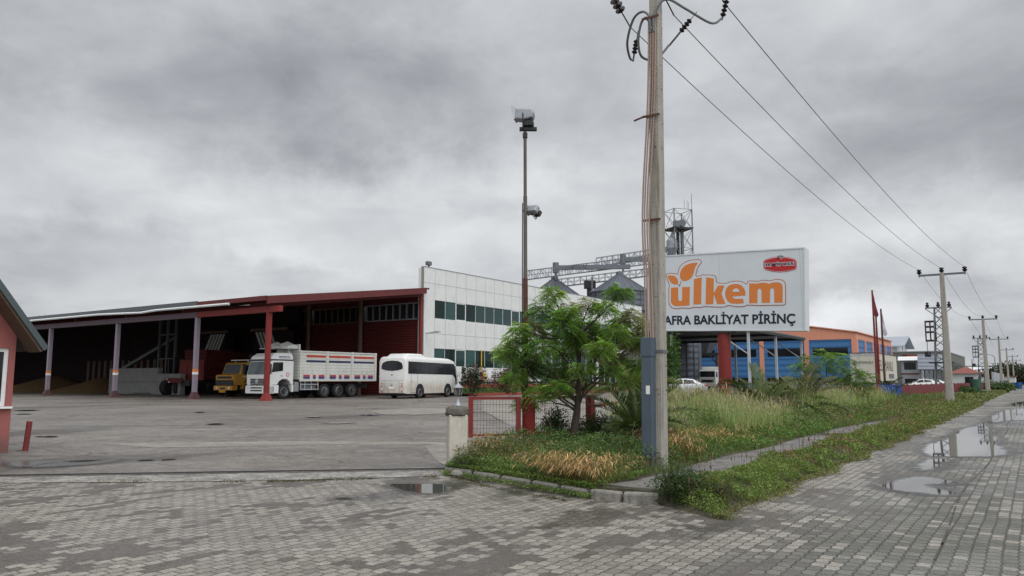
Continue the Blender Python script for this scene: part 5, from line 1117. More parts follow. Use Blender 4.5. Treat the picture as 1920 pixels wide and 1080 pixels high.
# canopy
cc_ = X(1406, 85); cs_, ct_ = ST(cc_)
cn = thing('steel_canopy', 'open steel canopy with grey posts in front of the blue hall', 'canopy', W(cs_, ct_, .25), ROT)
cxs = [(0, 0), (10.8, 0), (23.2, 0), (0, 9.0), (0, 18), (23.2, 9.0), (23.2, 18)]
for x, y in cxs: m = MB(); m.box(x-.13, x+.13, y-.13, y+.13, 0, 6.6); m.build('post', galv_l, cn)
m = MB(); m.box(-.6, 24, -.4, 24, 6.95, 7.05); m.build('roof', galv_d, cn)
m = MB(); m.box(-.6, 24, -.4, -.2, 6.65, 6.95)
for x in (0, 10.8, 23.2): m.box(x-.1, x+.1, -.2, 24, 6.65, 6.95)
m.build('beam', dark_m, cn)
for x in (0, 10.8, 23.2): m = MB(); m.bar((x, .1, 4.2), (x, 3.4, 6.6), .12); m.build('brace', galv_l, cn)
# steel supports and bins beneath
sf = X(1345, 122); sfr = thing('loading_frame', 'black steel loading frame with a hopper under the canopy', 'frame', (sf.x, sf.y, .25), ROT)
m = MB()
for x in (0, 4):
    for y in (0, 5, 10): m.box(x-.15, x+.15, y-.15, y+.15, 0, 5.2)
for x in (0, 4): m.box(x-.15, x+.15, -.15, 10.15, 5.2, 5.6)
for y in (0, 5, 10): m.box(-.15, 4.15, y-.15, y+.15, 5.25, 5.55); m.bar((0, y, 3.9), (0, y+1.2 if y < 10 else y-1.2, 5.2), .2)
m.build('frame', dark_m, sfr)
m = MB(); m.loft([[(1, 2, 5.6), (3, 2, 5.6), (3, 4, 5.6), (1, 4, 5.6)], [(-.5, .5, 8.4), (4.5, .5, 8.4), (4.5, 5.5, 8.4), (-.5, 5.5, 8.4)]]); m.build('hopper', galv_d, sfr)
def silo(label, px, dep, r, ez_, az_, n=40):
    Pp = X(px, dep, .25); o = thing('silo', label, 'silo', Pp, 0, 'galvanised grain silos')
    m = MB(); m.lathe([(r, 0), (r, ez_)], n=n); b_ = m.build('shell', silo_m, o, smooth=True)
    for k in range(20): a = 2*PI*k/20; m = MB() if k == 0 else m; m.box(-.08, .08, -.08, .08, 0, 0) if False else m.bar((r*1.01*math.cos(a), r*1.01*math.sin(a), 0), (r*1.01*math.cos(a), r*1.01*math.sin(a), ez_), .14)
    m.lathe([(r*1.02, ez_-.12), (r*1.04, ez_-.12), (r*1.04, ez_), (r*1.02, ez_)], n=n); m.build('ribs', galv_d, b_)
    m = MB(); m.lathe([(r*1.05, ez_), (.5, az_-.15), (.5, az_)], n=n); rf = m.build('roof', silo_r, o)
    m = MB()
    for k in range(26): a = 2*PI*k/26; m.bar((r*1.04*math.cos(a), r*1.04*math.sin(a), ez_+.05), (.5*math.cos(a), .5*math.sin(a), az_-.1), .09)
    m.lathe([(.62, az_-.1), (.62, az_+.3), (.2, az_+.45)], n=16); m.build('roof_ribs', galv_d, rf); return o
silo('grey grain silo with cone roof, left one above the tree', 1041, 134, 4.7, 15.6, 19.0)
silo('grey grain silo with cone roof, right one above the tree', 1165, 130, 5.0, 16.0, 19.3)
silo('dark grain silo seen under the billboard beside the concrete pole', 1262, 118, 4.2, 12.0, 14.5)
def truss(mb, a, b, h, w=1.0, n=14, th=.09, rail=True):
    a, b = Vector(a), Vector(b); d_ = (b-a).normalized(); sd = Vector((-d_.y, d_.x, 0))*w/2; up_ = Vector((0, 0, h))
    for sg in (-1, 1):
        A_, B_ = a+sd*sg, b+sd*sg
        mb.bar(A_, B_, th*1.5); mb.bar(A_+up_, B_+up_, th)
        if rail: mb.bar(A_+up_*.5, B_+up_*.5, th*.6)
        for k in range(n+1):
            p = A_.lerp(B_, k/n); mb.bar(p, p+up_, th*.8)
            if k < n: q = A_.lerp(B_, (k+1)/n); mb.bar(p+(up_ if k % 2 else Vector()), q+(Vector() if k % 2 else up_), th*.6)
    for k in range(0, n+1, 2): p = a.lerp(b, k/n); mb.bar(p-sd, p+sd, th)
    return mb
def P3(px, py, dep): return D(px, py, dep)
def walkway(label, a, b, h, n, duct=None, legs=()):
    o = thing('silo_walkway', label, 'walkway', a, 0, 'walkways over the silos'); inv = -Vector(a)
    m = truss(MB(), (0, 0, 0), Vector(b)-Vector(a), h, 1.1, n); m.build('truss', galv_d, o)
    if duct:
        m = MB(); m.bar(duct[0]+inv, duct[1]+inv, .7, .75); d_ = m.build('conveyor_duct', galv_d, o)
        m = MB(); m.tube([duct[0]+inv+Vector((0, 0, .9)), duct[0]+inv+Vector((0, 0, -.9))], .55, 10); m.build('drive_head', galv_d, d_)
        m = MB(); q = duct[0]+inv; m.bar(q, q+Vector((0, 0, -2.2)), .35); m.build('chute', galv_d, d_)
    for L_ in legs: m = MB(); q = L_+inv; m.bar(q, Vector((q.x, q.y, .25-a[2])), .25); m.build('leg', galv_d, o)
    return o
walkway('long truss walkway with a conveyor duct over both silos', P3(984, 525, 128), P3(1240, 492, 138), 1.5, 26, (P3(1042, 502, 133), P3(1182, 500, 131)), (P3(1110, 520, 133),))
walkway('upper truss walkway behind the right silo', P3(1118, 500, 142), P3(1262, 478, 142), 1.6, 14, (P3(1168, 486, 141), P3(1262, 488, 140)))
walkway('lower truss walkway between the two silos', P3(1030, 540, 142), P3(1262, 512, 142), 1.4, 20)
o = thing('bucket_elevator', 'dark bucket elevator head between the two silos', 'elevator', X(1108, 137, .25))
m = MB(); m.box(-.5, .5, -.5, .5, 0, 17.6); m.box(-1.0, 1.0, -.7, .7, 17.6, 19.0); m.build('casing', dark_m, o)
# elevator tower
tb = X(1279, 140, .25); tw = thing('elevator_tower', 'tall lattice elevator tower with platform and antennas above the billboard', 'tower', tb, rad(18))
zt = P3(1279, 398, 140).z; m = MB(); hw = 1.85
for sx in (-1, 1):
    for sy in (-1, 1): m.bar((sx*hw, sy*hw, 0), (sx*hw, sy*hw, zt), .16)
nb = 9
for k in range(nb):
    z0, z1 = zt*k/nb, zt*(k+1)/nb
    for a, b in (((-hw, -hw), (hw, -hw)), ((hw, -hw), (hw, hw)), ((hw, hw), (-hw, hw)), ((-hw, hw), (-hw, -hw))):
        m.bar((*a, z1), (*b, z1), .08); m.bar((*a, z0), (*b, z1), .06); m.bar((*b, z0), (*a, z1), .06)
m.build('lattice', galv_d, tw)
zp = P3(1279, 433, 140).z; m = MB(); m.box(-hw-.2, hw+.2, -hw-.2, hw+.2, zp, zp+.15); m.build('platform', dark_m, tw)
m = MB(); m.box(-.9, .1, -.6, .3, zp+.15, zp+1.6); m.lathe([(.7, -.6), (.7, .3)], (.6, 0, zp+1.2), 16, 'y'); m.build('elevator_head', galv_d, tw, bevel=.05)
m = MB(); m.box(-.35, .05, -.3, .2, 0, zp); m.build('elevator_leg', dark_m, tw); m = MB(); m.box(.5, .95, -.3, .2, 0, zp); m.build('elevator_leg', galv_d, tw)
m = MB(); zc = P3(1279, 455, 140).z; m.lathe([(.35, zc-3.6), (1.0, zc-1.4), (1.0, zc), (.35, zc+.9)], (-1.4, 0, 0), 16); m.tube([(-1.4, 0, zc+.9), (-1.0, 0, zc+1.8), (-.2, 0, zc+2.0)], .3, 8); m.build('cyclone', galv, tw)
m = MB(); m.bar((-1.4, 0, zc-3.6), (-3.4, 0, zc-4.8), .45); m.build('spout', dark_m, tw)
for dx_, h_ in ((1.85, 3.0), (.9, 1.6), (1.2, 1.3), (.3, 1.8)): m = MB(); m.bar((dx_, -hw, zt), (dx_, -hw, zt+h_), .07 if dx_ > 1.8 else .05); m.build('antenna', galv_d, tw)
# flagpoles
for i, (px, pt, lab, fm, fz) in enumerate(((1638.5, 544, 'tallest rusty red flagpole with a furled maroon flag', flagr, 1), (1643, 588, 'middle rusty red flagpole beside the furled maroon flag', flagw, .7), (1653, 579, 'shorter rusty red flagpole with a limp pale flag', flagw, 1))):
    Pp = X(px+6, 52, .2); top = P3(px, pt, 52).z-.2
    o = thing('flagpole', lab, 'flagpole', Pp, 0, 'flagpoles behind the fence')
    m = MB(); m.tube([(0, 0, 0), (0, 0, top)], [.085, .055], 10); m.build('pole', rust if i == 2 else red_pt2, o, smooth=True)
    m = MB(); rings = []
    for k in range(9):
        f_ = k/8; w_ = (.05+.32*f_**1.3 if f_ < .9 else .20)*fz; z = top-.25-f_*1.5*fz
        rings.append([(.05, -.03, z), (.05+w_*.45, -.07*math.sin(k*1.3), z-.05), (.05+w_, .02, z-.12), (.05+w_*.5, .08*math.cos(k*1.7), z-.04)])
    if i != 1: m.loft(rings); m.build('flag', fm, o, smooth=True)
# white gabled hall, grey block, small buildings, container, shed row
Pp = X(1686, 172); a_, b_ = ST(Pp)
o = thing('white_hall', 'white gabled hall with grey roof right of the blue hall', 'building', W(a_, b_, .25), ROT)
L1 = 15; W1 = 27; e1 = 8.7; r1 = 11.0
m = MB(); m.add([(0, 0, 0), (L1, 0, 0), (L1, 0, e1), (L1/2, 0, r1), (0, 0, e1), (0, W1, 0), (L1, W1, 0), (L1, W1, e1), (L1/2, W1, r1), (0, W1, e1)], [(0,1,2,3,4),(9,8,7,6,5),(0,4,9,5),(1,6,7,2)]); m.build('wall', whiter, o)
m = MB(); rr_ = [(-1.2, e1-.17), (L1/2, r1+.0), (L1+1.2, e1-.17)]
m.add([(-1.2, -1.6, e1-.1), (L1/2, -1.6, r1+.05), (L1+1.2, -1.6, e1-.1), (-1.2, W1+1, e1-.1), (L1/2, W1+1, r1+.05), (L1+1.2, W1+1, e1-.1), (-1.2, -1.6, e1+.15), (L1/2, -1.6, r1+.3), (L1+1.2, -1.6, e1+.15), (-1.2, W1+1, e1+.15), (L1/2, W1+1, r1+.3), (L1+1.2, W1+1, e1+.15)],
 [(0,3,4,1),(1,4,5,2),(6,7,10,9),(7,8,11,10),(0,1,7,6),(1,2,8,7),(3,9,10,4),(4,10,11,5),(0,6,9,3),(2,5,11,8)]); m.build('roof', M_lines('pale_roof_sheet', (.30, .33, .37), (.16, .18, .2), 1.0, 0, .08), o)
bx('door', dark_m, o, 11.0, 14, -.03, .02, 0, 5.3); bx('window', glassd, o, 7.2, 8.4, -.03, .02, 7.6, 9.0); bx('low_door', dark_m, o, 5.0, 7, -.03, .02, 0, 2.2)
m = MB(); m.add([(-6, .5, 4.9), (0, .5, 6.4), (0, W1, 6.4), (-6, W1, 4.9), (-6, .5, 0), (0, .5, 0), (0, W1, 0), (-6, W1, 0)], [(0,1,2,3),(4,7,6,5),(0,4,5,1),(3,2,6,7),(0,3,7,4)]); m.build('lean_to', whiter, o)
bx('pink_wall', M('pink_wall', (.30, .14, .13), .8), o, 2.0, 12, -9, -8.7, 0, 1.8)
Pp = X(1776, 158); a_, b_ = ST(Pp)
o = thing('grey_block', 'long dark grey two storey block with narrow vertical windows', 'building', W(a_, b_, .25), ROT)
bx('wall', greyw, o, 0, 52, 0, 22, 0, 7.1); bx('parapet', greyl, o, -.1, 52.1, -.1, 22.1, 7.1, 7.3)
for k in range(14): bx('window', glassd if k % 2 else black_p, o, 4+k*3.3, 4+k*3.3+1.6, -.04, .02, 2.7, 5.3)
for k in range(3): bx('ground_window', glassd, o, 8+k*9, 12.5+k*9, -.04, .02, .4, 1.7)
Pp = X(1727, 118); a_, b_ = ST(Pp)
o = thing('small_office', 'small light grey two storey house with a white roof', 'building', W(a_, b_, .25), ROT)
bx('wall', greyl, o, 0, 5, 0, 2.6, 0, 4.3); m = MB(); m.prism([(-.5, 4.3), (5.5, 4.3), (5.0, 4.9), (0, 4.9)], -.5, 3.0); m.build('roof', upvc, o)
for z in (.4, 2.9): bx('window', glassd, o, -.04, .02, .6, 2.2, z, z+1.1)
bx('red_band', red_pt2, o, -.05, 0, .0, 2.6, 2.15, 2.35)
Pp = X(1762, 112); a_, b_ = ST(Pp)
o = thing('raised_container', 'pale grey container raised on a steel stand', 'container', W(a_, b_, .25), ROT)
bx('container', M_lines('container_sheet', (.34, .37, .42), (.22, .24, .28), .55, 2, .06), o, 0, 6, 0, 2.7, 2.9, 5.1)
m = MB()
for x in (0.2, 5.8):
    for y in (.2, 1.3, 2.5): m.box(x-.08, x+.08, y-.08, y+.08, 0, 2.75)
m.box(-.1, 6.1, -.1, 2.8, 2.75, 2.9)
for y in (.2, 1.3): m.bar((.2, y, 0), (.2, y+1.1, 2.75), .07); m.bar((.2, y+1.1, 0), (.2, y, 2.75), .07)
m.build('stand', galv_d, o)
Pp = X(1722, 132); o = thing('roof_equipment', 'red and blue plant on a frame beside the white hall', 'equipment', (Pp.x, Pp.y, .25))
bx('red_tank', red_pt, o, -1.8, 2.6, 0, 1.5, 4.6, 5.6); bx('frame', galv_d, o, -2, 2.8, -.1, 1.6, 0, 4.6); bx('blue_motor', bluebin, o, .6, 2.0, -.3, 0, 3.3, 4.5)
Pp = X(1836, 140); a_, b_ = ST(Pp)
o = thing('red_roofed_house', 'low white house with a red hipped roof beyond the fence', 'house', W(a_, b_, .1), ROT)
bx('wall', whiter, o, -5, 7, 0, 4, 0, 2.6); m = MB(); m.loft([[(-5.5, -.5, 2.6), (7.5, -.5, 2.6), (7.5, 4.5, 2.6), (-5.5, 4.5, 2.6)], [(-1.5, 1.8, 3.8), (1.5, 1.8, 3.8), (1.5, 2.1, 3.8), (-1.5, 2.1, 3.8)]]); m.build('roof', tile_r, o)
for x in (-4, -1.5, 1, 4): bx('window', glassd, o, x, x+1.2, -.04, .02, .9, 2.0)
for x in (1.0,): bx('window', glassd, o, -5.04, -5, x-.4, x+.9, .9, 2.0)
Pp = X(1880, 330); a_, b_ = ST(Pp); o = thing('long_white_shed', 'very long low white shed far down the road', 'building', W(a_, b_, 0), ROT)
bx('wall', whiter, o, 0, 60, 0, 34, 0, 4.2); m = MB(); m.prism([(-1, 4.2), (61, 4.2), (30, 7.4)], -.5, 34.5); m.build('roof', upvc, o)
Pp = X(1891, 420); a_, b_ = ST(Pp); o = thing('far_factory', 'far white and red factory block at the end of the road', 'building', W(a_, b_, 0), ROT)
bx('wall', whiter, o, 0, 40, 0, 22, 0, 9); bx('red_band', red_pt, o, -.1, 40.1, -.1, 8, 4.5, 6.0); bx('roof', greyl, o, -.2, 40.2, -.2, 22.2, 9, 9.3)
Pp = X(1879, 178); a_, b_ = ST(Pp); o = thing('grey_yard_wall', 'grey yard wall with a green mesh fence in front', 'wall', W(a_, b_, 0), ROT)
bx('wall', greyl, o, -42, 14, 0, .3, 0, 3.0); bx('green_mesh', M('green_mesh_sheet', (.03, .06, .05), .8), o, -42, 12, -1.2, -1.1, 0, 1.5)
Pp = X(1903, 205); a_, b_ = ST(Pp); o = thing('brown_shed', 'low brown and white shed beyond the grey yard wall', 'building', W(a_, b_, 0), ROT)
bx('wall', whiter, o, 0, 16, 0, 5, 0, 2.4); bx('roof', rust, o, -.4, 16.4, -.4, 5.4, 2.4, 2.7)
# lattice transformer towers
def lattice_tower(label, px, dep, h, ptop):
    Pp = X(px, dep, .1); o = thing('transformer_tower', label, 'tower', Pp, ROT, 'steel lattice towers by the road'); m = MB(); n_ = 11
    hwf = lambda z: .62-.30*z/h
    for sx in (-1, 1):
        for sy in (-1, 1): m.bar((sx*hwf(0), sy*hwf(0), 0), (sx*hwf(h), sy*hwf(h), h), .10)
    for k in range(n_):
        z0, z1 = h*k/n_, h*(k+1)/n_; a, b = hwf(z0), hwf(z1)
        for (x0, y0), (x1, y1) in (((-1, -1), (1, -1)), ((1, -1), (1, 1)), ((1, 1), (-1, 1)), ((-1, 1), (-1, -1))):
            if k % 2: x0, y0, x1, y1 = x1, y1, x0, y0
            m.bar((x0*a, y0*a, z0), (x1*b, y1*b, z1), .07)
    m.build('lattice', galv_d, o)
    for y in (-.9, 0, .9):
        m = MB(); m.lathe([(.05, h), (.16, h+.1), (.17, h+.25), (.06, h+.3), (.15, h+.4), (.05, h+.5)], (0, y, 0), 10); m.build('insulator', porc, o)
    m = MB(); m.box(-.08, .08, -1.1, 1.1, h-.1, h+.02); m.bar((0, 0, h-1), (0, 1.1, h-.1), .07); m.bar((0, 0, h-1), (0, -1.1, h-.1), .07); m.build('crossarm', galv_d, o)
    m = MB()
    for z in (h-3.2, h-2.4, h-1.9, h-1.4): m.box(-.25, .25, .3, 1.2, z, z+.16)
    for x in (-.3, .45):
        for y in (.3, .75, 1.14): m.box(x*.6, x*.6+.07, y, y+.07, h-3.2, h-1.3)
    m.build('switch_frame', dark_m, o)
    m = MB(); m.tube(arc3([(0, 1.1, h-3.2), (0, 1.1, h-4.0), (0, .9, h-4.5), (0, .5, h-4.3)]), .03, 6); m.build('cable', cable_g, o)
    m = MB(); zb = h*.38; m.box(-.9, .9, -1.0, 1.0, zb-.12, zb); m.box(.3, .8, .9, 1.4, zb+.5, zb+1.0); m.build('platform', dark_m, o); return o
lattice_tower('steel lattice tower with switch frame left of the roadside pole', 1768, 72, P3(1765, 576, 72).z-.1, 0)
lattice_tower('farther steel lattice tower with switch frame', 1843, 128, P3(1838, 634, 128).z-.1, 0)
def lamp_post(label, px, dep, h, arm):
    o = thing('street_lamp', label, 'street lamp', X(px, dep, 0), 0, 'distant street lamps'); m = MB(); m.tube([(0, 0, 0), (0, 0, h)], [.13, .07], 8); m.build('column', galv_d, o)
    if arm: m = MB(); m.tube(arc3([(0, 0, h), (-.6, 0, h+.5), (-2.2, 0, h+.75)]), .06, 6); m.box(-3.1, -2.1, -.15, .15, h+.68, h+.82); m.build('lamp_head', galv_d, o)
lamp_post('tallest curved street lamp behind the grey yard wall', 1868, 165, 6.3, True); lamp_post('smaller curved street lamp left of the tall one', 1865.5, 215, 5.6, True)
lamp_post('thin bare lamp column near the red roofed house', 1825, 150, 5.6, False)
# bins and litter
def bin_(label, px, dep, w, h, mat, name='dustbin'):
    o = thing(name, label, 'bin', X(px, dep, .1), rad(20)); m = MB(); m.loft([[(-w*.42, -w*.38, .12), (w*.42, -w*.38, .12), (w*.42, w*.38, .12), (-w*.42, w*.38, .12)], [(-w/2, -w*.45, h*.9), (w/2, -w*.45, h*.9), (w/2, w*.45, h*.9), (-w/2, w*.45, h*.9)]]); b_ = m.build('tub', mat, o, bevel=.04)
    m = MB(); m.box(-w*.53, w*.53, -w*.48, w*.48, h*.9, h*.94); m.build('rim', mat, b_)
    for k in range(4): bx('rib', mat, b_, -w*.36+k*w*.2, -w*.36+k*w*.2+.05, -w*.47, -w*.38, .3, h*.86)
    for x in (-w*.35, w*.35): m = MB(); m.lathe([(.09, -.03), (.09, .03)], (x, -w*.3, .09), 10, 'y'); m.build('castor', black_r, o)
    return o
bin_('blue plastic skip bin half hidden in the verge grass', 1650, 50, 1.9, 1.25, bluebin); bin_('far blue bin at the kerb beyond the pole row', 1908, 121, .9, 1.15, bluebin)
o = thing('litter_bin', 'dark green litter bin on posts before the maroon fence', 'bin', X(1828.5, 78, .05), 0)
m = MB(); m.lathe([(.40, .35), (.47, 1.55), (.47, 1.62)], n=18); m.build('drum', greenbin, o, smooth=True); m = MB(); m.box(-.55, -.47, -.04, .04, 0, 1.7); m.build('post', dark_m, o); m = MB(); m.box(.47, .55, -.04, .04, 0, 1.95); m.build('post', dark_m, o)
m = MB(); m.lathe([(.5, .12), (.5, .2)], n=16); m.build('foot_ring', kerb_m, o)
for i, (px, py, r_, lab) in enumerate(((872, 872, .07, 'reddish stone in the weeds beside the gate pillar'), (856, 893, .08, 'pale broken stone below the gate pillar'), (1378, 806, .06, 'small pale scrap of litter near the billboard post'), (1716, 774, .07, 'white scrap of litter on the roadside grass'))):
    m = MB(); n_ = 9; m.loft([[(r_*k_*math.cos(2*PI*j/n_)*(1+.2*math.sin(j*2.7+i)), r_*k_*math.sin(2*PI*j/n_), z) for j in range(n_)] for k_, z in ((.7, 0), (1, r_*.4), (.85, r_*.9), (.3, r_*1.2))])
    q = G(px, py, .16); o = m.build('stone' if i < 2 else 'litter', (brick_r, kerb_m, paper, paper)[i], smooth=True); o.location = q; tag(o, lab, 'stone' if i < 2 else 'litter')

# ================================================================== VEGETATION
def vnoise(x, y, sc, seed=0):
    "cheap smooth value noise, 0..1"
    r = np.random.default_rng(seed).random((64, 64)); x = np.asarray(x)*sc+100; y = np.asarray(y)*sc+100
    xi, yi = np.floor(x).astype(int), np.floor(y).astype(int); fx, fy = x-xi, y-yi; fx = fx*fx*(3-2*fx); fy = fy*fy*(3-2*fy)
    g_ = lambda a, b: r[a % 64, b % 64]
    return (g_(xi, yi)*(1-fx)+g_(xi+1, yi)*fx)*(1-fy)+(g_(xi, yi+1)*(1-fx)+g_(xi+1, yi+1)*fx)*fy
def mesh_np(name, V, F, col, mat):
    me = bpy.data.meshes.new(name); V = np.ascontiguousarray(V, dtype=np.float32); nf, k = F.shape
    me.vertices.add(len(V)); me.vertices.foreach_set('co', V.ravel()); me.loops.add(nf*k); me.loops.foreach_set('vertex_index', F.astype(np.int32).ravel())
    me.polygons.add(nf); me.polygons.foreach_set('loop_start', np.arange(0, nf*k, k, dtype=np.int32)); me.polygons.foreach_set('loop_total', np.full(nf, k, dtype=np.int32))
    me.update(calc_edges=True); ca_ = me.color_attributes.new('col', 'FLOAT_COLOR', 'POINT'); c4 = np.ones((len(V), 4), np.float32); c4[:, :3] = col; ca_.data.foreach_set('color', c4.ravel())
    me.materials.append(mat); me.polygons.foreach_set('use_smooth', np.ones(nf, dtype=bool)); o = bpy.data.objects.new(name, me); C.objects.link(o); return o
def blade_geo(P, h, w, bend, col, levels=4, yaw=None, tipw=.12, wid=None):
    n = len(P); yaw = RNG.uniform(0, 2*PI, n) if yaw is None else yaw; bd = np.stack([np.cos(yaw), np.sin(yaw), np.zeros(n)], 1)
    wy = yaw+PI/2+RNG.normal(0, .6, n); wd = np.stack([np.cos(wy), np.sin(wy), np.zeros(n)], 1)
    V = np.zeros((n, levels, 2, 3)); cc = np.zeros((n, levels, 2, 3))
    for k in range(levels):
        f = k/(levels-1); up_ = h*(f-.35*bend*f*f); out = h*bend*f*f*.9
        c = P+bd*out[:, None]; c = c.copy(); c[:, 2] += up_
        ww = w*((1-f)**.6*(1-tipw)+tipw if wid is None else wid[k])
        V[:, k, 0] = c-wd*(ww/2)[:, None]; V[:, k, 1] = c+wd*(ww/2)[:, None]; cc[:, k, :] = col[:, None, :]
    base = np.arange(n)[:, None]*levels*2; F = []
    for k in range(levels-1): F.append(np.concatenate([base+2*k, base+2*k+1, base+2*k+3, base+2*k+2], 1))
    tips = V[:, -1].mean(1); return V.reshape(-1, 3), np.concatenate(F, 0), cc.reshape(-1, 3), tips, bd
def leaf_geo(P, size, col, upb=.6):
    n = len(P); nrm = RNG.normal(0, 1, (n, 3)); nrm[:, 2] = np.abs(nrm[:, 2])+upb; nrm /= np.linalg.norm(nrm, axis=1)[:, None]
    t = RNG.normal(0, 1, (n, 3)); t -= nrm*(t*nrm).sum(1)[:, None]; t /= np.linalg.norm(t, axis=1)[:, None]; b = np.cross(nrm, t); s = size[:, None]
    V = np.stack([P-t*s, P-b*s*.45+nrm*s*.12, P+t*s, P+b*s*.45+nrm*s*.12], 1).reshape(-1, 3); F = np.arange(4*n).reshape(n, 4); return V, F, np.repeat(col, 4, 0)
def join(parts):
    V, F, Cc, o = [], [], [], 0
    for v, f, c in parts: V.append(v); F.append(f+o); Cc.append(c); o += len(v)
    return np.concatenate(V), np.concatenate(F), np.concatenate(Cc)
def st_xyz(s, t, z): return np.stack([s*R0-t*R1, s*R1+t*R0, z], 1)
fence_np = lambda s: np.interp(s, [a for a, b in FEN], [b for a, b in FEN])
front_np = lambda t: np.interp(t, [3.1, 4.2, 4.7, 5.56, 7.2, 8.3, 9.2], [8.75, 9.5, 9.4, 9.6, 10.05, 10.35, 11.0])
def vz_np(s, t):
    e = np.minimum(t-3.12, s-front_np(t)-.02); k = np.clip(e/np.where(t < 4.0, .3, .06), 0, 1); k2 = np.clip((t-5.2)/3, 0, 1)*np.clip((s-front_np(t)-.2)/2.6, 0, 1)
    return -.03+.17*k+.22*k2*(1-np.clip((s-60)/60, 0, 1))
def jitcol(base, n, v=.25, hue=.1):
    b = (np.array(base)*np.array([1.0, .90, 1.0])*1.06)[None, :]*np.exp(RNG.normal(0, v, (n, 1))); b = b*(1+RNG.normal(0, hue, (n, 3))); return np.clip(b, .004, .9)
GR = (.085, .145, .035); GL = (.12, .20, .04); OL = (.17, .17, .065); ST_ = (.44, .34, .145); PALE = (.33, .40, .18); RB = (.19, .11, .065)
def scatter(s0, s1, t0, t1, n, path=True, bed=True):
    s = RNG.uniform(s0, s1, n); t = RNG.uniform(t0, t1, n)
    wa = 1-np.clip((s-26)/10, 0, 1); on_path = (np.abs(t-4.55-.10*np.sin(s*1.3+1)) < (.40*wa+.04*np.sin(s*7))) & (s < 34)
    edge = 3.16+.10*np.sin(s*2.1)+.07*np.sin(s*5.3)+.05*np.sin(s*11)
    ok = (t < fence_np(s)-.15) & (s > front_np(t)+.12) & (t > edge) & ~on_path
    return s[ok], t[ok]
def dens(s, t, sc, seed, thr):
    k = vnoise(s, t, sc, seed) > thr; return s[k], t[k]
parts = []
# fine green grass, near / middle / far bands
for s0, s1, t0, t1, n, h0, w0 in ((8.8, 16, 3.1, 9.6, 30000, .26, .007), (16, 34, 3.1, 11.5, 42000, .34, .011), (34, 62, 3.0, 10.3, 26000, .36, .022), (62, 125, 2.6, 7.5, 16000, .36, .05), (125, 330, 2.4, 5, 7000, .4, .13)):
    s, t = scatter(s0, s1, t0, t1, n); nn = len(s); v = vnoise(s, t, .7, 3); bed_ = np.clip((t-5.0)/1.2, 0, 1)*.65+.35
    h = h0*bed_*(.45+1.1*v)*RNG.uniform(.5, 1.35, nn); v2 = vnoise(s, t, .45, 9)
    col = jitcol(GR, nn); m1 = (RNG.random(nn) < np.clip((v2-.45)*2.2, 0, .75)); col[m1] = jitcol(GL, m1.sum()); m2 = RNG.random(nn) < .16+.25*(s > 30)*v2; col[m2] = jitcol(OL, m2.sum())
    V, F, cc, _, _ = blade_geo(st_xyz(s, t, vz_np(s, t)), h, np.full(nn, w0)*RNG.uniform(.6, 1.3, nn), RNG.uniform(.1, .75, nn), col); parts.append((V, F, cc))
V, F, cc = join(parts); tag(mesh_np('verge_grass', V, F, cc, grassm), 'green grass covering the roadside verge', 'grass', kind='stuff')
# dry foxtail grass: arching stalks with heavy straw-coloured heads
def foxtails(spots, name, label):
    parts = []
    for (s0, t0, rs, rt, n, h0) in spots:
        n = int(n*1.7); s = s0+RNG.normal(0, rs/1.5, n); t = t0+RNG.normal(0, rt/1.5, n); ok = (s > front_np(t)+.10) & (t < fence_np(s)-.1) & (t > 5.05); s, t = s[ok], t[ok]; nn = len(s)
        if nn == 0: continue
        P_ = st_xyz(s, t, vz_np(s, t)); h = 1.25*h0*RNG.uniform(.5, 1.2, nn); yaw = RNG.normal(ROT+PI*.95, .9, nn)
        V, F, cc, tips, bd = blade_geo(P_, h, np.full(nn, .0045), RNG.uniform(.35, .9, nn), jitcol((.20, .16, .06), nn), yaw=yaw, tipw=.7); parts.append((V, F, cc))
        L_ = RNG.uniform(.06, .12, nn); cH = jitcol(ST_, nn, .25, .07); k = RNG.random(nn) < .25; cH[k] = jitcol((.22, .17, .08), k.sum())
        for q in range(2):
            V = np.zeros((nn, 4, 2, 3)); wd = np.stack([-bd[:, 1], bd[:, 0], np.zeros(nn)], 1) if q == 0 else np.repeat([[0, 0, 1.]], nn, 0)
            for kk, (f, w_) in enumerate(((0, .3), (.3, 1), (.7, .8), (1, .12))):
                c = tips+bd*(L_*f*.85)[:, None]; c[:, 2] += L_*(.10*f-.75*f*f); V[:, kk, 0] = c-wd*.0058*w_; V[:, kk, 1] = c+wd*.0058*w_
            base = np.arange(nn)[:, None]*8; F = np.concatenate([np.concatenate([base+2*j, base+2*j+1, base+2*j+3, base+2*j+2], 1) for j in range(3)]); parts.append((V.reshape(-1, 3), F, np.repeat(cH, 8, 0)))
    V, F, cc = join(parts); return tag(mesh_np(name, V, F, cc, grassm), label, 'grass', kind='stuff')
def spot(px, py, rs, rt, n, h): q = G(px, py, .25); a, b = ST(q); return (a, b, rs, rt, n, h)
foxtails([spot(1000, 905, .35, .5, 520, .34), spot(960, 900, .3, .4, 260, .33), spot(1050, 888, .4, .5, 420, .36), spot(905, 850, .3, .45, 220, .34), spot(1100, 895, .35, .45, 360, .36), spot(1150, 905, .3, .4, 260, .36),
          spot(1200, 890, .3, .4, 200, .38), spot(1270, 850, .4, .4, 300, .45), spot(1300, 880, .35, .25, 260, .38), spot(1330, 860, .6, .3, 220, .4), spot(1260, 890, .3, .3, 200, .35), spot(1350, 830, .8, .5, 160, .4)],
         'dry_foxtail_grass', 'straw coloured drooping foxtail grass round the tree and the concrete pole')
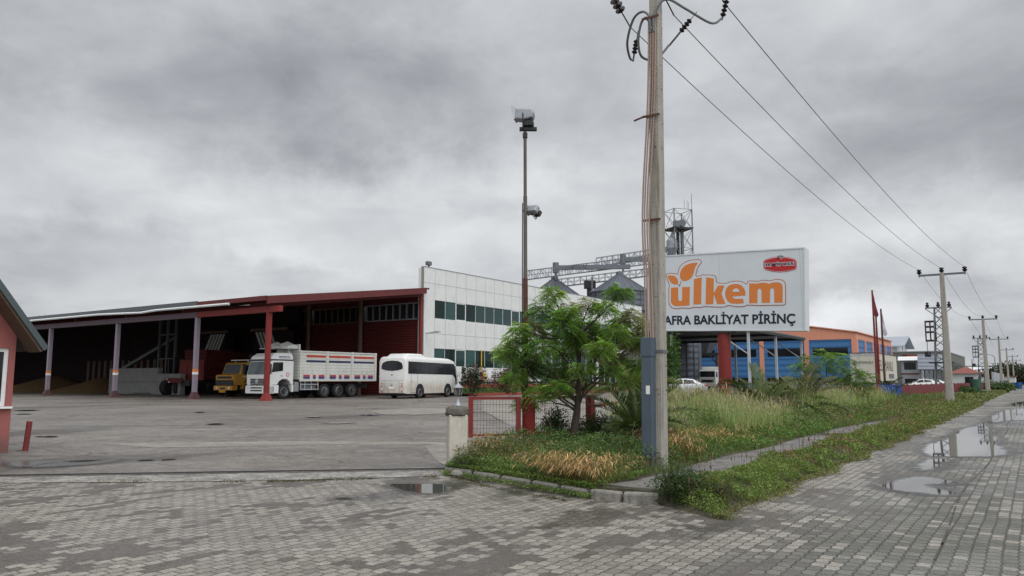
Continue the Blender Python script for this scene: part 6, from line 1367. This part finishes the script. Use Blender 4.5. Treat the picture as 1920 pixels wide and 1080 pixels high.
# tall pale grass round the billboard
parts = []
for s0, s1, t0, t1, n, h0, w0 in ((14.5, 24, 5.9, 10.3, 12000, .98, .010), (24, 36, 6.6, 11.2, 10000, 1.02, .014), (36, 50, 6.6, 10.0, 4500, .95, .02)):
    s, t = scatter(s0, s1, t0, t1, n); k = vnoise(s, t, .55, 21) > .24; s, t = s[k], t[k]; nn = len(s); h = h0*(.55+.6*vnoise(s, t, .5, 5))*RNG.uniform(.6, 1.2, nn)
    col = jitcol((.20, .29, .085), nn, .25); m_ = RNG.random(nn) < .30; col[m_] = jitcol(PALE, m_.sum())
    V, F, cc, tips, bd = blade_geo(st_xyz(s, t, vz_np(s, t)), h, np.full(nn, w0), RNG.uniform(.08, .5, nn), col); parts.append((V, F, cc))
    k = RNG.random(nn) < .3; nk = k.sum(); V, F, cc, _, _ = blade_geo(tips[k], RNG.uniform(.10, .2, nk), np.full(nk, w0*1.3), RNG.uniform(.3, .9, nk), jitcol((.32, .29, .18), nk), wid=[.3, 1, .8, .15]); parts.append((V, F, cc))
V, F, cc = join(parts); tag(mesh_np('tall_grass', V, F, cc, grassm), 'tall pale seeding grass round the foot of the billboard', 'grass', kind='stuff')
# creeping leafy ground cover and broad-leaved weeds
parts = []
def leaves_band(s0, s1, t0, t1, n, size, hmax, col, seed, thr, sc=1.4):
    s, t = scatter(s0, s1, t0, t1, n); k = vnoise(s, t, sc, seed) > thr; s, t = s[k], t[k]; nn = len(s)
    hm = hmax*(.25+.9*vnoise(s, t, 1.9, seed+1)); P_ = st_xyz(s, t, vz_np(s, t)+hm*RNG.random(nn)**.7)
    parts.append(leaf_geo(P_, size*RNG.uniform(.5, 1.2, nn), jitcol(col, nn, .3, .08)))
leaves_band(8.8, 14, 3.1, 4.2, 26000, .020, .16, (.12, .19, .035), 31, .15); leaves_band(14, 34, 3.1, 4.2, 42000, .030, .17, (.115, .18, .035), 31, .2)
leaves_band(9.3, 11.2, 5.0, 9.0, 22000, .022, .17, (.10, .18, .035), 33, .28); leaves_band(10, 16, 5.0, 9.5, 20000, .026, .26, (.07, .135, .03), 35, .45)
leaves_band(15, 36, 4.9, 7.4, 42000, .036, .26, (.085, .17, .03), 37, .30, .8); leaves_band(30, 62, 3.0, 8.5, 22000, .06, .26, (.115, .155, .04), 39, .35, .5)
leaves_band(13, 40, 3.1, 4.2, 7000, .03, .26, RB, 41, .55); leaves_band(24, 60, 4.5, 7.5, 8000, .05, .35, RB, 43, .52, .5)
leaves_band(9.7, 15, 5.2, 9.4, 34000, .026, .50, (.075, .14, .035), 51, .50, 1.1); leaves_band(9.6, 13, 5.2, 9.4, 16000, .022, .42, (.17, .14, .06), 57, .55, 1.6); leaves_band(14, 40, 5.0, 9, 16000, .035, .42, (.16, .12, .05), 59, .62, .9); leaves_band(15, 40, 5.0, 9.5, 30000, .045, .6, (.09, .16, .04), 53, .62, .7)
kq = RNG.random(15000); ks_ = np.interp(kq, np.linspace(0, 1, 8), [a for a, b in kp]); kt_ = np.interp(kq, np.linspace(0, 1, 8), [b for a, b in kp]); off_ = RNG.normal(.10, .13, 15000); kk_ = (vnoise(ks_, kt_, 2.2, 77) > .40-.25*(kt_ > 6.2)) & (kt_ > 4.9) & (off_ > -.16)
P_ = st_xyz(ks_+off_, kt_, np.where(off_ < 0, .015, .13)+.07*RNG.random(15000))[kk_]; parts.append(leaf_geo(P_, .02*RNG.uniform(.6, 1.2, len(P_)), jitcol((.11, .18, .035), len(P_))))
eq = RNG.random(14000)**1.6*50+8.9; et_ = 3.13+.10*np.sin(eq*2.1)+RNG.normal(0, .07, 14000); P_ = st_xyz(eq, et_, .01+.05*RNG.random(14000)); parts.append(leaf_geo(P_, (.014+.0012*(eq-8.9))*RNG.uniform(.6, 1.2, 14000), jitcol((.13, .15, .045), 14000)))
leaves_band(60, 125, 2.6, 7.2, 12000, .12, .3, (.12, .15, .045), 45, .3, .3)
V, F, cc = join(parts); tag(mesh_np('ground_cover', V, F, cc, grassm), 'creeping leafy weeds spilling over the verge and kerb', 'ground cover', kind='stuff')
# moss and grass in the joint before the gate
parts = []
for a, b, n in (((180, 903), (460, 903), 900), ((500, 903), (820, 893), 2200), ((835, 890), (900, 905), 800), ((900, 910), (1060, 938), 700)):
    f = RNG.random(n); px = a[0]+(b[0]-a[0])*f; py = a[1]+(b[1]-a[1])*f+RNG.normal(0, 1.6, n); pts_ = np.array([list(G(x, y, 0)) for x, y in zip(px, py)]); k = vnoise(pts_[:, 0], pts_[:, 1], 2.5, 4) > .4; pts_ = pts_[k]; nn = len(pts_)
    V, F, cc, _, _ = blade_geo(pts_, RNG.uniform(.008, .035, nn), np.full(nn, .009), RNG.uniform(.2, .8, nn), jitcol((.075, .08, .03), nn)); parts.append((V, F, cc))
V, F, cc = join(parts); tag(mesh_np('joint_grass', V, F, cc, grassm), 'short moss and grass growing in the joint along the yard entrance', 'grass', kind='stuff')
# lawn before the office
n = 16000; s = RNG.uniform(50.9, 95, n); t = RNG.uniform(37.2, 42.7, n); k = t > 38.7-(s-50)*.045; s, t = s[k], t[k]; P_ = st_xyz(s, t, .32+.55*np.clip((t-38)/5, 0, 1)); nn = len(s)
V, F, cc, _, _ = blade_geo(P_, RNG.uniform(.08, .22, nn), np.full(nn, .05), RNG.uniform(.1, .6, nn), jitcol((.065, .13, .025), nn)); tag(mesh_np('lawn', V, F, cc, grassm), 'bright green lawn strip in front of the white office', 'grass', kind='stuff')

def limb(mb, a, b, r0, r1, sagk=.1, n=6):
    a, b = Vector(a), Vector(b); L_ = (b-a).length; off = Vector((random.uniform(-1, 1), random.uniform(-1, 1), random.uniform(-.3, .8)))*L_*sagk
    mb.tube([a.lerp(b, k/n)+off*math.sin(PI*k/n) for k in range(n+1)], [r0+(r1-r0)*k/n for k in range(n+1)], 7)
def pinnate(P, dirv, L_, pairs, lw, ll, droop, col):
    "compound leaves: a row of drooping leaflets each side of a rachis"
    n = len(P); up_ = np.array([0, 0, 1.0]); side = np.cross(dirv, up_); side /= np.linalg.norm(side, axis=1)[:, None]+1e-6; Vs, Fs, Cs = [], [], []; o = 0
    for k in range(pairs):
        f = (k+.6)/pairs; c = P+dirv*(L_*f)[:, None]; c[:, 2] -= L_*droop*f*f; l = ll*(1-.55*abs(f-.45))*L_
        for sg in (-1, 1):
            d_ = side*sg*.9+dirv*.45; d_ = d_/np.linalg.norm(d_, axis=1)[:, None]; tip = c+d_*l[:, None]; tip[:, 2] -= l*RNG.uniform(.2, .75, n); mid = (c+tip)/2; w = dirv*(l*lw)[:, None]
            Vs.append(np.stack([c, mid-w, tip, mid+w], 1).reshape(-1, 3)); Fs.append(np.arange(4*n).reshape(n, 4)+o); Cs.append(np.repeat(col, 4, 0)); o += 4*n
    return np.concatenate(Vs), np.concatenate(Fs), np.concatenate(Cs)
def feather_tree(label, base, clumps, trunk, fork, per, L_, cols, group=None, ll=.40, flat=.38, r0=.085, spread=1.0):
    "clumps: (dx, dz, dy, radius) offsets from the trunk base"
    o = thing('tree', label, 'tree', base, 0, group); m = MB(); tr_pts = [Vector(p) for p in trunk]; m.tube(arc3(tr_pts, 4), list(np.linspace(r0, r0*.32, 4*(len(tr_pts)-1)+1)), 10); m.build('trunk', bark, o, smooth=True)
    m = MB(); parts = []
    for (dx_, dz_, dy_, rr) in clumps:
        c = Vector((dx_, dy_, dz_)); fk = tr_pts[-1] if dz_ > fork+.9 else tr_pts[2].lerp(tr_pts[-2], random.random()); mid_ = fk.lerp(c, .55)+Vector((0, 0, -.08*abs(dx_)))
        limb(m, fk, mid_, r0*.24, r0*.13, .04); limb(m, mid_, c-Vector((0, 0, rr*.2)), r0*.13, r0*.06, .04)
        for q in range(5): e_ = c+Vector((random.uniform(-1, 1)*rr*.8, random.uniform(-1, 1)*rr*.8, random.uniform(-.2, .3)*rr)); limb(m, mid_.lerp(c, random.uniform(.3, 1)), e_, r0*.08, r0*.03, .08, 4)
        n = int(per*rr*rr/.09); u = RNG.normal(0, 1, (n, 3)); u /= np.linalg.norm(u, axis=1)[:, None]; rad_ = RNG.random(n)**.45; P_ = np.array(c)[None, :]+u*rad_[:, None]*np.array([rr, rr, rr*flat*2])*spread*.8
        dv = u*np.array([1, 1, .25])+RNG.normal(0, .45, (n, 3))*np.array([1, 1, .5]); dv /= np.linalg.norm(dv, axis=1)[:, None]; base_c = cols[random.randrange(len(cols))]
        col = jitcol(base_c, n, .28, .08); parts.append(pinnate(P_, dv, L_*RNG.uniform(.6, 1.2, n), 7, .17, ll, .45, col))
    m.build('branches', bark, o, smooth=True); V, F, cc = join(parts); cr = mesh_np('crown', V, F, cc, leafm); cr.parent = o; return o
def PXO(px, py, base, dep):                       # offset in metres from a trunk base for a spot in the crown
    q = D(px, py, dep); return q.x-base.x, q.z-base.z
TB = X(1081, 15.6, .32); cl_ = []
for px, py, dy_, rr in ((1036, 550, .1, .24), (1015, 582, -.1, .25), (1068, 578, .3, .22), (1102, 572, -.2, .18), (1162, 546, .1, .26), (1130, 580, -.3, .24), (1185, 590, .2, .22), (1205, 612, -.1, .18), (1000, 612, .3, .26), (1050, 612, -.5, .28), (1105, 608, .5, .28),
                        (1150, 625, -.4, .26), (1190, 645, .4, .24), (970, 640, 0, .26), (955, 668, -.2, .22), (1010, 655, -.6, .30), (1065, 655, .6, .28), (1120, 655, -.6, .26), (985, 690, .4, .27), (1030, 700, .1, .24), (965, 705, -.3, .22), (1090, 690, -.5, .20), (1160, 670, .5, .2), (1200, 680, .3, .2),
                        (1010, 735, -.4, .24), (985, 755, -.2, .20), (1045, 725, -.6, .2), (1140, 695, -.5, .16), (1180, 715, .4, .14), (1118, 628, .1, .22), (948, 655, .3, .2), (975, 620, -.4, .22), (1208, 640, .3, .2), (1170, 600, .5, .22), (1060, 590, -.4, .24), (1085, 725, .5, .2), (1050, 690, .5, .24), (1000, 675, .5, .24), (1135, 650, .6, .24), (1090, 640, .0, .26), (1075, 630, -.2, .22), (1030, 630, .4, .2)):
    x_, z_ = PXO(px, py, TB, 15.6); cl_.append((x_, z_, dy_, rr))
feather_tree('feathery green tree standing before the red wire fence', TB, cl_, [(-.10, 0, -.3), (-.05, 0, .3), (.0, .02, .62), (.03, 0, .95), (.06, .03, 1.5), (.0, 0, 2.1)], 1.3, 250, .20, [(.15, .28, .055), (.20, .34, .07), (.11, .23, .045), (.16, .30, .06), (.22, .26, .10)], ll=.34, r0=.10)
def small_tree(label, px, dep, z0, spots, per, L_, cols, trunk_h=.9, r0=.07):
    b_ = X(px, dep, z0); cl = []
    for qx, qy, dy_, rr in spots: x_, z_ = PXO(qx, qy, b_, dep); cl.append((x_, z_, dy_, rr))
    return feather_tree(label, b_, cl, [(0, 0, -.1), (.02, 0, trunk_h*.5), (-.02, 0, trunk_h), (0, 0, trunk_h*1.5)], trunk_h, per, L_, cols, r0=r0, ll=.36)
small_tree('young feathery tree in front of the blue hall', 1551, 38, .3, ((1515, 680, .2, .5), (1540, 667, -.3, .5), (1568, 668, .3, .5), (1590, 680, 0, .45), (1530, 692, .4, .4), (1500, 690, .3, .35), (1558, 685, -.4, .45), (1580, 698, .5, .4), (1512, 712, .2, .3), (1600, 700, -.2, .4)), 30, .34, [(.12, .24, .035), (.10, .20, .03)], 1.3, .05)
small_tree('dark leafy bush tree before the cream trailer', 1600, 40, .3, ((1600, 700, .3, .5), (1620, 705, -.3, .5), (1590, 718, .2, .5), (1610, 725, -.4, .55), (1632, 722, .4, .4), (1585, 735, .2, .45), (1605, 742, -.2, .5), (1575, 722, .5, .4)), 34, .30, [(.08, .15, .03), (.10, .18, .04)], .5, .05)
def bush(label, name, px, dep, z0, w, h, n, size, col, col2=None, cat='bush'):
    o = thing(name, label, cat, X(px, dep, z0)); m = MB()
    for k in range(9): a = random.uniform(0, 2*PI); limb(m, (0, 0, 0), (math.cos(a)*w*.4, math.sin(a)*w*.4, h*random.uniform(.5, .9)), .02, .008)
    m.build('stems', bark, o); u = RNG.normal(0, 1, (n, 3)); u /= np.linalg.norm(u, axis=1)[:, None]; lob = 1+.3*np.sin(u[:, 0]*5+1)*np.cos(u[:, 2]*6+u[:, 1]*4); P_ = u*(RNG.random(n)**.5*lob)[:, None]*np.array([w/2, w/2, h/2])+np.array([0, 0, h*.52])
    cc = jitcol(col, n, .35, .1)
    if col2: k = RNG.random(n) < .12; cc[k] = jitcol(col2, k.sum())
    V, F, c_ = leaf_geo(P_, size*RNG.uniform(.6, 1.2, n), cc, .2); lv = mesh_np('leaves', V, F, c_, leafm); lv.parent = o; return o
bush('dark flowering bush by the white office, right of the minibus', 'bush', 887, 62, .5, 2.2, 2.3, 2600, .10, (.03, .055, .02), (.4, .12, .2))
bush('red leaved bush by the white office wall', 'bush', 952, 60, .5, 3.2, 2.0, 2600, .10, (.07, .045, .03), (.2, .03, .04)); bush('dark round bush behind the tree by the office plinth', 'bush', 1062, 55, .5, 2.2, 1.9, 2200, .09, (.025, .045, .018))
bush('leafy weed clump at the street corner of the verge', 'weed_clump', 1270, 10.1, .03, .75, .46, 3600, .020, (.035, .07, .018), cat='weed'); bush('low leafy weed clump at the tip of the verge', 'weed_clump', 1325, 10.0, .02, .7, .34, 3000, .018, (.06, .09, .02), (.14, .09, .05), cat='weed')
bush('small leafy shrub behind the wire fence, left of the trunk', 'bush', 1040, 16.0, .3, .55, .75, 1700, .03, (.035, .075, .018)); bush('low weed clump at the foot of the gate pillar', 'weed_clump', 884, 13.2, .05, .7, .32, 2400, .018, (.05, .095, .02), cat='weed')
bush('dark shrub among the tall grass behind the trunk', 'bush', 1120, 16.2, .3, .9, .6, 2000, .03, (.03, .06, .015)); bush('rounded crown of a small tree seen right of the concrete pole', 'bush', 1256, 58, .3, 1.7, 5.0, 2600, .11, (.05, .12, .015), cat='tree')
bush('green shrub on the verge below the far fence', 'bush', 1806, 76, .1, 3.0, .8, 1800, .12, (.04, .085, .02)); bush('dense shrub beyond the green litter bin', 'bush', 1866, 98, .1, 5.0, 1.2, 2200, .16, (.045, .085, .022))
bush('dark tree mass behind the far poles', 'tree', 1893, 240, 0, 17, 6.5, 4200, .45, (.025, .035, .014), cat='tree'); bush('dark hedge at the end of the pole row', 'hedge', 1914, 270, 0, 15, 6, 3000, .5, (.025, .035, .014), cat='hedge')
bush('treetop rising behind the shed roof near the pink cabin', 'tree', 66, 170, 5, 8, 9.6, 2200, .5, (.03, .045, .02), cat='tree')
def palm(label, px, dep, z0, fronds, L0, seed, col=(.05, .08, .025), lift=.9, extra=()):
    rs = random.Random(seed); o = thing('young_palm', label, 'palm', X(px, dep, z0), 0, 'young date palms on the verge'); m = MB(); parts = []
    m.lathe([(.10, -.1), (.16, .1), (.12, .3), (.05, .42)], n=10); m.build('stump', bark, o); m = MB()
    fl = [(rs.uniform(0, 2*PI), rs.uniform(.25, 1.25), L0*rs.uniform(.7, 1.15)) for _ in range(fronds)]+list(extra)
    for az, el, L_ in fl:
        dv = Vector((math.cos(az)*math.cos(el), math.sin(az)*math.cos(el), math.sin(el)*lift)); n_ = 9; pts_ = []; p = Vector((0, 0, .25)); v = dv.normalized()
        for k in range(n_+1): pts_.append(p.copy()); p = p+v*L_/n_; v = (v+Vector((0, 0, -.085-.05*k/n_))).normalized()
        m.tube(pts_, list(np.linspace(.014, .004, n_+1)), 5)
        A = np.array([list(q) for q in pts_]); nl = int(34*L_); f = np.linspace(.14, .99, nl); seg = f*n_; i_ = np.minimum(seg.astype(int), n_-1); P_ = A[i_]+(A[i_+1]-A[i_])*(seg-i_)[:, None]
        T = A[i_+1]-A[i_]; T /= np.linalg.norm(T, axis=1)[:, None]; S_ = np.cross(T, [0, 0, 1.0]); S_ /= np.linalg.norm(S_, axis=1)[:, None]+1e-6; U = np.cross(S_, T)
        cb_ = np.array(col)*(1.0 if rs.random() > .3 else 1.5)
        for sg in (-1, 1):
            d_ = S_*sg*.8+T*.62+U*.32+RNG.normal(0, .07, (nl, 3)); d_ /= np.linalg.norm(d_, axis=1)[:, None]; ll_ = L_*.26*np.sin(PI*(.12+.80*f))**.6; tip = P_+d_*ll_[:, None]; mid = P_+d_*(ll_*.45)[:, None]; w = np.cross(d_, U)*.011*(L_/.9)
            parts.append((np.stack([P_, mid-w, tip, mid+w], 1).reshape(-1, 3), np.arange(4*nl).reshape(nl, 4), np.repeat(jitcol(cb_, nl, .2, .06), 4, 0)))
    m.build('leaf_stalks', M('palm_stalk', (.10, .13, .04), .6), o, smooth=True); V, F, cc = join(parts); fr = mesh_np('fronds', V, F, cc, palmm); fr.parent = o; return o
palm('large dark young palm behind the concrete pole', 1192, 15.7, .3, 34, 1.12, 3, (.06, .095, .03), extra=((.05, .22, 1.05), (-.25, .30, 1.0), (PI-.2, .25, .95), (PI+.4, .35, .9)))
palm('yellowish young palm right beside the concrete pole', 1268, 24.5, .3, 15, 1.0, 5, (.10, .12, .03))
palm('bushy young palm right of the billboard post', 1432, 27, .3, 36, 1.6, 8, (.085, .125, .035), extra=((.0, .22, 2.4), (-.15, .30, 2.2), (.2, .4, 1.9), (1.9, 1.35, 1.7)))
palm('low spreading palm between the billboard and the small tree', 1500, 29, .3, 20, 1.7, 12, (.075, .105, .03)); palm('upright yellow green palm behind the tree by the office', 1180, 45, .5, 20, 2.6, 17, (.11, .14, .03))
palm('small palm at the foot of the flagpoles', 1655, 50, .3, 14, 1.6, 19, (.055, .07, .03)); palm('grey green palm growing at the blue bin', 1662, 47, .2, 12, 1.5, 23, (.06, .07, .035), lift=.5)
# dry stalks rising out of the verge
parts = []; s, t = scatter(9, 34, 3.3, 4.3, 260); nn = len(s); V, F, cc, tips, bd = blade_geo(st_xyz(s, t, vz_np(s, t)), RNG.uniform(.2, .45, nn), np.full(nn, .006), RNG.uniform(0, .2, nn), jitcol((.10, .07, .04), nn), tipw=.6); parts.append((V, F, cc))
V, F, cc, _, _ = blade_geo(tips-np.array([0, 0, .06]), RNG.uniform(.05, .1, nn), np.full(nn, .016), RNG.uniform(.0, .4, nn), jitcol((.13, .085, .055), nn), wid=[.5, 1, .8, .2]); parts.append((V, F, cc))
V, F, cc = join(parts); tag(mesh_np('dock_stalks', V, F, cc, grassm), 'thin brown seed stalks standing up from the kerbside weeds', 'weeds', kind='stuff')
